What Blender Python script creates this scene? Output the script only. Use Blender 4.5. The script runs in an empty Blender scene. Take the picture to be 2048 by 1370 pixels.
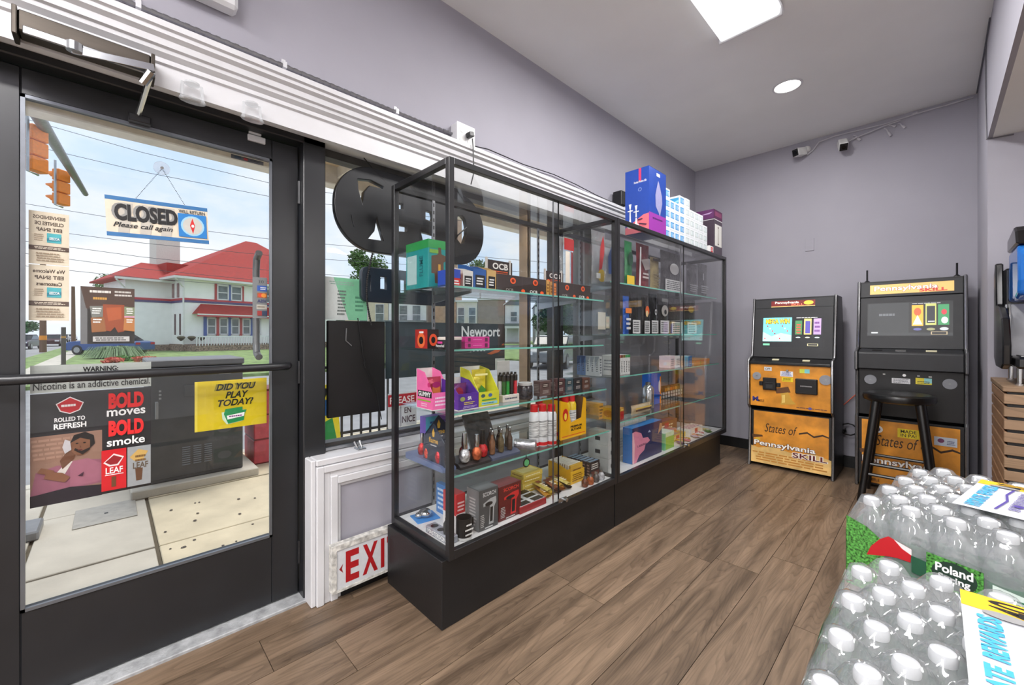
import bpy, math, random
from mathutils import Vector
random.seed(7)
PI = math.pi
SC = bpy.context.scene
COL = SC.collection

# ---------------------------------------------------------------- camera, light, exposure
CAM_H, FOC, HOR = 1.17, 825.0, 668.0
YAW = math.radians(45.75)
cam_data = bpy.data.cameras.new('camera')
cam_data.sensor_width = 36.0
cam_data.lens = FOC / 2048 * 36.0
cam_data.shift_y = -(685.0 - HOR) / 2048
cam_data.clip_start = 0.02
cam_data.clip_end = 500
CAM = bpy.data.objects.new('camera', cam_data)
COL.objects.link(CAM)
CAM.location = (0, 0, CAM_H)
CAM.rotation_euler = (PI / 2, 0, YAW)
SC.camera = CAM
SC.view_settings.view_transform = 'Standard'
SC.view_settings.look = 'None'
SC.view_settings.gamma = 1
SC.view_settings.exposure = 0.0
SC.view_settings.use_curve_mapping = False
SC.cycles.transparent_max_bounces = 40
SC.cycles.max_bounces = 10
SC.cycles.diffuse_bounces = 4
SC.cycles.glossy_bounces = 4
SC.cycles.sample_clamp_indirect = 6.0

def lin(c):
    return tuple(((v / 255) / 12.92 if v / 255 <= .04045 else ((v / 255 + .055) / 1.055) ** 2.4) for v in c)

# sky: pale blue with soft white cloud
W = bpy.data.worlds.new('sky')
SC.world = W
W.use_nodes = True
nt = W.node_tree
nt.nodes.clear()
_o = nt.nodes.new('ShaderNodeOutputWorld')
_b = nt.nodes.new('ShaderNodeBackground')
_b.inputs['Strength'].default_value = 1.15
_tc = nt.nodes.new('ShaderNodeTexCoord')
_n = nt.nodes.new('ShaderNodeTexNoise')
_n.inputs['Scale'].default_value = 2.6
_n.inputs['Detail'].default_value = 6
_n.inputs['Roughness'].default_value = .55
_mp = nt.nodes.new('ShaderNodeMapping')
_mp.inputs['Scale'].default_value = (1, 1, 2.2)
_r = nt.nodes.new('ShaderNodeValToRGB')
_r.color_ramp.elements[0].position = .40
_r.color_ramp.elements[1].position = .62
_r.color_ramp.elements[0].color = (.60, .76, .98, 1)
_r.color_ramp.elements[1].color = (.93, .94, .97, 1)
nt.links.new(_tc.outputs['Generated'], _mp.inputs['Vector'])
nt.links.new(_mp.outputs['Vector'], _n.inputs['Vector'])
nt.links.new(_n.outputs['Fac'], _r.inputs['Fac'])
nt.links.new(_r.outputs['Color'], _b.inputs['Color'])
nt.links.new(_b.outputs['Background'], _o.inputs['Surface'])

_sd = bpy.data.lights.new('sun', 'SUN')
_sd.energy = 2.4
_sd.angle = math.radians(25)
_sd.color = (1.0, .95, .88)
_so = bpy.data.objects.new('sun', _sd)
COL.objects.link(_so)
_so.rotation_euler = Vector((.25, -.2, -.95)).to_track_quat('-Z', 'Y').to_euler()

# ---------------------------------------------------------------- materials
MATS = {}
def _bsdf(name):
    m = bpy.data.materials.new(name)
    m.use_nodes = True
    return m, m.node_tree, m.node_tree.nodes['Principled BSDF']

def M(name, rgb, rough=.5, metal=0., noise=.06, scale=18., bump=0., emit=0., spec=.5, stretch=None, bscale=None):
    """procedural principled material: colour broken up by noise, optional fine relief"""
    if name in MATS:
        return MATS[name]
    m, t, b = _bsdf(name)
    c = lin(rgb)
    tc = t.nodes.new('ShaderNodeTexCoord')
    n = t.nodes.new('ShaderNodeTexNoise')
    n.inputs['Scale'].default_value = scale
    n.inputs['Detail'].default_value = 4
    src = tc.outputs['Object']
    if stretch:
        mp = t.nodes.new('ShaderNodeMapping')
        mp.inputs['Scale'].default_value = stretch
        t.links.new(src, mp.inputs['Vector'])
        src = mp.outputs['Vector']
    t.links.new(src, n.inputs['Vector'])
    r = t.nodes.new('ShaderNodeValToRGB')
    r.color_ramp.elements[0].position = .3
    r.color_ramp.elements[1].position = .7
    r.color_ramp.elements[0].color = tuple(max(0, v * (1 - noise * 1.6)) for v in c) + (1,)
    r.color_ramp.elements[1].color = tuple(min(1, v * (1 + noise)) for v in c) + (1,)
    t.links.new(n.outputs['Fac'], r.inputs['Fac'])
    t.links.new(r.outputs['Color'], b.inputs['Base Color'])
    b.inputs['Roughness'].default_value = rough
    b.inputs['Metallic'].default_value = metal
    b.inputs['Specular IOR Level'].default_value = spec
    if bump:
        n2 = t.nodes.new('ShaderNodeTexNoise')
        n2.inputs['Scale'].default_value = bscale or scale * 4
        n2.inputs['Detail'].default_value = 5
        t.links.new(src, n2.inputs['Vector'])
        bp = t.nodes.new('ShaderNodeBump')
        bp.inputs['Strength'].default_value = bump
        bp.inputs['Distance'].default_value = .01
        t.links.new(n2.outputs['Fac'], bp.inputs['Height'])
        t.links.new(bp.outputs['Normal'], b.inputs['Normal'])
    if emit:
        t.links.new(r.outputs['Color'], b.inputs['Emission Color'])
        b.inputs['Emission Strength'].default_value = emit
    MATS[name] = m
    return m

def K(rgb, rough=.45):
    """ink / plain coloured card"""
    return M('ink_%d_%d_%d_%d' % (*rgb, int(rough * 100)), rgb, rough, noise=.03, scale=60)

def GL(rgb, e=.9):
    """lit screen ink"""
    return M('lit_%d_%d_%d' % tuple(rgb), rgb, .35, noise=.02, emit=e)

def glassmat(name, tint=(.985, .992, .99), refl=.04, gain=.96, rough=0., haze=0., hazecol=(.8, .82, .85), bump=0., bscale=30):
    """thin clear sheet: transparent, with Schlick reflection and optional milky haze"""
    if name in MATS:
        return MATS[name]
    m = bpy.data.materials.new(name)
    m.use_nodes = True
    t = m.node_tree
    t.nodes.clear()
    o = t.nodes.new('ShaderNodeOutputMaterial')
    tr = t.nodes.new('ShaderNodeBsdfTransparent')
    tr.inputs['Color'].default_value = (*tint, 1)
    gl = t.nodes.new('ShaderNodeBsdfGlossy')
    gl.inputs['Roughness'].default_value = rough
    lw = t.nodes.new('ShaderNodeLayerWeight')
    lw.inputs['Blend'].default_value = .5
    p = t.nodes.new('ShaderNodeMath'); p.operation = 'POWER'; p.inputs[1].default_value = 5
    q = t.nodes.new('ShaderNodeMath'); q.operation = 'MULTIPLY_ADD'; q.inputs[1].default_value = gain; q.inputs[2].default_value = refl
    t.links.new(lw.outputs['Facing'], p.inputs[0])
    t.links.new(p.outputs[0], q.inputs[0])
    mx = t.nodes.new('ShaderNodeMixShader')
    t.links.new(q.outputs[0], mx.inputs['Fac'])
    base = tr.outputs['BSDF']
    if haze:
        d = t.nodes.new('ShaderNodeBsdfDiffuse'); d.inputs['Color'].default_value = (*hazecol, 1)
        h = t.nodes.new('ShaderNodeMixShader'); h.inputs['Fac'].default_value = haze
        t.links.new(base, h.inputs[1]); t.links.new(d.outputs['BSDF'], h.inputs[2])
        base = h.outputs['Shader']
    t.links.new(base, mx.inputs[1])
    t.links.new(gl.outputs['BSDF'], mx.inputs[2])
    if bump:
        tc = t.nodes.new('ShaderNodeTexCoord')
        n = t.nodes.new('ShaderNodeTexNoise'); n.inputs['Scale'].default_value = bscale; n.inputs['Detail'].default_value = 3
        bp = t.nodes.new('ShaderNodeBump'); bp.inputs['Strength'].default_value = bump; bp.inputs['Distance'].default_value = .01
        t.links.new(tc.outputs['Object'], n.inputs['Vector'])
        t.links.new(n.outputs['Fac'], bp.inputs['Height'])
        t.links.new(bp.outputs['Normal'], gl.inputs['Normal'])
        t.links.new(bp.outputs['Normal'], lw.inputs['Normal'])
    t.links.new(mx.outputs['Shader'], o.inputs['Surface'])
    MATS[name] = m
    return m

def wood(name, c1, c2, axis='Y', rough=.45, sc=1.0):
    """long grained wood, different on every board (object random)"""
    if name in MATS:
        return MATS[name]
    m, t, b = _bsdf(name)
    tc = t.nodes.new('ShaderNodeTexCoord')
    oi = t.nodes.new('ShaderNodeObjectInfo')
    mp = t.nodes.new('ShaderNodeMapping')
    s = {'Y': (9, .8, 9), 'X': (.8, 9, 9), 'Z': (9, 9, .8)}[axis]
    mp.inputs['Scale'].default_value = tuple(v * sc for v in s)
    ad = t.nodes.new('ShaderNodeVectorMath'); ad.operation = 'ADD'
    ml = t.nodes.new('ShaderNodeVectorMath'); ml.operation = 'SCALE'; ml.inputs[0].default_value = (13.7, 7.1, 3.3)
    t.links.new(oi.outputs['Random'], ml.inputs['Scale'])
    t.links.new(tc.outputs['Object'], ad.inputs[0])
    t.links.new(ml.outputs['Vector'], ad.inputs[1])
    t.links.new(ad.outputs['Vector'], mp.inputs['Vector'])
    n = t.nodes.new('ShaderNodeTexNoise'); n.inputs['Scale'].default_value = 1.2; n.inputs['Detail'].default_value = 7
    n.inputs['Roughness'].default_value = .62; n.inputs['Distortion'].default_value = .6
    t.links.new(mp.outputs['Vector'], n.inputs['Vector'])
    # cathedral grain: rings of a slowly varying noise
    mp2 = t.nodes.new('ShaderNodeMapping')
    mp2.inputs['Scale'].default_value = tuple(v * sc * .42 for v in s)
    t.links.new(ad.outputs['Vector'], mp2.inputs['Vector'])
    n2 = t.nodes.new('ShaderNodeTexNoise'); n2.inputs['Scale'].default_value = 1.0; n2.inputs['Detail'].default_value = 1.5
    t.links.new(mp2.outputs['Vector'], n2.inputs['Vector'])
    rg = t.nodes.new('ShaderNodeMath'); rg.operation = 'MULTIPLY'; rg.inputs[1].default_value = 40
    fr = t.nodes.new('ShaderNodeMath'); fr.operation = 'FRACT'
    t.links.new(n2.outputs['Fac'], rg.inputs[0]); t.links.new(rg.outputs[0], fr.inputs[0])
    rr = t.nodes.new('ShaderNodeValToRGB')
    rr.color_ramp.elements[0].position = 0; rr.color_ramp.elements[0].color = (.52, .50, .48, 1)
    rr.color_ramp.elements[1].position = .4; rr.color_ramp.elements[1].color = (1, 1, 1, 1)
    t.links.new(fr.outputs[0], rr.inputs['Fac'])
    r = t.nodes.new('ShaderNodeValToRGB')
    r.color_ramp.elements[0].position = .3; r.color_ramp.elements[0].color = (*lin(c1), 1)
    r.color_ramp.elements[1].position = .7; r.color_ramp.elements[1].color = (*lin(c2), 1)
    t.links.new(n.outputs['Fac'], r.inputs['Fac'])
    mm = t.nodes.new('ShaderNodeMix'); mm.data_type = 'RGBA'; mm.blend_type = 'MULTIPLY'; mm.inputs['Factor'].default_value = .55
    t.links.new(r.outputs['Color'], mm.inputs['A']); t.links.new(rr.outputs['Color'], mm.inputs['B'])
    hv = t.nodes.new('ShaderNodeHueSaturation')
    va = t.nodes.new('ShaderNodeMath'); va.operation = 'MULTIPLY_ADD'; va.inputs[1].default_value = .22; va.inputs[2].default_value = .89
    t.links.new(oi.outputs['Random'], va.inputs[0]); t.links.new(va.outputs[0], hv.inputs['Value'])
    t.links.new(mm.outputs['Result'], hv.inputs['Color'])
    t.links.new(hv.outputs['Color'], b.inputs['Base Color'])
    b.inputs['Roughness'].default_value = rough
    bp = t.nodes.new('ShaderNodeBump'); bp.inputs['Strength'].default_value = .12; bp.inputs['Distance'].default_value = .003
    t.links.new(n.outputs['Fac'], bp.inputs['Height']); t.links.new(bp.outputs['Normal'], b.inputs['Normal'])
    MATS[name] = m
    return m

# ---------------------------------------------------------------- mesh building
class MB:
    def __init__(s):
        s.v = []; s.f = []; s.m = []
    def add(s, vs, fs, m=0):
        o = len(s.v)
        s.v += [tuple(p) for p in vs]
        s.f += [tuple(i + o for i in f) for f in fs]
        s.m += [m] * len(fs)
        return s
    def box(s, x0, y0, z0, x1, y1, z1, m=0):
        if x0 > x1: x0, x1 = x1, x0
        if y0 > y1: y0, y1 = y1, y0
        if z0 > z1: z0, z1 = z1, z0
        return s.add([(x0, y0, z0), (x1, y0, z0), (x1, y1, z0), (x0, y1, z0), (x0, y0, z1), (x1, y0, z1), (x1, y1, z1), (x0, y1, z1)],
                     [(0, 3, 2, 1), (4, 5, 6, 7), (0, 1, 5, 4), (1, 2, 6, 5), (2, 3, 7, 6), (3, 0, 4, 7)], m)
    def obox(s, c, ax, ay, az, m=0):
        """oriented box: centre and three half-axis vectors"""
        c, ax, ay, az = map(Vector, (c, ax, ay, az))
        vs = [c + ax * i + ay * j + az * k for k in (-1, 1) for i, j in ((-1, -1), (1, -1), (1, 1), (-1, 1))]
        return s.add(vs, [(0, 3, 2, 1), (4, 5, 6, 7), (0, 1, 5, 4), (1, 2, 6, 5), (2, 3, 7, 6), (3, 0, 4, 7)], m)
    def prism(s, pts, axis, a0, a1, m=0):
        """extrude a 2D outline. axis x: pts (y,z); y: pts (x,z); z: pts (x,y)"""
        n = len(pts)
        def P(p, a):
            return {'x': (a, p[0], p[1]), 'y': (p[0], a, p[1]), 'z': (p[0], p[1], a)}[axis]
        ar = sum(pts[i][0] * pts[(i + 1) % n][1] - pts[(i + 1) % n][0] * pts[i][1] for i in range(n))
        if (ar < 0) != (axis == 'y'):
            pts = pts[::-1]
        if a0 > a1: a0, a1 = a1, a0
        vs = [P(p, a0) for p in pts] + [P(p, a1) for p in pts]
        fs = [tuple(range(n))[::-1], tuple(range(n, 2 * n))] + [(i, (i + 1) % n, n + (i + 1) % n, n + i) for i in range(n)]
        return s.add(vs, fs, m)
    def lathe(s, prof, c=(0, 0, 0), n=16, m=0, cap=True, sx=1., sy=1.):
        vs = []; fs = []
        k = len(prof)
        for r, z in prof:
            for i in range(n):
                a = 2 * PI * i / n
                vs.append((c[0] + r * sx * math.cos(a), c[1] + r * sy * math.sin(a), c[2] + z))
        for j in range(k - 1):
            for i in range(n):
                fs.append((j * n + i, j * n + (i + 1) % n, (j + 1) * n + (i + 1) % n, (j + 1) * n + i))
        if cap:
            fs.append(tuple(range(n))[::-1]); fs.append(tuple((k - 1) * n + i for i in range(n)))
        return s.add(vs, fs, m)
    def tube(s, pts, r, n=8, m=0, r2=None):
        pts = [Vector(p) for p in pts]
        vs = []; fs = []
        K_ = len(pts)
        up = None
        for i, p in enumerate(pts):
            d = (pts[min(i + 1, K_ - 1)] - pts[max(i - 1, 0)]).normalized()
            if up is None:
                up = Vector((0, 0, 1)) if abs(d.z) < .9 else Vector((1, 0, 0))
            a = d.cross(up).normalized(); b = a.cross(d).normalized(); up = b
            rr = r if r2 is None else r + (r2 - r) * i / (K_ - 1)
            for j in range(n):
                t = 2 * PI * j / n
                vs.append(p + a * (rr * math.cos(t)) + b * (rr * math.sin(t)))
        for i in range(K_ - 1):
            for j in range(n):
                fs.append((i * n + (j + 1) % n, i * n + j, (i + 1) * n + j, (i + 1) * n + (j + 1) % n))
        fs.append(tuple(range(n))); fs.append(tuple((K_ - 1) * n + j for j in range(n))[::-1])
        return s.add(vs, fs, m)
    def ball(s, c, rx, ry, rz, n=12, k=7, m=0):
        prof = [(math.sin(PI * i / k), -math.cos(PI * i / k)) for i in range(k + 1)]
        vs = []; fs = []
        for r, z in prof:
            for i in range(n):
                a = 2 * PI * i / n
                vs.append((c[0] + max(r, 1e-4) * rx * math.cos(a), c[1] + max(r, 1e-4) * ry * math.sin(a), c[2] + z * rz))
        for j in range(k):
            for i in range(n):
                fs.append((j * n + i, j * n + (i + 1) % n, (j + 1) * n + (i + 1) % n, (j + 1) * n + i))
        return s.add(vs, fs, m)
    def quad(s, a, b, c, d, m=0):
        return s.add([a, b, c, d], [(0, 1, 2, 3)], m)
    def build(s, name, mats, parent=None, smooth=False, bev=0, seg=1):
        me = bpy.data.meshes.new(name)
        me.from_pydata(s.v, [], s.f)
        if not isinstance(mats, (list, tuple)): mats = [mats]
        for x in mats: me.materials.append(x)
        me.polygons.foreach_set('material_index', s.m)
        if smooth:
            me.polygons.foreach_set('use_smooth', [True] * len(me.polygons))
            try: me.set_sharp_from_angle(angle=math.radians(smooth if smooth is not True else 40))
            except Exception: pass
        me.update()
        o = bpy.data.objects.new(name, me)
        COL.objects.link(o)
        if parent: o.parent = parent
        if bev:
            b = o.modifiers.new('bevel', 'BEVEL'); b.width = bev; b.segments = seg; b.limit_method = 'ANGLE'; b.angle_limit = math.radians(35)
        return o

def tag(o, label, cat, group=None):
    o['label'] = label; o['category'] = cat
    if group: o['group'] = group
    return o
def thing(name, label, cat, loc=(0, 0, 0), rz=0, group=None):
    o = bpy.data.objects.new(name, None); COL.objects.link(o)
    o.location = loc; o.rotation_euler = (0, 0, math.radians(rz)); o.empty_display_size = .05
    return tag(o, label, cat, group)
def struct(o):
    o['kind'] = 'structure'
    return o
def sbox(name, mat, *b, parent=None, bev=0):
    o = MB().box(*b).build(name, mat, parent, bev=bev)
    return o if parent else struct(o)
def pbox(name, mat, parent, *b, bev=0):
    return MB().box(*b).build(name, mat, parent, bev=bev)
def dup(root, loc, rz=None, label=None):
    r = root.copy(); COL.objects.link(r); r.location = loc
    if rz is not None: r.rotation_euler = (0, 0, math.radians(rz))
    if label: r['label'] = label
    for ch in list(root.children):
        c = ch.copy(); COL.objects.link(c); c.parent = r
        for g in list(ch.children):
            d = g.copy(); COL.objects.link(d); d.parent = c
    return r

# a measured direction of the survey camera -> a point of the room / street
_F = (-math.sin(YAW), math.cos(YAW)); _R = (math.cos(YAW), math.sin(YAW))
def _ray(u, v):
    l = (u - 1024) / FOC
    return (_F[0] + _R[0] * l, _F[1] + _R[1] * l, (HOR - v) / FOC)
def _at(u, v, t):
    r = _ray(u, v)
    return (t * r[0], t * r[1], CAM_H + t * r[2])
def onx(u, v, x): return _at(u, v, x / _ray(u, v)[0])
def ony(u, v, y): return _at(u, v, y / _ray(u, v)[1])
def onz(u, v, z): return _at(u, v, (z - CAM_H) / _ray(u, v)[2])
def dp(u, v, d): return _at(u, v, d)

# ---------------------------------------------------------------- flat print
_TX = {}
def textmesh(s, bold=0., shear=0.):
    k = (s, bold, shear)
    if k in _TX: return _TX[k]
    c = bpy.data.curves.new('t', 'FONT'); c.body = s; c.fill_mode = 'FRONT'; c.resolution_u = 3; c.offset = bold; c.shear = shear
    o = bpy.data.objects.new('t', c)
    me = o.to_mesh()
    vs = [(v.co.x, v.co.y) for v in me.vertices]; fs = [tuple(p.vertices) for p in me.polygons]
    o.to_mesh_clear(); bpy.data.objects.remove(o); bpy.data.curves.remove(c)
    if vs:
        x0 = min(p[0] for p in vs); x1 = max(p[0] for p in vs); y0 = min(p[1] for p in vs); y1 = max(p[1] for p in vs)
        vs = [((p[0] - x0) / max(x1 - x0, 1e-6), (p[1] - y0) / max(y1 - y0, 1e-6)) for p in vs]
    _TX[k] = (vs, fs)
    return _TX[k]

def prints(name, parent, origin, U, V, w, h, items, eps=.0005, step=.00025, mk=K):
    """flat print on a face: items in 0..1 face coordinates, later items lie on top"""
    origin, U, V = Vector(origin), Vector(U).normalized(), Vector(V).normalized()
    N = U.cross(V)
    b = MB(); mats = []; idx = {}
    def mi(col):
        if col not in idx:
            idx[col] = len(mats); mats.append(col if not isinstance(col, tuple) else mk(col))
        return idx[col]
    def P(x, y, e): return origin + U * (x * w) + V * (y * h) + N * e
    e = eps
    for it in items:
        k = it[0]
        if k == 'r':
            _, x0, y0, x1, y1, c = it
            b.add([P(x0, y0, e), P(x1, y0, e), P(x1, y1, e), P(x0, y1, e)], [(0, 1, 2, 3)], mi(c))
        elif k == 'p':
            _, pts, c = it
            ar = sum(pts[i][0] * pts[(i + 1) % len(pts)][1] - pts[(i + 1) % len(pts)][0] * pts[i][1] for i in range(len(pts)))
            if ar < 0: pts = pts[::-1]
            b.add([P(x, y, e) for x, y in pts], [tuple(range(len(pts)))], mi(c))
        elif k == 'e':
            _, cx, cy, rx, ry, c = it
            b.add([P(cx + rx * math.cos(2 * PI * i / 20), cy + ry * math.sin(2 * PI * i / 20), e) for i in range(20)], [tuple(range(20))], mi(c))
        elif k == 't':
            _, s, x0, y0, x1, y1, c = it[:7]
            op = it[7] if len(it) > 7 else {}
            vs, fs = textmesh(s, op.get('bold', .012), op.get('shear', 0))
            mir = op.get('mirror'); tilt = op.get('tilt', 0); vert = op.get('vert')
            def T(p):
                x, y = p
                if mir: x = 1 - x
                if vert: x, y = (1 - y, x) if vert == 1 else (y, 1 - x)
                return P(x0 + (x1 - x0) * x, y0 + (y1 - y0) * y + tilt * x, e)
            vs2 = [T(p) for p in vs]
            fs2 = [f[::-1] for f in fs] if mir else fs
            b.add(vs2, fs2, mi(c))
        elif k == 'l':
            _, x0, y0, x1, y1, n, c = it
            rs = random.Random(int((x0 + y0 * 3 + x1 * 7) * 1000) + n)
            dy = (y1 - y0) / n
            for i in range(n):
                x = x0 + (x1 - x0) * rs.uniform(0, .08); xe = x1 - (x1 - x0) * rs.uniform(0, .22)
                while x < xe:
                    x2 = min(xe, x + (x1 - x0) * rs.uniform(.06, .2))
                    b.add([P(x, y0 + dy * (i + .25), e), P(x2, y0 + dy * (i + .25), e), P(x2, y0 + dy * (i + .75), e), P(x, y0 + dy * (i + .75), e)], [(0, 1, 2, 3)], mi(c))
                    x = x2 + (x1 - x0) * .02
        e += step
    return b.build(name, mats, parent)

# ================================================================ THE ROOM
LILAC = M('lilac_wall_paint', (164, 162, 172), .75, noise=.02, scale=3, bump=.03, bscale=220)
CEIL = M('white_ceiling_paint', (240, 240, 240), .8, noise=.015, scale=3, bump=.03, bscale=160)
WHITE = M('white_gloss_trim', (216, 216, 219), .36, noise=.02, scale=12, bump=.03, bscale=30)
BLACKAL = M('black_anodised_aluminium', (34, 35, 38), .32, metal=.0, noise=.10, scale=6, spec=.6)
BLACKP = M('black_plastic', (22, 22, 24), .38, noise=.08)
BLACKB = M('black_base_vinyl', (18, 18, 20), .5, noise=.08)
CHROME = M('polished_steel', (200, 202, 205), .16, metal=1., noise=.04)
STEEL = M('satin_steel', (165, 167, 170), .32, metal=1., noise=.05)
GLASS = glassmat('clear_glass', (.99, .995, .993), .03)
SHELFGL = glassmat('shelf_glass', (.95, .985, .97), .05)
EDGEGL = M('green_glass_edge', (120, 190, 175), .2, noise=.05)
PLANK = wood('brown_vinyl_plank', (80, 65, 51), (140, 118, 97), 'Y', .4, 1.8)

RX0, RX1, RY0, RY1, CZ = -1.86, 3.4, -2.6, 4.65, 2.97
AX, AY, BZ = .22, 3.8, 2.35            # right stub wall, counter alcove wall, bulkhead height

floor = sbox('floor', M('dark_floor_underlay', (60, 46, 36), .8), -2.0, RY0, -.12, RX1, RY1 + .1, -.004)
# floor planks, 0.2 m wide, run towards the far wall; joints stay a little open
_pl = {}
rp = random.Random(3)
x = -2.0
row = 0
while x < RX1 - .01:
    w = .2
    y = RY0 - rp.uniform(0, 1.2)
    while y < RY1:
        y0, y1 = max(y, RY0), min(y + 1.22, RY1)
        if y1 - y0 > .02 and not (x > AX + .05 and y0 > AY) and x < 1.6:
            x0 = x
            key = round(y1 - y0, 3)
            if key not in _pl:
                _pl[key] = MB().box(.0012, .0012, -.004, w - .0012, y1 - y0 - .0012, 0).build('plank', PLANK, floor)
                o = _pl[key]
            else:
                o = _pl[key].copy(); COL.objects.link(o); o.parent = floor
            o.location = (x0, y0, 0)
        y += 1.22
    x += w
    row += 1
sbox('floor_rear', PLANK, 1.6, RY0, -.004, RX1, RY1, 0)

# left wall: above the shop front, pier beyond the windows, wall behind the door, knee wall under the windows
WY0, WY1, KZ = .70, 2.86, .60
w = MB()
w.box(-2.08, RY0, 2.06, RX0, RY1 + .1, CZ + .08)
w.box(-2.08, WY1, -.1, RX0, RY1 + .1, 2.06)
w.box(-2.08, RY0, -.1, RX0, -.42, 2.06)
w.box(-1.99, .63, 0, RX0, WY1, KZ)
struct(w.build('wall_left', LILAC))
sbox('wall_back', LILAC, -2.08, RY1, -.1, AX + .1, RY1 + .12, CZ + .08)
struct(MB().box(AX, AY, 0, AX + .1, RY1, BZ).box(AX, RY0, BZ, AX + .02, RY1, CZ).build('wall_right', LILAC))
sbox('wall_alcove', LILAC, AX + .1, AY, 0, RX1, AY + .1, BZ)
sbox('wall_side', CEIL, RX1, RY0, 0, RX1 + .1, AY + .1, CZ)  # unseen wall, white chosen to bounce more light into the room
sbox('wall_rear', CEIL, -2.08, RY0 - .1, 0, RX1 + .1, RY0, CZ + .08)  # out of view too, painted white for extra bounce light
struct(MB().box(-2.08, RY0 - .1, CZ, AX + .05, RY1 + .12, CZ + .08).build('ceiling', CEIL))
sbox('ceiling_bulkhead', CEIL, AX + .02, RY0, BZ, RX1 + .1, AY + .1, BZ + .08)
# roof over the whole shop so that no daylight leaks in
sbox('roof', M('roof_felt', (90, 88, 86), .9), -2.12, RY0 - .4, CZ + .09, RX1 + .3, RY1 + .5, CZ + .3)

# white moulding above door and windows
prof = [(-1.87, 2.01), (-1.838, 2.01), (-1.838, 2.085), (-1.828, 2.09), (-1.828, 2.105), (-1.812, 2.118), (-1.81, 2.13), (-1.80, 2.135),
        (-1.797, 2.155), (-1.782, 2.165), (-1.782, 2.178), (-1.772, 2.183), (-1.772, 2.203), (-1.87, 2.21)]
struct(MB().prism(prof, 'y', RY0, RY1 - .0).build('trim_1', WHITE))
struct(MB().box(-1.99, RY0, 2.035, -1.86, WY1, 2.062).build('trim_2', WHITE))
# knee wall casing: end board, cap, picture-frame moulding
struct(MB().box(-1.995, .612, 0, -1.852, .632, .628).box(-1.995, .632, .600, -1.845, WY1, .628).build('trim_3', WHITE, bev=.004))
cas = MB()
for k, (a, b, t) in enumerate(((.632, .662, .022), (.662, .690, .014), (.690, .722, .020), (.722, .738, .009))):
    cas.box(RX0, a, 0 if k < 3 else .0, RX0 + t, b, .598 - (a - .632) * .9)
    zz = .598 - (a - .632) * 1.0
    cas.box(RX0, b, zz - (b - a), RX0 + t, WY1, zz)
struct(cas.build('trim_4', WHITE, bev=.003))
BASEB = M('black_vinyl_baseboard', (20, 20, 22), .45, noise=.1)
sbox('baseboard_left', BASEB, RX0, .74, 0, RX0 + .012, RY1, .045)
sbox('baseboard_back', BASEB, RX0, RY1 - .012, 0, AX, RY1, .10)
sbox('baseboard_right', BASEB, AX - .012, AY, 0, AX, RY1 - .012, .10)

# ---------------------------------------------------------------- shop-front frame, door, windows
ff = MB()
ff.box(-2.07, -.42, 0, -1.93, -.312, 2.045)
ff.box(-2.07, .606, 0, -1.93, .70, 2.045)
ff.box(-2.07, -.42, 2.008, -1.93, .70, 2.06)
struct(ff.build('trim_5', BLACKAL, bev=.004))
sbox('trim_6', M('worn_painted_threshold', (168, 170, 172), .6, noise=.22, scale=25, bump=.3), -2.1, -.42, -.02, -1.915, .625, .012, bev=.003)

door = struct(MB().box(-2.035, -.305, .018, -1.985, -.20, 2.003).box(-2.035, .497, .018, -1.985, .602, 2.003)
              .box(-2.035, -.20, 1.918, -1.985, .497, 2.003).box(-2.035, -.20, .018, -1.985, .497, .302).build('door_1', BLACKAL, bev=.003))
bead = MB()
for y0, z0, y1, z1 in ((-.20, .302, -.19, 1.918), (.487, .302, .497, 1.918), (-.20, .302, .497, .312), (-.20, 1.908, .497, 1.918)):
    bead.box(-1.992, y0, z0, -1.981, y1, z1)
bead.build('glazing_bead', M('grey_glazing_bead', (120, 124, 130), .3, metal=.6), door)
pbox('door_glass', GLASS, door, -2.013, -.20, .302, -2.007, .497, 1.918)
pb = MB().tube([(-1.985, -.29, 1.032), (-1.945, -.27, 1.032), (-1.93, -.22, 1.032), (-1.93, .50, 1.032), (-1.945, .545, 1.032), (-1.985, .56, 1.032)], .016, 10)
pb.build('push_bar', BLACKAL, door, smooth=True)
MB().tube([(-2.035, .46, 1.52), (-2.075, .46, 1.50), (-2.085, .46, 1.45), (-2.085, .46, 1.13), (-2.075, .46, 1.085), (-2.035, .46, 1.07)], .014, 10).build('pull_handle', M('grey_pull_handle', (110, 112, 114), .4, metal=.4), door, smooth=True)
hg = MB()
for z in (.2, 1.0, 1.8): hg.tube([(-1.98, .604, z - .05), (-1.98, .604, z + .05)], .008, 8)
hg.build('hinge', BLACKAL, door)

# door closer on the header: body, cover plate, two arms, shoe
cl = thing('door_closer', 'bronze surface door closer with folding silver arm above the glass door', 'door closer', (-1.836, -.055, 2.03))
BRZ = M('brushed_bronze', (84, 78, 72), .42, metal=.9, noise=.12, stretch=(2, .3, 2))
pbox('body', BRZ, cl, 0, -.13, -.015, .06, .15, .045, bev=.004)
pbox('cover_plate', STEEL, cl, .058, -.12, -.022, .066, .14, .0, bev=.002)
pbox('end_bracket', BRZ, cl, -.002, -.14, -.03, .066, -.13, .05, bev=.002)
pbox('end_bracket', BRZ, cl, -.002, .15, -.03, .066, .16, .05, bev=.002)
MB().obox((.078, .065, -.016), (.004, .092, .012), (.003, 0, 0), (0, -.002, .011)).build('main_arm', CHROME, cl, bev=.001)
MB().lathe([(.018, -.012), (.018, .012)], (.075, -.02, -.02), 12).build('pivot', STEEL, cl)
MB().tube([(.085, .15, -.02), (.06, .13, -.055)], .012, 8).build('elbow', CHROME, cl)
MB().tube([(.078, .148, -.03), (-.125, .125, -.095)], .008, 8).build('forearm', CHROME, cl, smooth=True)
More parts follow.
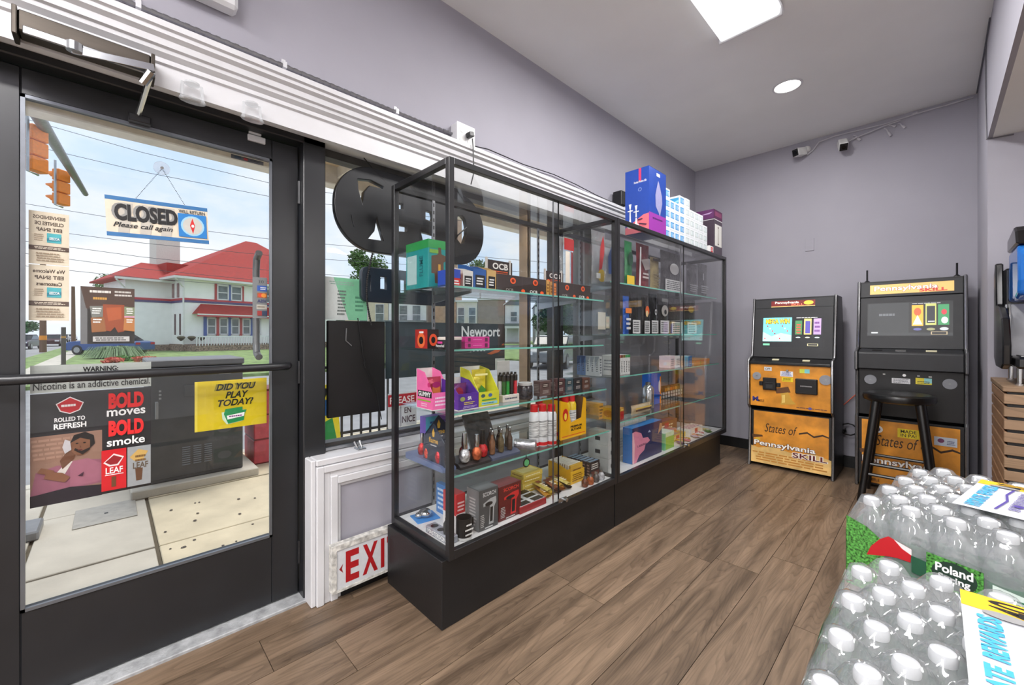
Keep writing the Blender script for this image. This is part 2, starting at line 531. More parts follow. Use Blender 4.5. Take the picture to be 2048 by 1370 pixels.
pbox('shoe', BLACKAL, cl, -.149, .10, -.115, -.115, .16, -.088, bev=.003)

# windows
WFR = M('weathered_window_frame', (66, 64, 62), .45, noise=.12)
def window(n, y0, y1):
    f = MB()
    f.box(-2.05, y0, .628, -1.985, y0 + .018, 2.035).box(-2.05, y1 - .018, .628, -1.985, y1, 2.035)
    f.box(-2.05, y0, .628, -1.985, y1, .660).box(-2.05, y0, 2.0, -1.985, y1, 2.035)
    o = struct(f.build('window_%d' % n, WFR, bev=.002))
    pbox('pane', GLASS, o, -2.02, y0 + .018, .66, -2.014, y1 - .018, 2.0)
    pbox('track', STEEL, o, -1.985, y0 + .01, .632, -1.955, y1 - .01, .645)
    return o
window(1, .70, 2.10); window(2, 2.10, 2.40); window(3, 2.40, 2.72); window(4, 2.72, WY1)
TAN = M('tan_window_mullion', (176, 150, 122), .5, noise=.08)
for n, y in enumerate((2.10, 2.40, 2.72)):
    sbox('trim_%d' % (7 + n), TAN if n == 0 else WFR, -2.06, y - .022, .628, -1.985, y + .004, 2.035)

# ================================================================ CEILING LIGHTS
DIFF = M('lit_acrylic_diffuser', (240, 242, 244), .4, noise=.01, emit=1.1)
LITW = M('lit_led_disc', (255, 252, 246), .4, noise=0, emit=6.)
def wrap_light(x, y, z, watts, label, rz=0):
    t = thing('ceiling_light', label, 'ceiling light', (x, y, z), rz, 'ceiling fixtures')
    pbox('housing', WHITE, t, -.165, -.61, -.012, .165, .61, 0)
    MB().prism([(-.16, -.012), (-.15, -.055), (.15, -.055), (.16, -.012)], 'y', -.60, .60).build('diffuser', DIFF, t, bev=.006)
    pbox('end_cap', WHITE, t, -.165, -.615, -.06, .165, -.60, 0, bev=.004)
    pbox('end_cap', WHITE, t, -.165, .60, -.06, .165, .615, 0, bev=.004)
    if watts:
        l = bpy.data.lights.new('lamp', 'AREA'); l.shape = 'RECTANGLE'; l.size = .30; l.size_y = 1.18; l.energy = watts; l.color = (1, .98, .97)
        o = bpy.data.objects.new('lamp', l); COL.objects.link(o); o.parent = t; o.location = (0, 0, -.062)
    return t
def downlight(x, y, z, watts, label):
    t = thing('recessed_downlight', label, 'downlight', (x, y, z), 0, 'recessed downlights')
    MB().lathe([(.095, 0), (.095, -.004), (.082, -.007), (.078, -.003)], n=28, cap=False).build('trim_ring', WHITE, t, smooth=True)
    MB().lathe([(.001, -.0035), (.078, -.0035)], n=28, cap=False).build('lens', LITW, t)
    l = bpy.data.lights.new('lamp', 'AREA'); l.shape = 'DISK'; l.size = .15; l.energy = watts; l.color = (1, .98, .96)
    o = bpy.data.objects.new('lamp', l); COL.objects.link(o); o.parent = t; o.location = (0, 0, -.010)
    return t
WATT = 70
wrap_light(-.745, 2.02, CZ, WATT * .62, 'white acrylic wraparound ceiling light nearest the showcases')
wrap_light(-.15, -.9, CZ, WATT * .95, 'added unseen wraparound ceiling light behind the entrance')  # added fixture behind the camera, put in to brighten the room
wrap_light(-.745, -2.0, CZ, WATT * 1.1, 'added unseen wraparound ceiling light at the rear wall')  # second added fixture, out of view, fills in from the rear
wrap_light(1.6, 2.0, BZ, WATT * .7, 'added unseen wraparound light under the low bulkhead')  # added out of frame to light the room from the right
wrap_light(1.6, -1.2, BZ, WATT * .8, 'added unseen wraparound light at the rear of the low bulkhead')  # also added out of frame as extra room light
downlight(-.75, 3.52, CZ, 18, 'bright round recessed downlight in the white ceiling near the cameras')

# ================================================================ GLASS SHOWCASES
FRM = M('black_case_frame', (30, 30, 32), .30, noise=.08, spec=.6)
BASE = M('black_case_laminate', (24, 24, 26), .42, noise=.12, scale=5, bump=.04, bscale=60)
DECKW = M('white_case_deck', (225, 225, 226), .4, noise=.03)
SX0, SX1, SZ0, SZ1 = -1.80, -1.335, .272, 1.872      # case back, front, frame bottom, top
DECK = .305
def showcase(label, fy0, fy1, by0, by1, shelves, split, group):
    t = thing('glass_showcase', label, 'showcase', (0, 0, 0), 0, group)
    b = pbox('base', BASE, t, SX0, by0, 0, -1.355, by1, SZ0, bev=.002)
    pbox('deck', DECKW, t, SX0 + .02, fy0 + .02, SZ0 + .006, SX1 - .02, fy1 - .02, DECK)
    s = .026
    for x in (SX0, SX1 - s):
        for y in (fy0, fy1 - s):
            pbox('post', FRM, t, x, y, SZ0, x + s, y + s, SZ1, bev=.0015)
    for z in (SZ0, SZ1 - s):
        for x in (SX0, SX1 - s):
            pbox('rail', FRM, t, x, fy0 + s, z, x + s, fy1 - s, z + (.036 if z < 1 else s), bev=.0015)
        for y in (fy0, fy1 - s):
            pbox('rail', FRM, t, SX0 + s, y, z, SX1 - s, y + s, z + (.036 if z < 1 else s), bev=.0015)
    g = .005
    pbox('top_pane', GLASS, t, SX0 + s, fy0 + s, SZ1 - .012, SX1 - s, fy1 - s, SZ1 - .012 + g)
    pbox('side_pane', GLASS, t, SX0 + s, fy0 + .010, SZ0 + .03, SX1 - s, fy0 + .010 + g, SZ1 - s)
    pbox('side_pane', GLASS, t, SX0 + s, fy1 - .015, SZ0 + .03, SX1 - s, fy1 - .015 + g, SZ1 - s)
    pbox('back_pane', GLASS, t, SX0 + .010, fy0 + s, SZ0 + .03, SX0 + .010 + g, fy1 - s, SZ1 - s)
    # two sliding doors that overlap a little
    d1 = pbox('sliding_door', GLASS, t, SX1 - .012, fy0 + s, SZ0 + .034, SX1 - .007, split + .012, SZ1 - s)
    d2 = pbox('sliding_door', GLASS, t, SX1 - .022, split - .02, SZ0 + .034, SX1 - .017, fy1 - s, SZ1 - s)
    pbox('door_edge', BLACKP, d1, SX1 - .0135, split + .0095, SZ0 + .034, SX1 - .0055, split + .0125, SZ1 - s)
    pbox('door_edge', STEEL, d2, SX1 - .0235, split - .021, SZ0 + .034, SX1 - .0155, split - .018, SZ1 - s)
    lk = MB().tube([(SX1 - .004, split + .05, SZ0 + .045), (SX1 + .016, split + .05, SZ0 + .045)], .010, 12)
    lk.box(SX1 - .007, split + .005, SZ0 + .036, SX1 - .003, split + .07, SZ0 + .056)
    lk.build('lock', CHROME, d1, smooth=True)
    for y in (fy0 + .22, fy1 - .22):
        st = MB().box(SX0 + .018, y - .008, SZ0 + .03, SX0 + .026, y + .008, SZ1 - s)
        for k in range(40): st.box(SX0 + .0255, y - .0035, SZ0 + .06 + k * .038, SX0 + .0265, y + .0035, SZ0 + .078 + k * .038, 1)
        st.build('slotted_standard', [STEEL, BLACKP], t)
    for z, dep in shelves:
        sh = MB().box(SX0 + .03, fy0 + .035, z - .008, SX0 + .03 + dep, fy1 - .035, z).build('shelf', SHELFGL, t)
        pbox('shelf_edge', EDGEGL, sh, SX0 + .03 + dep, fy0 + .035, z - .008, SX0 + .0312 + dep, fy1 - .035, z)
        for y in (fy0 + .22, fy1 - .22):
            MB().prism([(SX0 + .02, z - .05), (SX0 + .02, z - .008), (SX0 + .02 + dep * .85, z - .008), (SX0 + .02 + dep * .85, z - .018)], 'y', y - .004, y + .004).build('bracket', STEEL, sh)
    return t
C1 = dict(A=1.375, B=1.105, C=.840, D=.590)
C2 = dict(A=1.50, B=1.168, C=.902, D=.622)
showcase('black framed glass showcase full of lighters and torches, next to the glass door', .955, 2.186, .935, 2.184, [(C1['A'], .36), (C1['B'], .36), (C1['C'], .38), (C1['D'], .40)], 1.63, 'black framed glass showcases along the wall')
showcase('longer black framed glass showcase with hanging foil bags, blue box on top', 2.190, 4.04, 2.192, 3.94, [(C2['A'], .36), (C2['B'], .36), (C2['C'], .38), (C2['D'], .40)], 3.13, 'black framed glass showcases along the wall')

# ================================================================ GAME MACHINES
CABB = M('black_cabinet_laminate', (26, 26, 28), .4, noise=.1, bump=.03)
BEZ = M('charcoal_bezel', (44, 45, 48), .5, noise=.06)
ORG = M('amber_parchment_print', (226, 150, 48), .38, noise=.22, scale=7)
PARCH = M('pale_parchment_print', (232, 192, 120), .4, noise=.2, scale=9)
TMOLD = M('silver_edge_moulding', (150, 150, 152), .25, metal=.8)
INK = (58, 34, 16)
def script_print(first):
    it = [('r', 0, 0, 1, 1, ORG)]
    if first:
        it += [('p', [(0, 0), (1, 0), (1, .26), (.8, .33), (.55, .27), (.3, .34), (.1, .28), (0, .31)], PARCH), ('l', .02, .04, .98, .22, 4, (196, 132, 52))]
    it += [('t', 'States of', .18, .60, .60, .76, INK, dict(shear=.3, bold=0)), ('p', [(.62, .66), (.72, .70), (.8, .64), (.9, .69), (.99, .65), (.99, .63), (.9, .66), (.8, .61), (.72, .67), (.62, .63)], INK)]
    it += [('p', [(.02, .46), (.16, .50), (.15, .53), (.01, .52)], (96, 62, 34)), ('p', [(.05, .42), (.13, .42), (.11, .47), (.07, .47)], (214, 178, 60)),
           ('t', 'Pennsylvania', .035, .295, .825, .43, (70, 24, 20), dict(bold=.06)), ('t', 'Pennsylvania', .04, .305, .82, .425, (250, 246, 240), dict(bold=.02)),
           ('t', 'SKILL', .535, .20, .965, .305, (250, 244, 236), dict(bold=.07)), ('t', 'SKILL', .545, .207, .955, .298, (98, 26, 28), dict(bold=.02))]
    return it
def game_machine(label, xc, yf, w, first):
    t = thing('game_machine', label, 'game machine', (xc, yf, 0), 0, 'skill game machines against the back wall')
    h = w / 2
    if first:
        prof = [(.0, 0), (.012, .06), (.04, .50), (-.012, .54), (-.015, .92), (.0, .945), (.085, .965), (.10, 1.0), (.165, 1.49), (.40, 1.49), (.47, 1.2), (.47, 0)]
    else:
        prof = [(.0, 0), (.0, .535), (.03, .55), (.03, .88), (-.03, .90), (-.03, 1.03), (.075, 1.06), (.095, 1.12), (.165, 1.585), (.38, 1.585), (.46, 1.3), (.46, 0)]
    front = prof[:9]
    for s in (-1, 1):
        p = MB().prism(prof, 'x', s * h, s * (h - .022)).build('side_panel', CABB, t, bev=.002)
        MB().tube([(s * (h - .011), y - .004, z + .004) for y, z in front], .009, 8).build('edge_moulding', TMOLD, p, smooth=True)
    a = h - .022
    back = MB().box(-a, .30, .03, a, .455, 1.40 if first else 1.48)
    if first:
        back.box(-a, .165, 1.455, a, .40, 1.488)
    else:
        back.box(-a, .165, 1.55, a, .38, 1.583)
    back.build('carcass', CABB, t)
    def face(name, mat, z0, z1, y0, y1, x=a, th=.03):
        MB().prism([(y0, z0), (y1, z1), (y1 + th, z1), (y0 + th, z0)], 'x', -x, x).build(name, mat, t, bev=.002)
        L = math.hypot(z1 - z0, y1 - y0)
        return (-x, y0, z0), (0, (y1 - y0) / L, (z1 - z0) / L), L
    def pr(name, f, items, x=a, mk=K):
        return prints(name, t, f[0], (1, 0, 0), f[1], 2 * x, f[2], items, mk=mk)
    if first:
        f = face('lower_panel', CABB, .03, .495, .022, .045); pr('lower_artwork', f, [('r', .03, .03, .97, .98, ORG)] + [(*i,) for i in script_print(True)[1:]])
        f = face('coin_panel', ORG, .535, .905, .004, .004)
        pr('panel_artwork', f, [('r', .005, .01, .995, .99, ORG), ('p', [(.33, .44), (.50, .51), (.53, .38), (.35, .33)], (104, 66, 36)), ('p', [(.40, .34), (.50, .38), (.55, .20), (.60, .12), (.40, .08), (.42, .22)], (206, 160, 62)),
            ('p', [(.42, .30), (.46, .32), (.46, .14), (.42, .12)], (236, 202, 110)), ('t', 'M', .03, .11, .11, .22, (40, 48, 130), dict(bold=.05)), ('t', 'MIELE', .11, .10, .19, .16, (60, 30, 20)),
            ('r', .40, .74, .56, .86, (236, 236, 240)), ('l', .41, .75, .55, .85, 4, (90, 100, 170)), ('r', .42, .62, .56, .72, (240, 214, 40)), ('l', .43, .63, .55, .71, 3, (120, 90, 20)),
            ('r', .64, .84, .76, .93, (214, 226, 80)), ('r', .70, .84, .76, .93, (130, 214, 220)), ('r', .19, .85, .29, .94, (226, 226, 226)), ('t', 'OFF', .205, .87, .27, .92, (40, 40, 40)),
            ('l', .60, .045, .96, .075, 1, (110, 70, 60)), ('e', .765, .06, .022, .03, (96, 88, 160))])
        for sx, r in ((-.235, .033), (.255, .04)):
            sp = MB().tube([(sx, .004, .80), (sx, -.006, .80)], r, 24).build('speaker', M('grey_speaker_mesh', (150, 152, 158), .5, bump=.4, bscale=400), t)
            MB().tube([(sx, -.005, .80), (sx, -.008, .80)], .007, 10).build('dust_cap', STEEL, sp)
        ba = MB().box(-.185, -.022, .685, -.085, .006, .79).build('bill_acceptor', BLACKP, t, bev=.004)
        MB().box(-.215, -.012, .72, -.185, .006, .755).build('bracket', BLACKP, ba, bev=.003); MB().box(-.085, -.012, .715, -.055, .006, .75).build('bracket', BLACKP, ba, bev=.003)
        MB().box(-.165, -.026, .745, -.105, -.02, .752).box(-.16, -.024, .70, -.11, -.02, .735).build('slot', BEZ, ba)
        tp = MB().box(.055, -.026, .675, .205, .006, .80).build('ticket_printer', BLACKP, t, bev=.005)
        pbox('ticket_slot', TMOLD, tp, .09, -.029, .735, .17, -.025, .745)
        MB().tube([(-.005, .003, .86), (-.005, -.012, .86)], .009, 12).build('key_lock', CHROME, t)
        d = MB().prism([(-.014, .905), (-.014, .925), (.09, .962), (.12, .962), (.12, .905)], 'x', -a, a).build('deck', BLACKP, t, bev=.003)
        for bx in (-.10, .12): MB().obox((bx, .036, .947), (.025, 0, 0), (0, .011, .004), (0, -.001, .003)).build('deck_button', M('cream_button', (232, 226, 190), .3), d)
        f = face('bezel', BEZ, .965, 1.40, .09, .150)
        L = f[2]
        zz = lambda z: (z - .965) / (1.40 - .965)
        pr('screen', f, [('r', .115, zz(1.055), .885, zz(1.32), (16, 18, 22)), ('r', .12, zz(1.105), .5, zz(1.315), (120, 212, 216)), ('p', [(.12, zz(1.105)), (.5, zz(1.105)), (.5, zz(1.16)), (.36, zz(1.18)), (.24, zz(1.15)), (.12, zz(1.19))], (176, 232, 230))]
           + [('e', .15 + .033 * i, zz(1.13 + .022 * ((i * 5) % 6)), .010, .014, ((206, 60, 70), (150, 40, 60), (236, 240, 240))[i % 3]) for i in range(10)]
           + [('t', 'MEGA WIN', .155, zz(1.258), .475, zz(1.305), (80, 50, 10), dict(bold=.08)), ('t', 'MEGA WIN', .16, zz(1.262), .47, zz(1.302), (250, 214, 60), dict(bold=.02)),
              ('r', .545, zz(1.165), .63, zz(1.285), (70, 130, 80)), ('r', .655, zz(1.165), .745, zz(1.30), (236, 206, 120)), ('r', .67, zz(1.175), .73, zz(1.28), (84, 78, 160)), ('r', .77, zz(1.165), .86, zz(1.30), (176, 150, 196)), ('l', .56, zz(1.17), .62, zz(1.26), 4, (220, 70, 60)),
              ('l', .78, zz(1.18), .85, zz(1.28), 3, (110, 60, 130)), ('e', .585, zz(1.14), .03, .012, (200, 220, 220)), ('e', .70, zz(1.14), .03, .012, (220, 220, 190)), ('e', .815, zz(1.14), .03, .012, (200, 220, 220)),
              ('r', .13, zz(1.068), .22, zz(1.085), (120, 200, 160)), ('r', .70, zz(1.068), .83, zz(1.088), (196, 188, 150)), ('r', .71, zz(1.071), .82, zz(1.085), (30, 32, 36)), ('l', .55, zz(1.302), .86, zz(1.314), 1, (190, 190, 190))], mk=GL)
        f = face('marquee_board', BEZ, 1.40, 1.478, .152, .163)
        pr('marquee', f, [('r', .22, .12, .78, .80, (120, 30, 28)), ('r', .22, .12, .78, .20, (226, 196, 120)), ('t', 'Pennsylvania', .27, .40, .58, .74, (250, 244, 236), dict(bold=.03)), ('t', 'SKILL', .48, .22, .64, .46, (236, 120, 90), dict(bold=.03)), ('e', .70, .5, .06, .24, (240, 206, 70))], mk=lambda c: GL(c, .35))
    else:
        f = face('lower_panel', CABB, .02, .53, .004, .004); pr('lower_artwork', f, [('r', .035, .03, .965, .97, ORG)] + script_print(False)[1:] + [('e', .20, .84, .055, .055, (246, 244, 240)), ('p', [(.135, .79), (.17, .79), (.16, .89), (.135, .89)], (200, 40, 44)), ('e', .20, .84, .03, .03, (70, 80, 120)),
              ('r', .40, .76, .61, .89, (244, 218, 40)), ('t', 'MADE', .43, .83, .58, .875, (60, 50, 20)), ('t', 'IN PA!', .43, .775, .58, .82, (60, 50, 20)), ('r', .74, .72, .94, .84, (206, 214, 226)), ('e', .80, .79, .03, .03, (120, 60, 100)), ('l', .85, .74, .93, .80, 3, (90, 100, 140)), ('t', 'MIELE', .12, .06, .22, .10, (70, 40, 24))])
        f = face('mid_panel', BLACKP, .55, .90, .035, .035)
        pr('stickers', f, [('r', .34, .72, .52, .83, (226, 226, 228)), ('l', .345, .73, .515, .82, 4, (110, 110, 120)), ('r', .57, .73, .72, .86, (232, 214, 60)), ('r', .65, .76, .72, .86, (150, 214, 216)), ('l', .58, .74, .70, .80, 2, (90, 80, 30)), ('r', .25, .89, .275, .915, (230, 230, 226)), ('r', .585, .89, .61, .91, (230, 230, 226)), ('r', .69, .88, .72, .905, (230, 230, 226))])
        for sx in (-.21, .21):
            sp = MB().tube([(sx, .036, .82), (sx, .026, .82)], .036, 24).build('speaker', M('grey_speaker_mesh', (150, 152, 158), .5), t)
            MB().tube([(sx, .027, .82), (sx, .022, .82)], .006, 10).build('dust_cap', STEEL, sp)
        MB().tube([(-.02, .035, .865), (-.02, .02, .865)], .010, 12).build('key_lock', CHROME, t)
        d = MB().prism([(-.03, .905), (-.03, 1.02), (-.02, 1.035), (.09, 1.058), (.13, 1.058), (.13, .905)], 'x', -a, a).build('deck', BEZ, t, bev=.006)
        for bx, m in ((-.17, BLACKP), (-.04, STEEL), (.12, M('cream_button', (232, 226, 190), .3))): MB().obox((bx, .025, 1.047), (.028, 0, 0), (0, .011, .0025), (0, -.0006, .004)).build('deck_button', m, d)
        f = face('bezel', BEZ, 1.06, 1.455, .09, .145)
        zz = lambda z: (z - 1.06) / (1.455 - 1.06)
        pr('screen', f, [('r', .075, zz(1.155), .91, zz(1.41), (26, 28, 31)), ('r', .08, zz(1.16), .905, zz(1.18), (44, 47, 50)), ('r', .085, zz(1.18), .50, zz(1.405), (40, 43, 46)), ('l', .19, zz(1.30), .40, zz(1.335), 1, (96, 100, 104)), ('r', .12, zz(1.175), .19, zz(1.185), (200, 204, 206)),
              ('r', .53, zz(1.23), .64, zz(1.385), (236, 170, 60)), ('e', .585, zz(1.335), .035, .075, (220, 90, 50)), ('p', [(.54, zz(1.24)), (.63, zz(1.24)), (.585, zz(1.31))], (240, 236, 226)), ('r', .66, zz(1.235), .76, zz(1.395), (186, 190, 110)), ('r', .672, zz(1.25), .748, zz(1.375), (40, 42, 50)), ('l', .68, zz(1.255), .745, zz(1.27), 1, (220, 220, 220)),
              ('r', .775, zz(1.235), .875, zz(1.385), (60, 140, 90)), ('e', .83, zz(1.33), .025, .05, (200, 60, 70)), ('e', .835, zz(1.27), .03, .06, (236, 236, 240)), ('e', .585, zz(1.205), .04, .025, (90, 92, 150)), ('e', .71, zz(1.205), .04, .025, (150, 150, 110)), ('e', .83, zz(1.207), .04, .03, (190, 196, 200)),
              ('r', .71, zz(1.165), .86, zz(1.188), (176, 160, 130)), ('r', .72, zz(1.168), .85, zz(1.185), (34, 34, 36)), ('l', .53, zz(1.39), .85, zz(1.402), 1, (150, 150, 150))], mk=lambda c: GL(c, .75))
        f = face('marquee_board', BEZ, 1.46, 1.575, .147, .163)
        pr('marquee', f, [('r', .10, .18, .92, .82, (232, 186, 110)), ('t', 'Pennsylvania', .14, .28, .78, .74, (150, 70, 40), dict(bold=.05)), ('t', 'Pennsylvania', .145, .30, .775, .72, (252, 248, 240), dict(bold=.02)), ('t', 'SKILL', .60, .22, .86, .44, (200, 60, 50), dict(bold=.04))], mk=lambda c: GL(c, .45))
        for sx in (-.25, .25):
            an = MB().lathe([(.022, 0), (.018, .012), (.008, .022)], (sx, .27, 1.583), 12).tube([(sx, .27, 1.60), (sx, .27, 1.69)], .006, 8)
            an.build('antenna', BLACKP, t)
    return t
game_machine('upright game machine with bright teal screen and amber front panels', -.87, 4.11, .62, True)
game_machine('upright black game machine with two antennas and a dark screen, behind the stool', -.14, 4.17, .60, False)

# cords on the wall between the two machines
tag(MB().tube([(-.56, 4.60, .55), (-.52, 4.62, .60), (-.47, 4.625, .66), (-.44, 4.62, .72)], .004, 6).build('orange_cable', K((226, 96, 50)), smooth=True), 'thin orange cord on the wall between the game machines', 'cord')
tag(MB().tube([(-.555 + .005 * i, 4.58 - .02 * math.sin(i), .30 + .05 * math.sin(i * .9)) for i in range(4)] + [(-.52 + .055 * math.cos(a), 4.55, .35 + .05 * math.sin(a)) for a in [PI + i * .6 for i in range(11)]], .006, 6).build('looped_cable', BLACKP, smooth=True), 'looped black power cord between the game machines', 'cord')

# ================================================================ STOOL
def stool():
    t = thing('bar_stool', 'glossy black wooden bar stool in front of the antenna game machine', 'stool', (-.18, 3.93, 0), 0)
    BW = M('gloss_black_wood', (12, 12, 13), .3, noise=.1, spec=.6)
    MB().lathe([(.165, .698), (.186, .708), (.192, .728), (.186, .748), (.165, .757), (.12, .752), (.001, .748)], n=36).build('seat', BW, t, smooth=True)
    top = .11; bot = .185
    def P(sx, sy, z):
        k = bot + (top - bot) * z / .70
        return (sx * k, sy * k, z)
    for sx in (-1, 1):
        for sy in (-1, 1):
            lg = MB().tube([P(sx, sy, 0.004), P(sx, sy, .35), P(sx, sy, .705)], .021, 10, r2=.026).build('leg', BW, t, smooth=True)
            MB().lathe([(.017, 0), (.017, .006)], P(sx, sy, 0), 10).build('foot_glide', K((196, 186, 170)), lg)
    for (a, b, z) in (((-1, -1), (1, -1), .27), ((-1, 1), (1, 1), .27), ((-1, -1), (-1, 1), .20), ((1, -1), (1, 1), .20), ((-1, -1), (1, -1), .20)):
        MB().tube([P(*a, z), P(*b, z)], .011, 8).build('stretcher', BW, t, smooth=True)
stool()

# ================================================================ SLATTED COUNTER AND SLUSH MACHINE
SLAT = wood('oak_slat', (122, 97, 74), (156, 128, 101), 'X', .5)
SLATY = wood('oak_slat_side', (120, 88, 64), (150, 116, 88), 'Y', .5)
ct = thing('slatted_counter', 'counter clad in horizontal oak slats with black gaps, carrying the slush machine', 'counter', (.235, 3.15, 0))
pbox('carcass', BLACKB, ct, .012, .012, 0, 1.58, .64, .885)
pbox('worktop', SLAT, ct, -.004, -.004, .887, 1.6, .645, .912, bev=.003)
_sl = None; _sl2 = None
for k in range(14):
    z = .882 - (k + 1) * .0625
    if _sl is None:
        _sl = MB().box(0, 0, 0, 1.6, .012, .047).build('slat', SLAT, ct, bev=.002); o = _sl
        _sl2 = MB().box(0, 0, 0, .012, .62, .052).build('side_slat', SLATY, ct, bev=.002); p = _sl2
    else:
        o = _sl.copy(); p = _sl2.copy(); COL.objects.link(o); COL.objects.link(p); o.parent = ct; p.parent = ct
    o.location = (0, 0, z + .008); p.location = (0, .013, z + .006)

def slush():
    t = thing('slush_machine', 'black slush drink machine with a bright blue tank on the slatted counter', 'slush machine', (.265, 3.27, .912))
    SB = M('gloss_black_moulding', (20, 20, 22), .2, noise=.08, spec=.6)
    BL = glassmat('blue_slush', (.10, .35, .85), .05, haze=.62, hazecol=(.03, .22, .72))
    side = [(-.02, .10), (.07, .075), (.30, .075), (.42, .12), (.42, .60), (.36, .66), (.33, .655), (.30, .42), (.16, .40), (.03, .34), (-.03, .20)]
    for sx in (-.028, .56):
        MB().prism(side, 'x', sx, sx + .03).build('side_panel', SB, t, bev=.006)
    pbox('back_housing', SB, t, .0, .28, .08, .56, .44, .62, bev=.01)
    pbox('drip_tray', SB, t, .012, -.07, .085, .55, .15, .145, bev=.012)
    pbox('tray_grille', STEEL, t, .03, -.055, .146, .53, .13, .150)
    pbox('splash_panel', M('pale_grey_panel', (176, 178, 184), .4), t, .004, .255, .14, .556, .28, .42)
    for sx in (.03, .50):
        for sy in (.0, .34):
            MB().lathe([(.018, 0), (.018, .008), (.010, .010), (.010, .088)], (sx, sy, 0), 12).build('leg', CHROME, t, smooth=True)
    MB().tube([(.012, .20, .10), (.012, .20, .42)], .007, 8).build('rod', CHROME, t)
    for k in range(2):
        x0 = .015 + k * .275
        bowl = [(.0, .43), (-.10, .45), (-.115, .52), (-.10, .66), (-.06, .70), (.26, .70), (.28, .43)]
        b = MB().prism(bowl, 'x', x0, x0 + .25).build('tank', BL if k == 0 else glassmat('red_slush', (.85, .15, .15), .05, haze=.6, hazecol=(.6, .04, .06)), t, bev=.02, seg=3)
        MB().tube([(x0 + .125, -.06, .55), (x0 + .125, .25, .55)], .09, 20).build('auger', K((30, 96, 190) if k == 0 else (170, 40, 44)), b, smooth=True)
        MB().prism([(-.09, .70), (.27, .70), (.27, .77), (.0, .80), (-.05, .77)], 'x', x0 - .004, x0 + .254).build('lid', SB, t, bev=.008)
        prints('tank_logo', b, (x0 + .06, -.108, .545), (1, 0, 0), (0, .13, .99), .13, .11, [('p', [(0, .55), (.3, .95), (.5, .7), (.75, 1), (1, .5), (.5, .35)], (120, 180, 60)), ('e', .5, .62, .2, .2, (240, 206, 70)), ('r', .02, .05, .98, .34, (236, 240, 244)), ('l', .08, .12, .92, .3, 1, (30, 70, 150))])
        prints('lid_badge', t, (x0 + .08, -.056, .775 - .045), (1, 0, 0), (0, .5, .87), .09, .035, [('r', 0, 0, 1, 1, (206, 208, 212)), ('r', .06, .1, .94, .9, (40, 42, 46)), ('l', .2, .3, .8, .7, 1, (220, 220, 220))])
        f = MB().tube([(x0 + .125, -.10, .46), (x0 + .125, -.085, .33)], .028, 14)
        f.box(x0 + .07, -.14, .435, x0 + .18, -.09, .462)
        f.build('tap', SB, t, smooth=True)
slush()

# ================================================================ SMALL FITTINGS
def camera_thing(x, z, tilt, yaw, label):
    t = thing('security_camera', label, 'camera', (x, RY1, z), yaw, 'bullet cameras under the ceiling')
    CW = M('white_camera_shell', (226, 226, 224), .35)
    MB().lathe([(.03, 0), (.03, .02), (.02, .03)], n=16).build('mount', CW, t).rotation_euler = (PI / 2, 0, 0)
    MB().tube([(0, -.02, 0), (0, -.05, -.01)], .010, 8).build('arm', CW, t)
    b = MB().box(-.032, -.075, -.035, .032, .03, .035).build('housing', CW, t, bev=.008, seg=2)
    b.location = (0, -.075, -.03); b.rotation_euler = (math.radians(tilt), 0, 0)
    MB().box(-.028, -.080, -.031, .028, -.074, .031).build('face_plate', BLACKP, b, bev=.004)
    MB().tube([(0, -.079, 0), (0, -.084, 0)], .015, 16).build('lens', M('dark_lens', (10, 12, 16), .08), b)
    return t
camera_thing(-.83, 2.885, 12, -28, 'white bullet camera facing the showcases, at the end of the cable run')
camera_thing(-.585, 2.86, 42, 15, 'white bullet camera tilted down at the floor, beside the cable plugs')

CABW = M('grey_white_cable', (190, 188, 194), .5)
def cord(name, label, pts, r, mat, cat='cable', n=6):
    return tag(MB().tube(pts, r, n).build(name, mat, smooth=True), label, cat)
Yc = RY1 - .012
cord('camera_cable', 'grey cable along the ceiling line above the back wall', [(.20, Yc, 2.945), (-.10, Yc, 2.94), (-.30, Yc, 2.925), (-.42, Yc, 2.93), (-.62, Yc, 2.94), (-.74, Yc, 2.925), (-.79, Yc, 2.86), (-.83, Yc - .02, 2.83)], .006, CABW)
cord('camera_cable', 'second grey cable sagging from the tilted camera to the plugs', [(-.55, Yc - .014, 2.84), (-.50, Yc - .014, 2.865), (-.42, Yc - .014, 2.88), (-.30, Yc - .014, 2.905), (-.20, Yc - .014, 2.915)], .005, CABW)
for i, (x, z, dx, dz) in enumerate(((-.50, 2.90, .035, -.045), (-.27, 2.905, .03, -.02), (-.30, 2.89, .03, -.06), (-.17, 2.935, .05, .01), (-.215, 2.90, .03, -.04))):
    t = thing('cable_plug', ['grey cable plug hanging right beside the tilted camera', 'small grey plug pointing sideways in the bunch of plugs', 'grey plug hanging lowest in the bunch of plugs', 'grey plug lying up along the ceiling line', 'grey plug hanging in the middle of the bunch'][i], 'plug', (x, Yc, z), 0, 'loose plugs on the camera cables')
    MB().tube([(0, 0, 0), (dx * .5, 0, dz * .2), (dx * .9, 0, dz * .8)], .0045, 6).build('tail', CABW, t)
    MB().tube([(dx * .85, 0, dz * .7), (dx * 1.4, 0, dz * 1.3)], .009, 8).build('connector', CABW, t)
cord('wall_cable', 'thin dark cable stapled down the corner of the lilac side wall', [(AX - .006, 4.6, 2.955), (AX - .006, 3.9, 2.94), (AX - .006, 3.55, 2.95)], .004, K((90, 88, 96)))
cord('bulkhead_cable', 'thin dark cable running down to the bulkhead corner', [(AX - .006, 3.83, 2.94), (AX - .006, 3.83, 2.60), (AX - .004, 3.79, 2.345), (AX + .10, 3.785, 2.338)], .004, K((90, 88, 96)))

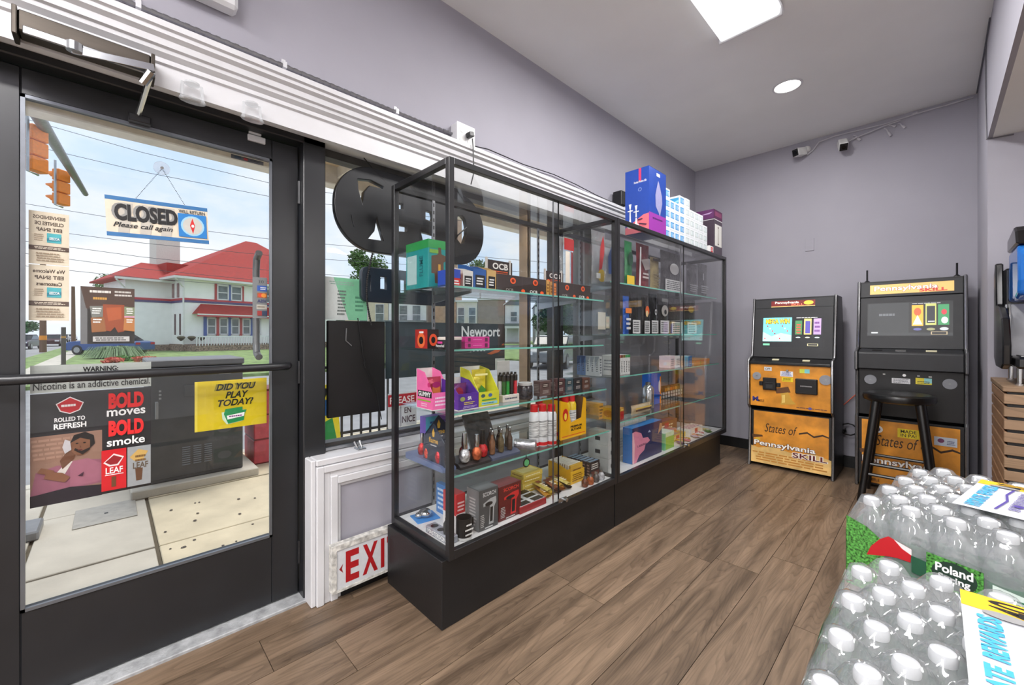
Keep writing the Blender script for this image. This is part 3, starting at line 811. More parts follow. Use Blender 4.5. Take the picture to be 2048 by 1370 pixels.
# outlet box with plug, on the moulding
ob = thing('outlet_box', 'white four-way surface outlet box with a black plug above the moulding', 'outlet', (RX0, 1.40, 2.255))
pbox('box', WHITE, ob, .0, -.06, -.058, .058, .06, .062, bev=.003)
pbox('cover', WHITE, ob, .058, -.062, -.06, .062, .062, .064, bev=.001)
for sy in (-.026, .026):
    for sz in (-.026, .03):
        MB().lathe([(.019, 0), (.019, .002)], n=18).build('socket', M('ivory_socket', (214, 214, 212), .4), ob).matrix_local = __import__('mathutils').Matrix.Translation((.062, sy, sz)) @ __import__('mathutils').Matrix.Rotation(PI / 2, 4, 'Y')
MB().obox((.082, .012, .005), (.018, 0, 0), (0, .016, .004), (0, -.003, .012)).build('plug', BLACKP, ob, bev=.003)
cord('plug_cord', 'short black cord hanging from the plug on the outlet box', [(-1.762, 1.415, 2.235), (-1.762, 1.42, 2.19), (-1.766, 1.425, 2.12), (-1.766, 1.43, 2.06), (-1.80, 1.435, 2.0)], .0035, BLACKP)

# armoured conduit on top of the moulding
pts = []
n = 260
for i in range(n + 1):
    s = i / n
    y = RY0 + .1 + s * (1.34 - RY0 - .1)
    z = 2.258 + (.008 * max(0, (y - 1.15) / .19) if y > 1.15 else 0)
    pts.append((-1.846 + .0, y, z))
cm = MB()
for i in range(n):
    r = .0095 if i % 2 == 0 else .0075
    cm.tube([pts[i], pts[i + 1]], r, 7)
tag(cm.build('armoured_conduit', M('galvanised_conduit', (150, 150, 154), .35, metal=.85)), 'flexible steel conduit along the top of the white moulding', 'conduit')
for y in (.06, .5, 1.0):
    tag(MB().box(-1.858, y, 2.248, -1.834, y + .014, 2.272).box(-1.86, y, 2.270, -1.855, y + .014, 2.290).build('conduit_clip', WHITE), 'small clip holding the steel conduit, ' + ('over the door closer' if y < .3 else 'over the door post' if y < .8 else 'next to the outlet box'), 'clip', 'clips on the steel conduit')
cord('black_wall_wire', 'thin black wire sagging from the outlet box towards the stacked cartons', [(-1.84, 1.46, 2.24), (-1.845, 1.6, 2.262), (-1.845, 1.9, 2.258), (-1.845, 2.2, 2.275), (-1.845, 2.45, 2.27), (-1.84, 2.7, 2.25), (-1.84, 2.93, 2.245)], .003, BLACKP)
cord('grey_wall_wire', 'thin grey wire lying on the white moulding above the showcase', [(-1.84, 1.46, 2.22), (-1.79, 1.65, 2.212), (-1.785, 2.3, 2.21), (-1.785, 2.9, 2.21)], .003, K((120, 120, 124)))
sp = thing('wall_speaker', 'small black loudspeaker on a clear bracket above the moulding', 'speaker', (-1.80, 2.98, 2.212))
pbox('cabinet', BLACKP, sp, -.045, -.03, 0, .035, .04, .12, bev=.004)
pbox('grille', M('black_grille_cloth', (40, 40, 42), .8, bump=.5, bscale=300), sp, .035, -.025, .006, .039, .035, .114)
pbox('bracket', STEEL, sp, -.055, .04, .03, .01, .05, .09)

# emergency light over the door
em = thing('emergency_light', 'white twin-head emergency light on the lilac wall above the door', 'emergency light', (RX0, .24, 2.365))
pbox('body', WHITE, em, 0, -.16, 0, .065, .10, .12, bev=.012)
for sy in (-.10, .045):
    MB().tube([(.03, sy, .12), (.05, sy, .145)], .02, 14).tube([(.035, sy, .16), (.10, sy, .15)], .045, 18).build('lamp_head', WHITE, em, smooth=True)

# clear plastic hooks hung on the moulding
for y in (.205, .385):
    t = thing('clear_hook_plate', 'clear acrylic disc hanging from the moulding, ' + ('next to the door closer arm' if y < .3 else 'above the white door contact'), 'disc', (-1.80, y, 2.03), 0, 'clear acrylic discs on the moulding')
    CP = glassmat('clear_acrylic', (.94, .95, .95), .08, haze=.25)
    MB().lathe([(.036, 0), (.04, .004), (.036, .010)], (0, 0, -.055), 22, sx=.55).build('disc', CP, t, smooth=True)
    MB().tube([(0, -.03, -.05), (-.012, -.026, .012)], .005, 6).tube([(0, .03, -.05), (-.012, .026, .012)], .005, 6).build('strap', CP, t)
    MB().lathe([(.022, 0), (.022, .006)], (-.012, 0, .01), 16).build('pad', CP, t)
# magnetic contact
mc = thing('door_contact', 'small white magnetic contact at the top corner of the door', 'sensor', (-1.985, .44, 1.982))
pbox('magnet', WHITE, mc, 0, -.034, -.012, .012, .030, .014, bev=.002)
pbox('switch', WHITE, mc, .0, -.03, .018, .010, .015, .030, bev=.002)
# blank wall plate
tag(MB().box(-.85, RY1 - .006, 1.94, -.78, RY1, 2.055).build('blank_wall_plate', LILAC, bev=.002), 'blank rectangular cover plate painted lilac on the back wall', 'wall plate')

# EXIT sign standing against the knee wall
ex = thing('exit_sign', 'old white EXIT sign box with red letters leaning against the knee wall', 'sign', (-1.852, .68, .05))
WORN = M('worn_white_paint', (214, 212, 206), .6, noise=.3, scale=45, bump=.5, bscale=40)
pbox('housing', WORN, ex, .012, 0, 0, .046, .36, .205, bev=.003)
prints('face', ex, (.0465, .022, .012), (0, 1, 0), (0, 0, 1), .318, .17, [('r', 0, 0, 1, 1, (216, 218, 222)), ('p', [(.03, .5), (.085, .38), (.068, .5), (.085, .62)], (150, 30, 34))]
       + [('t', c, x, .10, x + ww, .90, (176, 26, 32), dict(bold=.035)) for c, x, ww in (('E', .12, .19), ('X', .36, .23), ('I', .635, .055), ('T', .73, .20))])
pbox('frame', WORN, ex, .046, 0, 0, .051, .36, .011); pbox('frame', WORN, ex, .046, 0, .183, .051, .36, .205); pbox('frame', WORN, ex, .046, 0, .011, .051, .02, .183)

# ================================================================ GOODS
def G(x, u0, u1, vt, z):
    """slot on a shelf: plane x, measured left/right/top -> (front-bottom-centre, width, height)"""
    y0 = onx(u0, HOR, x)[1]; y1 = onx(u1, HOR, x)[1]
    h = onx((u0 + u1) / 2, vt, x)[2] - z
    return (x, (y0 + y1) / 2, z + .0006), abs(y1 - y0), h
def carton(name, label, cat, loc, w, d, h, col, front=(), side=(), top=(), group=None, rz=90, rough=.4, bev=.001, cols=None):
    t = thing(name, label, cat, loc, rz, group)
    mat = col if not isinstance(col, tuple) else M('card_%d_%d_%d' % col, col, rough, noise=.05, scale=30)
    pbox('box', mat, t, -w / 2, 0, 0, w / 2, d, h, bev=bev)
    if front: prints('front_print', t, (-w / 2, 0, 0), (1, 0, 0), (0, 0, 1), w, h, front)
    if side: prints('side_print', t, (-w / 2, d, 0), (0, -1, 0), (0, 0, 1), d, h, side)
    if top: prints('top_print', t, (-w / 2, 0, h), (1, 0, 0), (0, 1, 0), w, d, top)
    return t
def display(name, label, loc, w, d, hf, hb, col, front=(), side=(), group=None, rz=90, inner=(232, 230, 226), cat='display box', lip=.5):
    """open counter display: low printed front, sloping sides, tall back card"""
    t = thing(name, label, cat, loc, rz, group)
    mat = M('card_%d_%d_%d' % col, col, .4, noise=.05, scale=30); inn = M('card_%d_%d_%d' % inner, inner, .6)
    th = .003
    pbox('floor_card', inn, t, -w / 2, 0, 0, w / 2, d, th)
    pbox('front_wall', mat, t, -w / 2, 0, th, w / 2, th, hf)
    sd = [(th, th), (d - th, th), (d - th, hb), (d * lip, hb * .92), (th, hf)]
    MB().prism(sd, 'x', -w / 2, -w / 2 + th).build('side_wall', mat, t)
    MB().prism(sd, 'x', w / 2 - th, w / 2).build('side_wall', mat, t)
    pbox('back_card', inn, t, -w / 2, d - th, th, w / 2, d, hb)
    if front: prints('front_print', t, (-w / 2, 0, 0), (1, 0, 0), (0, 0, 1), w, hf, front)
    if side: prints('side_print', t, (-w / 2, d, 0), (0, -1, 0), (0, 0, 1), d, hb, side)
    return t
FOIL = {}
def foil(rgb, rough=.28):
    return M('foil_%d_%d_%d' % rgb, rgb, rough, metal=.25, noise=.14, scale=14, bump=.5, bscale=30, spec=.7)
CLEARBAG = glassmat('clear_bag', (.93, .94, .94), .10, haze=.14, bump=.6, bscale=45)
def bag(label, loc, w, h, mat, front=(), rz=90, th=.03, group=None, name='foil_bag', cat='bag'):
    t = thing(name, label, cat, loc, rz, group)
    nx, nz = 8, 10
    b = MB(); vs = []
    rs = random.Random(int(loc[1] * 1e4) + int(loc[2] * 100))
    for sgn in (-1, 1):
        for j in range(nz + 1):
            for i in range(nx + 1):
                a, c = i / nx, j / nz
                k = math.sin(PI * a) ** .6 * (math.sin(PI * min(1, c * 1.12 + .0)) if c < .9 else 0) ** .5 if 0 < a < 1 and 0 < c < .9 else 0
                k = abs(k)
                xx = (a - .5) * w * (1 - .06 * math.sin(PI * c)); zz = c * h
                if c == 0: k = .6 * math.sin(PI * a) ** .6 if 0 < a < 1 else 0
                vs.append((xx, th / 2 + sgn * (k * th / 2 + .0006) + (rs.uniform(-.0015, .0015) if k else 0), zz))
    N_ = (nx + 1) * (nz + 1); fs = []
    for s in range(2):
        for j in range(nz):
            for i in range(nx):
                q = [s * N_ + j * (nx + 1) + i, s * N_ + j * (nx + 1) + i + 1, s * N_ + (j + 1) * (nx + 1) + i + 1, s * N_ + (j + 1) * (nx + 1) + i]
                fs.append(tuple(q) if s == 0 else tuple(q[::-1]))
    b.add(vs, fs)
    b.build('pouch', mat, t, smooth=True)
    if front: prints('front_print', t, (-w / 2, -.004, 0), (1, 0, 0), (0, 0, 1), w, h, front)
    return t
WH = (240, 240, 240); BK = (20, 20, 22)
zA, zB, zC, zD = C1['A'], C1['B'], C1['C'], C1['D']

# ---------------------------------------------------------------- showcase by the door, top shelf
carton('boxed_pipe', 'tall teal box with a green lid band, pushed into the showcase corner by the door', 'box', (-1.56, 1.062, zA + .001), .115, .19, .215, (30, 140, 140),
       [('r', 0, .82, 1, 1, (40, 140, 70)), ('p', [(.3, .1), (.7, .1), (.7, .55), (.86, .6), (.86, .68), (.6, .72), (.58, .85), (.45, .85), (.42, .7), (.14, .66), (.14, .3), (.28, .3)], (92, 70, 52)), ('r', .45, .12, .56, .5, (190, 150, 60)), ('r', .05, .72, .45, .80, (110, 160, 60))],
       [('r', 0, .82, 1, 1, (40, 140, 70)), ('r', .06, .1, .5, .72, (170, 200, 200)), ('t', 'FLUME', .62, .25, .78, .68, (16, 90, 100), dict(vert=1))])
loc, w, h = G(-1.45, 903, 920, 528, zA)
carton('lighter_tray', 'small red and blue lighter tray beside the teal box', 'lighter tray', loc, .05, .10, .075, (196, 44, 40), [('r', 0, .5, 1, 1, (40, 70, 170)), ('l', .1, .1, .9, .4, 2, WH)], [('r', 0, 0, 1, 1, (40, 70, 170))])
for i, (u0, u1, vt, col, cc, lab) in enumerate(((926, 946, 530, (206, 204, 200), BK, 'white tray of rolling papers with a black label, top showcase shelf'), (947, 972, 525, (40, 84, 150), BK, 'blue tray of rolling papers with a black label, top showcase shelf'), (974, 992, 528, (190, 156, 100), BK, 'kraft tray of rolling papers with a black label, top showcase shelf'))):
    loc, w, h = G(-1.46, u0, u1, vt, zA)
    display('paper_tray', lab, loc, w, .12, h * .75, h, col, [('r', .15, .1, .9, .7, cc), ('l', .22, .2, .82, .6, 3, (230, 230, 230))], [('l', .1, .1, .9, .6, 4, (120, 120, 126))], 'rolling paper trays')
def ocb(loc, w, h, hb, label, hu):
    t = thing('paper_display_box', label, 'display box', loc, 90, 'dark display boxes with orange seals')
    DK = M('dark_brown_card', (58, 48, 46), .4, noise=.06)
    pbox('box', DK, t, -w / 2, 0, 0, w / 2, .13, h, bev=.0015)
    hd = MB().box(-w * .48, .085, h, w * .02, .092, hb).build('header_card', DK, t)
    for sx in (-.47, -.02):
        MB().box(sx * w - .008, .083, h * .4, sx * w + .006, .094, hb + .012).build('side_tab', M('pale_card', (200, 196, 190), .5), hd, bev=.003)
    prints('header_print', t, (-w * .46, .0845, h), (1, 0, 0), (0, 0, 1), w * .46, hb - h, [('t', 'OCB', .2, .45, .85, .85, (240, 236, 230), dict(bold=.03)), ('l', .25, .15, .85, .38, 2, (226, 96, 40)), ('e', .14, .2, .09, .14, (232, 92, 40))])
    prints('front_print', t, (-w / 2, 0, 0), (1, 0, 0), (0, 0, 1), w, h, [('r', .48, 0, .485, 1, (90, 80, 78)), ('e', .30, .68, .055, .18, (232, 92, 40)), ('e', .30, .68, .03, .10, (120, 44, 24)), ('e', .76, .72, .055, .18, (232, 92, 40)), ('e', .76, .72, .03, .10, (120, 44, 24)), ('e', .50, .14, .04, .11, (232, 92, 40)), ('t', 'OCB', .64, .06, .80, .24, (240, 240, 236), dict(bold=.02)), ('t', 'OCB', .16, .06, .30, .22, (150, 146, 140), dict(bold=.02)), ('e', .9, .14, .04, .10, (232, 92, 40))])
    return t
loc, w, h = G(-1.46, 994, 1092, 540, zA); ocb(loc, w, .085, .165, 'dark brown display box with orange seals and a tall header card', 0)
loc, w, h = G(-1.46, 1112, 1181, 552, zA); ocb(loc, w, .085, .155, 'second dark brown display box with orange seals, beside the tan cone packs', 0)
for i, u in enumerate((1093, 1100, 1107)):
    loc, w, h = G(-1.46, u, u + 6, 545, zA)
    carton('cone_pack', ['tan pack of cones touching the first dark display box', 'middle tan pack of cones between the dark display boxes', 'orange pack of cones touching the second dark display box'][i], 'pack', loc, w * .95, .09, .085 - .006 * i, ((196, 146, 74), (176, 128, 70), (224, 124, 44))[i], [('l', .2, .2, .8, .8, 3, (120, 70, 30))], group='cone packs between the display boxes')
# bags at the far end of the top shelf
loc, w, h = G(-1.63, 1122, 1148, 475, zA); bag('clear bag with a red top and pale pipes, leaning by the inner glass', loc, w, h, CLEARBAG, [('r', .2, .80, .95, .98, (170, 40, 40)), ('r', .3, .25, .62, .78, (226, 214, 200)), ('r', .72, .2, .86, .78, (130, 40, 44)), ('l', .2, .08, .8, .2, 2, (90, 50, 40))], group='clear bags of pipes')
loc, w, h = G(-1.55, 1186, 1213, 462, C2['A']); bag('clear bag holding a red and yellow pipe, top shelf behind the inner glass', loc, w, h, CLEARBAG, [('p', [(.4, .25), (.62, .3), (.85, .7), (.7, .92), (.5, .7)], (186, 44, 46)), ('e', .6, .16, .28, .12, (206, 170, 50)), ('r', .2, .1, .5, .2, WH)], group='clear bags of pipes')
loc, w, h = G(-1.46, 1212, 1232, 480, C2['A']); bag('clear bag holding a dark blue pipe, against the showcase post', loc, w, h, CLEARBAG, [('p', [(.2, .2), (.8, .2), (.9, .6), (.5, .85), (.15, .6)], (40, 70, 130))], group='clear bags of pipes')
loc, w, h = G(-1.55, 1188, 1224, 585, C2['B']); bag('smoky grey bag with a pale carton inside, middle shelf by the inner glass', loc, w, h * .95, glassmat('smoky_bag', (.62, .63, .63), .08, haze=.12, bump=.5), [('r', .18, .12, .6, .55, (214, 204, 190)), ('r', .62, .15, .82, .45, (196, 176, 150))])

# ---------------------------------------------------------------- second shelf
for k in range(2):
    loc, w, h = G(-1.45, 930, 979, 676, zB)
    carton('magenta_box', ['flat magenta box, lower of the pair on the second shelf', 'flat magenta box, upper of the pair on the second shelf'][k], 'box', (loc[0], loc[1], zB + .0006 + k * .0262), w, .16, .0255, (196, 44, 132), [('r', .12, .2, .22, .8, (90, 16, 60)), ('r', .80, .15, .92, .85, (90, 16, 60)), ('l', .3, .4, .72, .6, 1, (230, 140, 190))], [('r', .3, .3, .5, .7, (120, 20, 80)), ('l', .6, .3, .9, .7, 1, (120, 20, 80))], group='flat magenta boxes')
carton('orange_device_box', 'small black and orange box standing behind the round black tub', 'box', (-1.56, 1.03, zB + .0006), .06, .10, .085, (36, 26, 26), [('e', .5, .45, .35, .32, (226, 80, 40)), ('e', .5, .45, .18, .17, BK)], [('r', 0, 0, 1, 1, (170, 40, 34)), ('e', .5, .42, .32, .4, (232, 110, 60)), ('e', .5, .42, .18, .2, BK), ('r', .35, .8, .7, .9, WH)])
tb = thing('round_tub', 'round black tub with pink and white lettering near the showcase corner', 'tub', (-1.455, 1.045, zB + .0006))
MB().lathe([(.046, 0), (.05, .004), (.05, .040)], n=24).build('tub', BLACKP, tb, smooth=True)
MB().lathe([(.052, .040), (.052, .050), (.046, .052)], n=24).build('lid', K((216, 204, 196)), tb, smooth=True)
prints('label', tb, (-.03, -.0505, .006), (1, 0, 0), (0, 0, 1), .06, .03, [('t', 'Hammerhead', 0, .1, 1, .5, WH), ('r', .2, .6, .8, .9, (200, 60, 140))])

# ---------------------------------------------------------------- third shelf
t = display('gummy_display', 'pink display box with a slanted side in the corner of the third shelf', (-1.50, 1.03, zC + .0006), .085, .13, .075, .175, (240, 110, 170), [('l', .1, .2, .9, .8, 3, (250, 220, 236))], [('e', .78, .62, .08, .06, (200, 40, 110)), ('r', .1, .30, .95, .46, BK), ('t', 'GUMMY', .14, .32, .9, .44, WH, dict(bold=.03)), ('r', .1, .20, .9, .235, (150, 180, 60)), ('l', .3, .06, .7, .16, 2, (250, 210, 230))], 'open gummy display boxes')
bag('magenta and orange pouch inside the pink display box', (-1.54, 1.03, zC + .005), .07, .135, foil((200, 60, 90)), [('e', .5, .55, .3, .3, (226, 130, 60)), ('e', .5, .75, .3, .1, (170, 30, 100))], group='gummy pouches', name='gummy_pouch', cat='pouch', th=.03)
loc, w, h = G(-1.42, 917, 957, 785, zC)
display('gummy_display', 'purple display box between the pink and the yellow one', loc, w, .13, h * .95, .13, (84, 44, 150), [('e', .2, .68, .12, .14, (150, 160, 90)), ('t', 'SR', .45, .6, .65, .8, WH, dict(bold=.03)), ('l', .25, .3, .8, .5, 2, (220, 200, 90)), ('l', .2, .1, .9, .25, 2, (190, 170, 220))], [('l', .1, .1, .8, .5, 3, (180, 150, 220))], 'open gummy display boxes')
bag('dark red and purple pouch inside the purple display box', (loc[0] - .055, loc[1], zC + .005), .085, .105, foil((110, 40, 110)), [('e', .35, .6, .25, .25, (150, 30, 60))], group='gummy pouches', name='gummy_pouch', cat='pouch', th=.03)
loc, w, h = G(-1.42, 958, 998, 783, zC)
display('gummy_display', 'yellow green display box beside the pen torch stand', loc, w, .14, h * 1.0, .175, (206, 206, 50), [('e', .2, .75, .10, .12, (60, 90, 90)), ('e', .55, .75, .10, .12, (60, 100, 160)), ('r', .15, .42, .85, .5, (60, 150, 80)), ('r', .12, .15, .9, .33, (150, 206, 206)), ('l', .15, .18, .85, .3, 1, (60, 120, 150))], [('l', .1, .1, .8, .4, 3, (120, 130, 30))], 'open gummy display boxes')
bag('yellow pouch with a green leaf inside the yellow display box', (loc[0] - .06, loc[1], zC + .005), .085, .16, foil((226, 206, 60)), [('p', [(.2, .35), (.5, .55), (.85, .4), (.6, .22), (.3, .22)], (60, 140, 50)), ('r', .05, .82, .95, .88, (240, 232, 160))], group='gummy pouches', name='gummy_pouch', cat='pouch', th=.03)
loc, w, h = G(-1.47, 998, 1030, 722, zC)
ps = thing('pen_torch_stand', 'silver back card and white base of the pen torch stand', 'stand', loc, 90)
pbox('base', K((214, 208, 200)), ps, -.055, -.03, 0, .055, .03, .035, bev=.002)
pbox('back_card', K((180, 178, 176)), ps, -.045, .022, .035, .04, .026, h, bev=.002)
prints('base_print', ps, (-.055, -.03, 0), (1, 0, 0), (0, 0, 1), .11, .035, [('l', .1, .3, .9, .7, 1, (90, 96, 110))])
PENC = [(40, 90, 40), (40, 140, 60), (30, 30, 34), (196, 40, 56), (214, 214, 216), (200, 140, 50), (40, 40, 44), (120, 60, 40)]
for i in range(8):
    rr, cc = divmod(i, 4)
    t = thing('pen_torch', ['green camouflage', 'bright green', 'plain black', 'red', 'white', 'amber', 'charcoal', 'brown'][i] + ' pen torch with a black cap in the silver stand', 'torch', (loc[0] + .018 - .026 * rr, loc[1] - .04 + cc * .026, zC + .0365), 0, 'pen torches in the stand')
    MB().lathe([(.0095, 0), (.0095, .065)], n=10).build('barrel', K(PENC[i], .3), t, smooth=True)
    MB().lathe([(.0115, .065), (.0115, .092), (.006, .098), (.006, .106)], n=10).build('cap', BLACKP, t, smooth=True)
jr = thing('glass_jar', 'dark patterned jar with a clear lid next to the pen torches', 'jar', (-1.46, onx(1050, HOR, -1.46)[1], zC + .0006))
MB().lathe([(.036, 0), (.04, .006), (.04, .062), (.034, .07)], n=22).build('jar', M('dark_marbled_glass', (46, 46, 52), .2, noise=.9, scale=60), jr, smooth=True)
MB().lathe([(.037, .07), (.037, .082), (.03, .084)], n=22).build('lid', K((180, 180, 178), .3), jr, smooth=True)
for i, (u0, u1, vt, c) in enumerate(((1080, 1102, 762, (96, 76, 74)), (1113, 1130, 758, (84, 56, 58)), (1131, 1147, 757, (64, 84, 92)), (1148, 1164, 756, (40, 38, 40)), (1165, 1180, 756, (92, 60, 48)))):
    loc, w, h = G(-1.45, u0, u1, vt, zC)
    carton('dark_carton', ['taupe', 'maroon', 'slate blue', 'black', 'chestnut'][i] + ' small upright carton in the row on the third shelf', 'carton', loc, w * .96, .05, h, c, [('l', .2, .15, .8, .4, 3, (170, 160, 156)), ('r', .2, .55, .8, .85, tuple(int(k * .7) for k in c)), ('l', .25, .6, .75, .8, 2, (200, 190, 180))], [('l', .1, .2, .9, .8, 6, (150, 140, 136))], group='small dark cartons')

# ---------------------------------------------------------------- fourth shelf: lighters, butane
def navy_card(label, loc, w, h, rz=90):
    t = thing('lighter_display_card', label, 'display card', loc, rz, 'navy peaked display cards')
    NV = M('navy_card', (32, 40, 58), .4, noise=.06)
    MB().prism([(-w / 2, 0), (w / 2, 0), (w / 2, h * .62), (0, h), (-w / 2, h * .62)], 'y', 0, .004).build('card', NV, t)
    prints('card_print', t, (-w / 2, 0, 0), (1, 0, 0), (0, 0, 1), w, h, [('p', [(.5, .9), (.56, .8), (.54, .70), (.46, .70), (.44, .8)], (206, 160, 50)), ('t', 'flame', .28, .56, .72, .68, (206, 160, 50), dict(bold=.02)), ('l', .35, .48, .65, .53, 1, (190, 190, 196))])
    return t
navy_card('navy peaked display card with gold flame facing the room', (-1.62, 1.10, zD + .0006), .15, .20)
navy_card('navy peaked display card with gold flame facing the door', (-1.52, 1.005, zD + .0006), .16, .19, 0)
carton('violet_box', 'cyan and violet box standing behind the peaked navy card', 'box', (-1.66, 1.13, zD + .0006), .15, .05, .19, (110, 90, 170), [('r', 0, .6, .5, 1, (90, 170, 196)), ('r', .5, .5, 1, 1, (130, 80, 170)), ('l', .1, .7, .9, .9, 2, (40, 60, 120))])
def tray(label, loc, w, d, h, col, front):
    t = thing('lighter_tray', label, 'lighter tray', loc, 90, 'trays of ornate lighters')
    c = M('card_%d_%d_%d' % col, col, .4)
    MB().prism([(0, 0), (d, 0), (d, h * 1.3), (.02, h), (0, h * .5)], 'x', -w / 2, w / 2).build('tray', c, t)
    prints('tray_print', t, (-w / 2, 0, 0), (1, 0, 0), (0, .6, .8), w, h * .7, front)
    return t
tray('black lighter tray with gold lettering and a white sticker', (-1.405, 1.15, zD + .0006), .17, .11, .022, (30, 30, 34), [('t', 'ALADDIN', .42, .2, .92, .8, (206, 166, 60), dict(bold=.03)), ('r', .08, .25, .26, .75, (220, 220, 224))])
tray('slate blue lighter tray with white script under the brown bottle lighters', (-1.405, 1.335, zD + .0006), .18, .11, .022, (70, 78, 100), [('t', 'Cocoa Twist', .3, .2, .9, .8, (226, 226, 232), dict(shear=.3)), ('e', .16, .5, .06, .35, (226, 206, 214))])
tray('blue lighter tray with red script at the showcase corner', (-1.43, 1.025, zD + .0006), .07, .30, .022, (96, 112, 150), [('t', 'Dark', .1, .2, .9, .8, (200, 60, 80), dict(shear=.3))])
def ornate(label, x, y, body, metal=False, s=1.0, z=None):
    t = thing('ornate_lighter', label, 'lighter', (x, y, (z or zD) + .0245), 0, 'ornate bottle lighters')
    m = M('orn_%d_%d_%d_%d' % (*body, metal), body, .18, metal=.7 if metal else .1, noise=.3, scale=70, bump=.5, bscale=90)
    MB().lathe([(.014 * s, 0), (.019 * s, .008), (.021 * s, .03), (.017 * s, .045), (.009 * s, .055)], n=12).build('body', m, t, smooth=True)
    MB().lathe([(.0085 * s, .055), (.0105 * s, .06), (.0095 * s, .085), (.008 * s, .1 * s)], n=10).build('neck', CHROME if metal else BLACKP, t, smooth=True)
    return t
ornate('clear cut glass lighter with a chrome neck on the black tray', -1.43, 1.105, (214, 216, 220), True, 1.25)
ornate('copper coloured ornate lighter on the black tray', -1.42, 1.165, (214, 110, 70), True, 1.1)
ornate('red glass lighter with a tall black neck on the black tray', -1.44, 1.215, (190, 24, 34), False, 1.2)
ornate('dark red lighter half hidden behind the cut glass one', -1.47, 1.13, (130, 26, 34), True, 1.0)
ornate('smoky chrome lighter at the room side of the corner tray', -1.42, 1.02, (90, 90, 94), True, 1.1)
ornate('orange bottle lighter on the corner tray', -1.58, 1.02, (206, 70, 50), False, 1.0)
ornate('crimson bottle lighter on the corner tray', -1.65, 1.03, (190, 40, 44), True, 1.0)
ornate('scarlet bottle lighter beside the smoky chrome one', -1.49, 1.015, (200, 44, 56), True, .9)
for i in range(6):
    t = thing('bottle_lighter', ['amber', 'dark brown', 'olive', 'black brown', 'smoky brown', 'grey brown'][i] + ' bottle shaped lighter on the slate blue tray', 'lighter', (-1.43 - .045 * (i % 2), 1.265 + .028 * i, zD + .026), 0, 'bottle shaped lighters')
    MB().lathe([(.013, 0), (.0145, .004), (.0145, .055), (.007, .075), (.0065, .09)], n=12).build('body', M('amber_bottle_%d' % i, ((120, 84, 60), (52, 36, 30), (96, 84, 60), (40, 32, 30), (74, 60, 52), (100, 90, 80))[i], .2, noise=.3, scale=60), t, smooth=True)
    MB().lathe([(.008, .09), (.008, .105), (.005, .108)], n=10).build('cap', STEEL, t, smooth=True)
ld = thing('open_lighter_case', 'black plastic case standing open behind the bottle lighters', 'case', (-1.50, 1.31, zD + .0006), 90)
MB().prism([(0, 0), (.06, 0), (.06, .03), (0, .03)], 'x', -.085, .085).build('case_base', BLACKP, ld, bev=.004)
MB().obox((0, .075, .105), (.085, 0, 0), (0, .004, -.002), (0, .035, .078)).build('case_lid', M('scuffed_black_lid', (60, 62, 64), .35, noise=.35, scale=40), ld, bev=.006)
rl = thing('silver_roll', 'silver foil roll lying beside the white butane cans', 'roll', (-1.43, 1.485, zD + .028))
MB().tube([(-.045, -.03, 0), (.045, .03, 0)], .027, 18).build('roll', M('silver_foil', (190, 192, 198), .25, metal=.8, noise=.2, bump=.4), rl, smooth=True)
MB().tube([(.045, .03, 0), (.047, .0315, 0)], .010, 12).build('core', K((120, 112, 100)), rl)
def can(label, x, y, body, cap, h, r=.027, band=True, z=None, group='butane cans'):
    t = thing('butane_can', label, 'can', (x, y, (z or zD) + .0008), 0, group)
    MB().lathe([(r * .95, 0), (r, .004), (r, h * .76), (r * .72, h * .83)], n=20).build('can', K(body, .25), t, smooth=True)
    MB().lathe([(r * .74, h * .82), (r * .74, h * .985), (r * .6, h)], n=20).build('cap', K(cap, .35), t, smooth=True)
    if band: MB().lathe([(r * 1.004, .004), (r * 1.006, h * .10)], n=20, cap=False).build('base_band', K((206, 40, 44), .3), t, smooth=True)
    MB().lathe([(r * 1.005, h * .2), (r * 1.006, h * .62)], n=20, cap=False).build('label_wrap', M('wrap_%d' % body[0], tuple(min(255, int(c * 1.0)) for c in body), .3, noise=.5, scale=90, stretch=(.2, .2, 3)), t, smooth=True)
    return t
for i, (u, x, v) in enumerate(((1068, -1.45, 815), (1085, -1.43, 818), (1103, -1.41, 824), (1078, -1.52, 818))):
    y = onx(u, HOR, x)[1]
    can(['white butane can with a red cap nearest the silver roll', 'white butane can with a red cap, second from the silver roll', 'white butane can with a red cap in front of the yellow carton, taller', 'white butane can with a red cap behind the taller one'][i], x, y, (226, 228, 232), (206, 30, 36), .215 if i != 2 else .21)
loc, w, h = G(-1.42, 1121, 1172, 828, zD)
yc = thing('can_carton', 'yellow open carton of butane cans with red print', 'carton', (loc[0], loc[1], loc[2]), 90)
YL = M('yellow_card', (238, 178, 20), .4, noise=.05)
KB = M('brown_card_inside', (120, 84, 50), .6)
hw, cd = w / 2, .14
MB().prism([(-hw, 0), (hw, 0), (hw, .205), (hw * .8, .215), (hw * .62, .10), (-hw * .2, .085), (-hw * .5, .20), (-hw, .215)], 'y', 0, .003).build('front_wall', YL, yc)
pbox('side_wall', YL, yc, -hw, .003, 0, -hw + .003, cd, .215); pbox('side_wall', KB, yc, hw - .003, .003, 0, hw, cd, .215); pbox('back_wall', KB, yc, -hw, cd - .003, 0, hw, cd, .215); pbox('floor_card', KB, yc, -hw, .003, 0, hw, cd, .003)
prints('front_print', yc, (-hw, 0, 0), (1, 0, 0), (0, 0, 1), w, .215, [('t', 'PREMIUM', .38, .25, .82, .31, (40, 30, 20), dict(bold=.04)), ('t', 'BUTANE', .40, .17, .80, .235, (40, 30, 20), dict(bold=.04)), ('r', .05, .06, .95, .08, (226, 90, 30)), ('e', .18, .62, .10, .16, (206, 40, 30)), ('e', .18, .58, .05, .09, (250, 220, 80))])
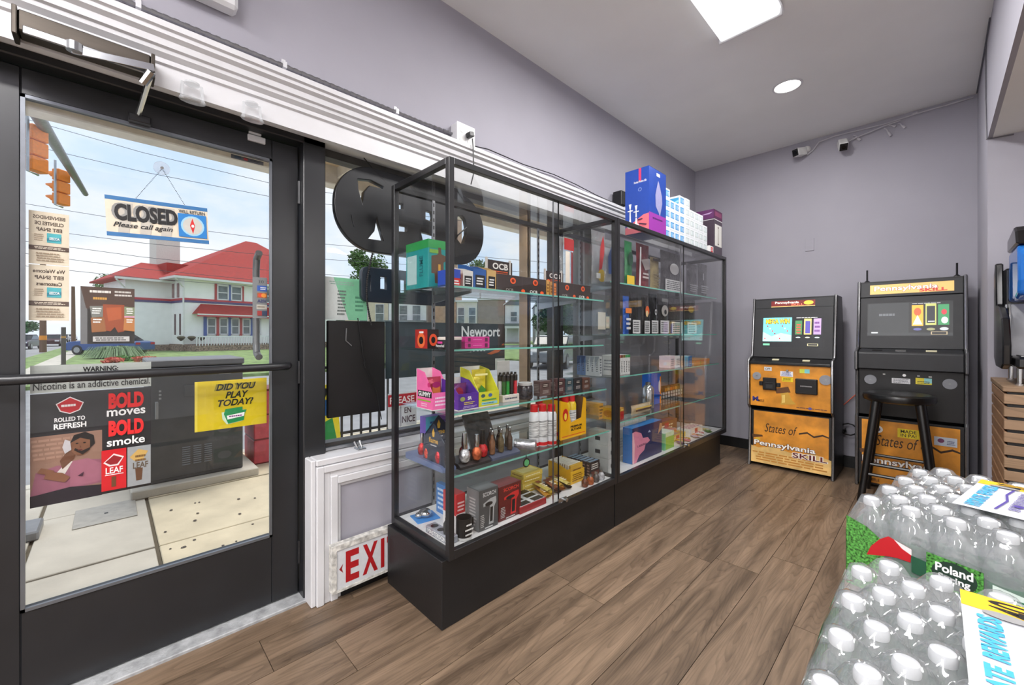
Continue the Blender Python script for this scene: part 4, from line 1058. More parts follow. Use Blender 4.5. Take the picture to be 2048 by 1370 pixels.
prints('side_print', yc, (-hw, cd, 0), (0, -1, 0), (0, 0, 1), cd, .215, [('r', .1, .1, .9, .2, (206, 40, 30)), ('e', .5, .6, .25, .2, (206, 40, 30))])
for i in range(4):
    can(['yellow butane can in the open carton, at the left front', 'yellow butane can in the open carton, at the right front', 'yellow butane can in the open carton, at the left back', 'yellow butane can in the open carton, at the right back'][i], loc[0] - .038 - .06 * (i // 2), loc[1] - .029 + .058 * (i % 2), (226, 190, 40), (206, 26, 30), .232, band=False, z=zD + .003, group='yellow butane cans in the carton')

# ---------------------------------------------------------------- case floor
Z0 = DECK + .0006
def torch_box(label, u0, u1, vt, x, col, acc, glow):
    loc, w, h = G(x, u0, u1, vt, Z0)
    carton('torch_box', label, 'torch box', loc, w, .085, h, col, [('t', 'SCORCH', .2, .82, .88, .92, (206, 206, 208) if acc else (220, 60, 50), dict(bold=.02)), ('p', [(.5, .1), (.75, .1), (.78, .5), (.9, .62), (.88, .75), (.6, .74), (.22, .66), (.22, .58), (.56, .6), (.54, .35)], glow), ('p', [(.56, .16), (.7, .16), (.72, .52), (.58, .52)], (26, 26, 28)), ('l', .06, .08, .28, .4, 7, (190, 188, 186)), ('r', .3, .03, .7, .06, (200, 200, 202)), ('e', .5, .62, .2, .05, (30, 30, 32))],
           [('r', 0, 0, 1, 1, tuple(min(255, c + 40) for c in col)), ('l', .2, .1, .8, .8, 9, (180, 178, 178))], [('r', .05, .1, .95, .9, tuple(min(255, c + 30) for c in col))], group='boxed torches', rough=.28)
torch_box('dark grey torch box with a silver torch picture on the case floor', 958, 996, 977, -1.385, (78, 80, 82), True, (176, 178, 180))
torch_box('dark red torch box with a red torch picture on the case floor', 998, 1042, 968, -1.395, (96, 26, 28), False, (206, 40, 40))
carton('red_box', 'red and white box behind the black lettered mug', 'box', (-1.47, 1.115, Z0), .05, .10, .155, (186, 40, 44), [('r', 0, 0, 1, .45, (226, 222, 222)), ('l', .1, .5, .9, .8, 3, (240, 200, 200))], [('r', 0, 0, 1, .4, (220, 216, 216))], [('r', .1, .1, .9, .9, (170, 60, 62))])
mg = thing('lettered_mug', 'black mug with white lettering beside the grey torch box', 'mug', (-1.397, 1.076, Z0))
MB().lathe([(.030, 0), (.034, .002), (.034, .012)], n=22).build('foot', K((206, 206, 206)), mg, smooth=True)
MB().lathe([(.034, .012), (.034, .088), (.031, .088), (.031, .02)], n=22, cap=False).build('mug', BLACKP, mg, smooth=True)
MB().tube([(.0, .032, .075), (.0, .047, .07), (.0, .048, .045), (.0, .033, .035)], .005, 8).build('handle', BLACKP, mg, smooth=True)
prints('lettering', mg, (.0352, -.024, .015), (0, 1, 0), (0, 0, 1), .048, .06, [('l', .15, .72, .95, .95, 1, WH), ('l', .0, .40, 1, .62, 1, WH), ('l', .02, .08, .98, .30, 1, WH)])
bc = thing('blister_pack', 'bright blue card pack with a silver knuckle shaped item on it', 'card pack', (-1.63, 1.055, Z0), 80)
pbox('card', K((40, 130, 206)), bc, -.055, 0, 0, .055, .10, .004)
MB().ball((0, .05, .022), .03, .035, .02).ball((-.03, .05, .018), .018, .018, .014).build('silver_item', CHROME, bc, smooth=True)
carton('blue_upright_box', 'narrow blue box standing behind the card pack', 'box', (-1.60, 1.155, Z0), .03, .10, .14, (50, 120, 190), [('l', .2, .1, .8, .9, 6, (200, 220, 240))], [('l', .1, .1, .9, .9, 5, (200, 220, 240))])
ht = thing('holed_tray', 'clear tray with round holes and silver lettering at the showcase corner', 'tray', (-1.385, 1.012, Z0), 90)
pbox('tray', M('grey_clear_plastic', (150, 154, 164), .25, noise=.08), ht, -.025, 0, 0, .025, .17, .03, bev=.003)
for i in range(1):
    for j in range(3):
        MB().lathe([(.017, .0302), (.001, .0303)], (0 * i, .04 + .048 * j, 0), 16, cap=False).build('hole', K((24, 24, 28)), ht)
prints('tray_lettering', ht, (-.025, .17, 0), (0, -1, 0), (0, 0, 1), .17, .03, [('t', 'MASTERSON', .1, .2, .9, .8, WH, dict(bold=.02))])
gk = thing('black_grenade_lighter', 'small black round topped lighter standing in the holed tray', 'lighter', (-1.43, 1.012, Z0 + .031))
MB().lathe([(.014, 0), (.016, .01), (.015, .04), (.009, .05)], n=12).build('body', BLACKP, gk, smooth=True); MB().lathe([(.008, .05), (.008, .062)], n=10).build('cap', BLACKP, gk)
def comp_tray(label, x, y, w, d, rows, cols, rim, round_):
    t = thing('compartment_tray', label, 'tray', (x, y, Z0), 90, 'compartment trays on the case floor')
    pbox('tray', K(rim), t, -w / 2, 0, 0, w / 2, d, .032, bev=.002)
    pbox('insert', K((206, 208, 210), .3), t, -w / 2 + .006, .006, .032, w / 2 - .006, d - .006, .034)
    for i in range(cols):
        for j in range(rows):
            cx = -w / 2 + w * (i + .5) / cols; cy = d * (j + .5) / rows
            if round_: MB().lathe([(min(w / cols, d / rows) * .38, .0352), (.001, .0353)], (cx, cy, 0), 16, cap=False).build('compartment', K((28, 28, 32), .25), t)
            else: pbox('compartment', K((28, 28, 32), .25), t, cx - w / cols * .36, cy - d / rows * .34, .034, cx + w / cols * .36, cy + d / rows * .34, .036)
comp_tray('red rimmed tray with chrome rectangular compartments', -1.385, 1.50, .19, .15, 3, 2, (150, 30, 36), False)
comp_tray('green rimmed tray with round dark compartments behind the red rimmed one', -1.56, 1.47, .22, .17, 3, 3, (120, 190, 160), True)
# soft packs and pouches
for k in range(4):
    carton('cigarillo_carton', ['bottom', 'second', 'third', 'top'][k] + ' pale gold carton of the pile on the case floor', 'carton', (-1.55 + .003 * k, 1.66 + .004 * (k % 2), Z0 + .027 * k), .15, .10, .0265, (226, 200, 96) if k % 2 else (206, 176, 70), [('l', .1, .3, .9, .7, 1, (250, 240, 190))], [('l', .1, .3, .9, .7, 1, (150, 110, 40))], [('r', .1, .2, .9, .8, (240, 226, 150))], group='pile of pale gold cartons', rz=86 + 3 * (k % 2), rough=.25)
rs = random.Random(11)
PK = [(206, 150, 60), (232, 196, 60), (90, 60, 50), (196, 120, 50), (40, 36, 40), (226, 206, 110), (150, 90, 60), (216, 170, 70)]
for k in range(9):
    x = -1.415 - .012 * (k % 2); y = 1.645 + .046 * k
    t = bag(['amber', 'yellow', 'dark brown', 'orange', 'black', 'cream', 'brown', 'gold', 'pale yellow'][k] + ' foil cigarillo pouch in the loose heap on the case floor', (x, y if k < 5 else 1.67 + .05 * (k - 5), Z0 + (.003 if k < 5 else .024)), .036, .12, foil((PK + [(240, 220, 130)])[k]), [('l', .15, .2, .85, .6, 3, (250, 240, 210)), ('r', .1, .65, .9, .85, (120, 60, 40))], group='loose cigarillo pouches', name='cigarillo_pouch', cat='pouch', th=.018)
    t.rotation_euler = (math.radians(-84), 0, math.radians(74 + 6 * (k % 3)))
    t.location.z += .019
t = display('card_display', 'yellow display of upright paper booklets on the case floor', (-1.45, 1.945, Z0), .13, .17, .075, .11, (226, 176, 40), [('l', .1, .2, .9, .8, 4, (120, 80, 20))], [('p', [(0, 0), (1, 0), (1, .9)], (226, 170, 30))], 'displays of booklets')
for k in range(9):
    carton('paper_booklet', '%s upright paper booklet behind the gold one in the yellow display' % ['', 'first', 'second', 'third', 'fourth', 'fifth', 'sixth', 'seventh', 'rearmost'][k] if k else 'gold fronted paper booklet first in the yellow display', 'booklet', (-1.456 - .0165 * k, 1.945, Z0 + .0035), .112, .012, .105, (228, 222, 208) if k else (206, 164, 60), [('l', .1, .2, .9, .8, 3, (120, 80, 30))], [('r', 0, 0, .3, 1, (150, 120, 60))], group='booklets in the yellow display')
for k in range(6):
    carton('tobacco_pack', '%s dark tobacco pack in the row beside the yellow booklet display' % ['foremost', 'second', 'third', 'fourth', 'fifth', 'rearmost'][k], 'pack', (-1.42 - .030 * k, 2.075, Z0), .10, .026, .105, (50, 42, 44), [('r', .1, .1, .9, .45, (110, 60, 50)), ('l', .12, .55, .88, .9, 3, (220, 216, 210))], [('l', .1, .1, .9, .9, 5, (140, 120, 116))], [('r', .05, .1, .95, .9, (110, 130, 150))], group='row of dark tobacco packs')
for k in range(4):
    t = thing('novelty_lighter', ['brown', 'copper', 'smoky', 'clear'][k] + ' novelty lighter in the front row by the lock', 'lighter', (-1.385, 1.925 + .055 * k, Z0), 0, 'novelty lighters')
    MB().lathe([(.014, 0), (.02, .008), (.019, .03), (.01, .045)], n=12).build('body', M('nov_%d' % k, ((110, 60, 40), (170, 90, 50), (90, 84, 84), (190, 190, 196))[k], .2, noise=.4, scale=60), t, smooth=True)
    MB().lathe([(.009, .045), (.009, .058)], n=10).build('cap', STEEL, t)
ks = thing('green_key_ring', 'round green emblem hanging on the lighter shelf edge', 'emblem', (-1.366, 1.425, zD - .035), 90)
MB().tube([(0, 0, 0), (0, -.003, 0)], .022, 20).build('disc', BLACKP, ks); MB().tube([(0, -.003, 0), (0, -.0045, 0)], .016, 18).build('emblem', K((90, 170, 110)), ks)
pbox('hanger', BLACKP, ks, -.002, -.002, .02, .002, 0, .036)

# ---------------------------------------------------------------- the longer showcase
yA, yB, yC, yD = C2['A'], C2['B'], C2['C'], C2['D']
def cbag(z, u0, u1, vt, col, label, front=(), x=-1.46, f=1.0, group='foil bags on the upper shelves'):
    loc, w, h = G(x, u0, u1, vt, z)
    return bag(label, loc, w * .98, h * f, foil(col) if isinstance(col, tuple) else col, front, group=group, th=.035)
cbag(yA, 1253, 1268, 482, (40, 120, 70), 'narrow green and yellow bag against the showcase post', [('r', 0, 0, 1, .22, (230, 190, 40)), ('e', .5, .6, .3, .15, (30, 90, 60))], -1.45)
cbag(yA, 1240, 1256, 495, CLEARBAG, 'clear bag with a grey pipe beside the green and yellow bag', [('r', .3, .1, .7, .7, (120, 120, 126))], -1.62)
cbag(yA, 1276, 1302, 488, (126, 34, 40), 'crumpled dark red bag on the upper shelf', [('p', [(.2, .62), (.75, .68), (.9, .45), (.5, .4)], (180, 170, 168)), ('l', .3, .2, .9, .36, 2, (196, 186, 184)), ('p', [(.02, 0), (.14, 0), (.2, .9), (.1, .9)], (236, 236, 238))], -1.46)
cbag(yA, 1304, 1322, 515, (186, 168, 120), 'beige patterned bag beside the dark red one', [('l', .1, .1, .9, .5, 5, (130, 116, 80)), ('r', .05, .88, .95, .95, (50, 40, 34))], -1.48)
cbag(yA, 1324, 1366, 503, (74, 72, 74), 'charcoal bag with a plain pale oval and white warning panel', [('e', .55, .58, .22, .14, (206, 206, 208)), ('r', .12, .02, .95, .3, (196, 196, 198)), ('l', .16, .05, .9, .28, 5, (70, 70, 74))], -1.45, .98)
cbag(yA, 1376, 1398, 528, (82, 80, 84), 'grey foil bag in front of the far sliding door', [('l', .1, .1, .9, .35, 4, (150, 150, 156))], -1.45)
cbag(yA, 1399, 1418, 528, (92, 90, 94), 'wider grey foil bag nearest the end glass', [('l', .1, .1, .9, .35, 4, (160, 160, 166)), ('r', .3, .5, .4, .7, (200, 200, 206))], -1.45)
for i, (u0, u1, vt, c, lab) in enumerate(((1250, 1262, 592, (40, 90, 180), 'blue bag with an orange band by the post, middle shelf'), (1263, 1281, 585, (34, 32, 34), 'black bag with a white panel next to the blue bag, middle shelf'), (1287, 1300, 590, (40, 36, 36), 'black bag with an orange spot, middle shelf'), (1301, 1317, 588, (26, 26, 28), 'plain black bag with a white panel and small ring, middle shelf'), (1318, 1339, 588, (46, 44, 44), 'black bag with a grey round picture, middle shelf'), (1340, 1366, 597, (58, 54, 54), 'dark brown bag with white lines by the door split, middle shelf'), (1372, 1394, 600, (44, 42, 40), 'dark bag with a yellow patch behind the far sliding door, middle shelf'))):
    fr = [('r', .08, .02, .92, .34, (206, 206, 208)), ('l', .12, .05, .88, .31, 5, (60, 60, 64))]
    if i == 0: fr = [('r', 0, .55, 1, .68, (230, 130, 60)), ('l', .1, .1, .9, .45, 3, (220, 220, 226))]
    if i == 2: fr += [('e', .5, .6, .3, .12, (220, 100, 50)), ('e', .45, .52, .2, .08, (230, 200, 150))]
    if i == 3: fr += [('e', .6, .55, .14, .07, (200, 200, 204)), ('e', .6, .55, .09, .04, (30, 30, 30))]
    if i == 4: fr += [('e', .5, .58, .32, .14, (170, 166, 164)), ('e', .55, .55, .12, .06, (50, 50, 52)), ('r', .2, .8, .8, .88, (120, 120, 122))]
    if i == 6: fr += [('e', .4, .72, .25, .1, (150, 130, 50))]
    cbag(yB, u0, u1, vt, c, lab, fr, -1.46 - .01 * (i % 2), group='bags on the middle shelf')
# third shelf of the longer case: rows of small cartons
x = -1.46
y = 2.235
for i in range(5):
    c = (60, 96, 150) if i < 2 else (206, 208, 210)
    carton('vape_carton', ['blue fronted upright carton by the inner glass', 'second blue upright carton by the inner glass', 'white upright carton with slate lettering', 'white upright carton with a slate band', 'white upright carton with dark lettering by the post'][i] + ', third shelf', 'carton', (-1.62 + .035 * i, 2.225 + .001, yC + .0006), .012 + .018, .034, .125, c, [('l', .2, .1, .8, .9, 6, (70, 76, 90))], [('r', 0, 0, 1, 1, (70, 106, 160) if i < 2 else (196, 198, 202)), ('l', .3, .2, .7, .85, 7, (40, 46, 60)), ('p', [(0, 1), (1, 1), (0, .4)], (40, 66, 116) if i < 2 else (150, 156, 166))], group='upright vape cartons')
for i in range(6):
    carton('vape_carton', ['white upright carton with a red top, next to the post', 'second white upright carton with a red top', 'white upright carton with a brown top', 'white upright carton with an olive top', 'white upright carton with a green top', 'last white upright carton with a green top'][i] + ', third shelf', 'carton', (-1.43, 2.335 + .030 * i, yC + .0006), .028, .10, .13, (214, 214, 214), [('r', 0, .86, 1, 1, ((190, 40, 44), (196, 60, 50), (120, 70, 50), (110, 100, 50), (60, 150, 90), (50, 140, 80))[i]), ('l', .25, .12, .75, .7, 7, (60, 60, 64))], [('l', .1, .2, .9, .8, 4, (150, 150, 156))], group='upright vape cartons')
for i, (u0, u1, c, lab) in enumerate(((1340, 1350, (226, 206, 214), 'pink and white carton in the far group, third shelf'), (1351, 1362, (232, 230, 230), 'plain white carton in the far group, third shelf'), (1363, 1369, (226, 206, 186), 'cream carton in the far group, third shelf'), (1370, 1377, (110, 180, 214), 'sky blue carton in the far group, third shelf'), (1378, 1384, (50, 110, 170), 'deep blue carton in the far group, third shelf'))):
    loc, w, h = G(-1.44, u0, u1, 712, yC)
    carton('small_carton', lab, 'carton', loc, w * .96, .09, h, c, [('l', .15, .15, .85, .8, 4, (150, 150, 160))], group='far group of small cartons')
loc, w, h = G(-1.45, 1392, 1419, 727, yC)
carton('flat_tan_carton', 'flat tan carton with a green stripe at the end of the third shelf', 'carton', loc, w, .22, .045, (206, 150, 96), [('r', .3, 0, .34, 1, (120, 170, 70)), ('r', 0, .6, 1, .8, (226, 130, 70))], group=None)
# fourth shelf of the longer case
loc, w, h = G(-1.40, 1250, 1264, 810, yD)
carton('gold_red_box', 'red and gold striped box against the post, fourth shelf', 'box', (loc[0], 2.325, loc[2]), .085, .12, .075, (186, 140, 60), [('r', .5, 0, 1, .7, (170, 30, 36)), ('l', .05, .1, .45, .9, 5, (120, 80, 40)), ('l', .55, .7, .95, .95, 1, (226, 196, 110))], [('r', 0, 0, 1, 1, (226, 176, 50)), ('e', .5, .5, .3, .3, (196, 130, 30))])
carton('amber_box', 'amber printed box by the inner glass, fourth shelf', 'box', (-1.50, 2.26, yD + .0006), .05, .22, .10, (220, 160, 60), [('l', .1, .1, .9, .9, 4, (120, 90, 30))], [('r', 0, 0, 1, 1, (220, 160, 60)), ('p', [(0, .6), (.4, .9), (1, .7), (1, 1), (0, 1)], (236, 170, 40)), ('e', .5, .5, .2, .25, (190, 140, 60)), ('e', .5, .5, .1, .12, (90, 70, 40)), ('r', 0, 0, 1, .25, (170, 130, 60))])
cbag(yD, 1266, 1306, 806, (206, 190, 160), 'white and gold pouch lying in front of the silver bottle', [('r', .1, .3, .9, .5, (90, 70, 60)), ('r', .1, .55, .9, .7, (226, 190, 90))], -1.42, .9, None)
bo = thing('silver_bottle', 'silver insulated bottle in front of the blue one', 'bottle', (-1.50, onx(1296, HOR, -1.50)[1], yD + .0008))
MB().lathe([(.04, 0), (.043, .006), (.043, .14), (.03, .16), (.018, .168)], n=22).build('body', M('polished_flask', (206, 208, 212), .14, metal=.9), bo, smooth=True); MB().lathe([(.019, .168), (.02, .182), (.012, .188)], n=16).build('cap', STEEL, bo, smooth=True)
carton('blue_tall_box', 'tall bright blue box with an orange stripe, fourth shelf', 'box', (-1.52, onx(1315, HOR, -1.52)[1], yD + .0006), .115, .10, .235, (30, 96, 196), [('r', .82, 0, 1, .9, (236, 140, 40)), ('e', .78, .58, .14, .2, (226, 226, 230)), ('r', 0, .25, 1, .3, (20, 70, 150))], [('r', 0, .25, 1, .3, (20, 70, 150))])
rk = thing('jar_rack', 'wire rack holding small lidded jars at the back of the fourth shelf', 'rack', (-1.60, 3.42, yD + .0006), 90)
rw = MB()
for i in range(13): rw.tube([(-.30 + .05 * i, 0, .0), (-.30 + .05 * i, 0, .06)], .0025, 5)
for z in (.003, .03, .058): rw.tube([(-.30, 0, z), (.30, 0, z)], .0025, 5)
rw.build('wire_front', BLACKP, rk); pbox('rack_tray', K((226, 226, 224)), rk, -.30, .004, 0, .30, .07, .05)
for i in range(12):
    t = thing('small_jar', ['dark', 'olive', 'black', 'gold topped', 'dark green', 'brown', 'amber', 'pale amber', 'orange', 'amber and black', 'honey', 'brown and gold'][i] + ' small lidded jar in the wire rack', 'jar', (-1.60 - .035, 3.42 - .275 + .05 * i, yD + .0516), 0, 'jars in the wire rack')
    c = [(50, 50, 48), (110, 104, 60), (36, 36, 36), (170, 150, 90), (60, 70, 56), (90, 70, 50), (214, 150, 60), (226, 180, 110), (226, 130, 50), (190, 120, 50), (226, 160, 70), (150, 110, 60)][i]
    MB().lathe([(.018, 0), (.019, .004), (.019, .03)], n=14).build('jar', K(c, .25), t, smooth=True); MB().lathe([(.0195, .03), (.0195, .045), (.015, .047)], n=14).build('lid', K(tuple(int(v * .6) for v in c), .3), t, smooth=True)
# case floor of the longer case
for k in range(3):
    carton('white_stack_carton', ['bottom', 'middle', 'top'][k] + ' white carton of the stack by the inner glass', 'carton', (-1.42, 2.265, Z0 + .083 * k), .09, .15, .082, (226, 226, 226), [('r', .3, .3, .7, .6, (60, 60, 64))], [('r', .35, .3, .6, .6, (60, 60, 64))], group='stack of white cartons by the inner glass')
loc, w, h = G(-1.40, 1257, 1322, 862, Z0)
carton('hookah_box', 'dark blue box with a pink wave and light lettering on the case floor', 'box', (loc[0], loc[1] + .03, loc[2]), w * .92, .07, .235, (34, 44, 96), [('p', [(0, 0), (.12, 0), (.22, .18), (.38, .28), (.42, .42), (.58, .5), (.5, .62), (.34, .64), (.28, .8), (.1, .9), (0, .88)], (226, 140, 170)), ('p', [(0, 0), (.05, 0), (.08, .5), (.03, .88), (0, .88)], (240, 190, 200)), ('t', 'LAGUNA', .16, .42, .46, .48, (60, 40, 90), dict(tilt=.0)), ('p', [(.5, .75), (.55, .82), (.6, .75)], (190, 200, 230)), ('p', [(.85, .6), (1, .75), (1, .9), (.92, .92)], (196, 150, 110))], [('r', 0, 0, 1, 1, (60, 120, 190))], [('r', 0, 0, 1, 1, (60, 130, 200))])
for k in range(4):
    carton('white_tall_carton', ['first', 'second', 'third', 'fourth'][k] + ' tall white carton standing behind the blue wave box', 'carton', (-1.56, 2.60 + .105 * k, Z0), .10, .09, .26 - .004 * k, (226, 226, 228), [('l', .2, .2, .8, .5, 4, (190, 190, 196)), ('r', 0, .93, 1, 1, (206, 110, 106) if k > 1 else (206, 210, 216))], group='tall white cartons behind the wave box')
carton('green_box', 'bright green and white box beside the wave box', 'box', (-1.40, 3.02, Z0), .16, .13, .125, (150, 196, 70), [('r', 0, .0, .12, 1, (110, 190, 150)), ('r', .12, .75, 1, 1, (214, 232, 190))], [('r', 0, 0, 1, 1, (120, 200, 150)), ('r', .2, .2, .8, .8, (180, 220, 190))], [('r', 0, 0, 1, 1, (226, 236, 220))])
for i, (x, y, w, d, h, c, lab) in enumerate(((-1.52, 3.25, .34, .07, .07, (206, 120, 60), 'long orange snack tray at the back of the case floor'), (-1.46, 3.30, .30, .06, .05, (226, 196, 60), 'long yellow snack box in front of the orange tray'), (-1.44, 3.62, .28, .10, .06, (236, 236, 232), 'white sachet box near the end glass'), (-1.60, 3.40, .40, .08, .12, (150, 96, 60), 'long brown snack box against the back glass'))):
    carton('snack_box', lab, 'box', (x, y, Z0), w, d, h, c, [('l', .05, .2, .95, .8, 3, (250, 230, 190)), ('r', .4, .1, .6, .9, (200, 70, 60))], [], [('l', .05, .1, .95, .9, 4, (180, 110, 160))])
for k in range(10):
    t = bag(['violet', 'yellow', 'pink', 'gold', 'lilac', 'orange', 'white', 'red', 'green', 'pale yellow'][k] + ' sweet sachet scattered on the longer case floor', (-1.375 - .03 * (k % 2), 3.20 + .07 * k, Z0 + .004), .05, .07, foil(((150, 110, 180), (232, 190, 50), (226, 130, 150), (214, 160, 60), (190, 170, 206), (230, 130, 50), (236, 234, 230), (200, 60, 60), (130, 170, 80), (240, 226, 160))[k]), [('l', .15, .25, .85, .7, 2, WH)], group='sweet sachets on the case floor', name='sweet_sachet', cat='sachet', th=.014)
    t.rotation_euler = (math.radians(-85), 0, math.radians(50 + 25 * (k % 4))); t.location.z += .010

# ---------------------------------------------------------------- on top of the longer showcase
ZT = SZ1 + .0006
carton('hookah_gift_box', 'tall blue gift box with two white hookahs and a purple base on the showcase', 'box', (-1.36, 2.753, ZT), .254, .18, .445, (34, 70, 160),
       [('r', 0, 0, 1, .30, (150, 50, 160)), ('p', [(.52, .84), (.58, .8), (.74, .62), (.76, .5), (.66, .34), (.62, .28), (.55, .34), (.38, .42), (.36, .6), (.44, .72)], (150, 150, 190)), ('r', .42, .90, .62, .95, (226, 226, 236)), ('l', .2, .20, .8, .25, 1, (90, 30, 110))],
       [('r', 0, 0, 1, 1, (34, 70, 160)), ('p', [(0, 0), (1, 0), (1, .28), (.78, .27), (0, .1)], (226, 110, 120)), ('r', .58, .80, .68, 1, (226, 60, 100)), ('t', 'Hookah Modern Gift', .38, .775, .9, .81, WH), ('e', .63, .67, .08, .03, (120, 140, 200)), ('e', .63, .67, .05, .018, (34, 70, 160))]
       + [q for x, s in ((.22, 1.), (.48, .92)) for q in (('e', x, .10 * s + .02, .12, .035, WH), ('p', [(x - .06, .10), (x + .06, .10), (x + .025, .26 * s), (x - .025, .26 * s)], WH), ('p', [(x - .03, .25), (x + .03, .25), (x + .02, .40 * s), (x - .02, .40 * s)], WH), ('r', x - .11, .355 * s, x + .11, .372 * s, WH), ('p', [(x - .055, .47 * s), (x + .055, .47 * s), (x + .03, .40 * s), (x - .03, .40 * s)], WH))]
       + [('p', [(.6, .13), (.9, .10), (.92, .115), (.6, .15)], (60, 30, 60)), ('p', [(.55, .19), (.75, .2), (.74, .215), (.55, .21)], (60, 30, 60))], [('r', 0, 0, 1, 1, (60, 90, 180))], rough=.3)
BLU = (96, 160, 214)
cols = [(2.935, 5, 0), (3.015, 4, 0), (3.095, 4, 0), (3.185, 5, 0), (3.275, 5, 1), (3.365, 4, 1), (3.455, 4, 1), (3.545, 4, 1), (3.635, 3, 1)]
hh = .0735
n_ = 0
for ci, (y, nk, kind) in enumerate(cols):
    for k in range(nk):
        c = (232, 236, 240)
        pc = BLU if not kind else (196, 206, 206)
        z = ZT + k * hh
        lvl = ['bottom', 'second', 'third', 'fourth', 'top'][k]
        colnm = ['next to the blue gift box', 'in the second pile from the gift box', 'in the third pile from the gift box', 'in the fourth pile from the gift box', 'in the fifth pile, first of the grey ones', 'in the sixth pile from the gift box', 'in the seventh pile from the gift box', 'in the eighth pile from the gift box', 'in the lowest pile before the purple box'][ci]
        carton('device_carton', '%s %s window carton %s' % (lvl, 'white and blue' if not kind else 'white and grey', colnm), 'carton', (-1.37 - (.0 if kind else .004), y, z), .076 if ci < 3 else .085, .10, hh - .0006, c,
               [('r', .12, .2, .88, .82, pc), ('r', .2, .3, .45, .7, tuple(min(255, v + 30) for v in pc)), ('l', .5, .3, .84, .7, 3, (226, 236, 244))], [('r', .08, .15, .92, .8, (70, 160, 206) if not kind else (90, 190, 170)), ('p', [(.1, .2), (.9, .55), (.9, .3), (.4, .18)], (150, 206, 236) if not kind else (190, 226, 220))], group='window cartons stacked on the showcase', bev=.001)
carton('red_corner_carton', 'small white carton with a red square at the front of the purple box', 'carton', (-1.355, 3.735, ZT), .09, .06, .06, (236, 234, 232), [('r', .35, .15, .85, .85, (206, 50, 60)), ('l', .45, .3, .8, .7, 2, WH)])
carton('purple_box', 'tall plum box with a white panel at the end of the showcase', 'box', (-1.36, 3.905, ZT), .20, .19, .40, (70, 58, 70), [('r', 0, .80, 1, 1, (84, 36, 74)), ('r', .1, .86, .9, .96, (130, 60, 96)), ('r', .1, .2, .92, .68, (224, 222, 216)), ('p', [(.47, .25), (.53, .25), (.52, .62), (.48, .62)], (120, 110, 90)), ('e', .5, .62, .06, .02, (90, 70, 60)), ('r', .42, .24, .58, .26, (60, 50, 50)), ('r', 0, .77, 1, .79, (200, 196, 200))], [('r', 0, .80, 1, 1, (96, 44, 96)), ('p', [(.05, .84), (.4, .9), (.8, .9), (.95, .94), (.6, .92), (.3, .9)], (190, 160, 200)), ('r', 0, .77, 1, .785, (200, 196, 200))], rough=.35)

# ================================================================ SIGNS ON DOOR AND WINDOWS
def sheet(name, label, cat, x, y0, z0, y1, z1, items, base=WH, th=.0015, group=None, tilt=0):
    """flat sheet facing the room"""
    t = thing(name, label, cat, (x, y0, z0), 0, group)
    t.rotation_euler = (math.radians(tilt), 0, 0)
    m = K(base)
    pbox('sheet', m, t, -th, 0, 0, 0, y1 - y0, z1 - z0)
    prints('print', t, (0, 0, 0), (0, 1, 0), (0, 0, 1), y1 - y0, z1 - z0, items)
    return t
BG = (222, 208, 186)
def snap(lines):
    it = [('r', 0, 0, 1, 1, BG)]
    for i, s in enumerate(lines):
        it.append(('t', s, .1 + .04 * i, .86 - .115 * i, .9 - .04 * i, .93 - .115 * i, (84, 66, 52), dict(mirror=True, bold=.03)))
    it += [('r', .44, .42, .80, .60, (70, 170, 180)), ('p', [(.44, .50), (.80, .53), (.80, .47), (.44, .44)], (40, 130, 150)), ('t', 'ACCESS', .50, .475, .76, .525, WH, dict(mirror=True, bold=.03)), ('l', .12, .44, .38, .58, 4, (170, 150, 128)), ('r', 0, .27, 1, .35, (84, 62, 52)), ('l', .1, .285, .9, .335, 2, (226, 214, 196)), ('l', .14, .05, .88, .23, 4, (160, 140, 118))]
    return it
sheet('benefits_notice', 'beige benefits notice with turquoise card picture, upper of the pair on the door glass', 'notice', -2.016, -.186, 1.396, -.098, 1.566, snap(['BIENVENIDOS', 'CLIENTES DE', 'EBT SNAP']), BG, group='beige benefits notices')
sheet('benefits_notice', 'beige benefits notice with turquoise card picture, lower of the pair on the door glass', 'notice', -2.016, -.186, 1.214, -.098, 1.393, snap(['We Welcome', 'EBT SNAP', 'Customers']), BG, group='beige benefits notices')
# hanging CLOSED sign
cs = sheet('closed_sign', 'hanging CLOSED sign with blue bands and a small clock dial', 'sign', -1.972, -.008, 1.507, .276, 1.645,
      [('r', 0, 0, 1, 1, (216, 204, 184)), ('r', 0, .90, 1, 1, (52, 108, 160)), ('r', 0, 0, 1, .10, (52, 108, 160)), ('p', [(.1, .1), (.2, .1), (.25, .86), (.13, .86)], (186, 180, 170)), ('p', [(.3, .1), (.4, .1), (.45, .86), (.33, .86)], (186, 180, 170)), ('p', [(.5, .1), (.6, .1), (.65, .86), (.53, .86)], (186, 180, 170)),
       ('t', 'CLOSED', .05, .42, .655, .84, (140, 140, 138), dict(bold=.06)), ('t', 'CLOSED', .075, .40, .675, .83, (26, 26, 28), dict(bold=.05)), ('t', 'Please call again', .06, .20, .62, .36, (30, 30, 34), dict(shear=.35)), ('t', 'WILL RETURN', .69, .78, .97, .87, (40, 50, 60), dict(bold=.02)),
       ('r', .68, .14, .98, .77, (36, 120, 190)), ('e', .83, .45, .125, .27, (150, 196, 220)), ('e', .83, .45, .105, .23, (190, 188, 182)), ('p', [(.83, .66), (.855, .46), (.83, .24), (.80, .46)], (200, 40, 40)), ('e', .83, .45, .015, .04, WH)], (216, 204, 184), .003, tilt=2.5)
hc = thing('suction_hook', 'clear suction cup with bead chain holding the CLOSED sign', 'suction hook', (-2.006, .137, 1.785))
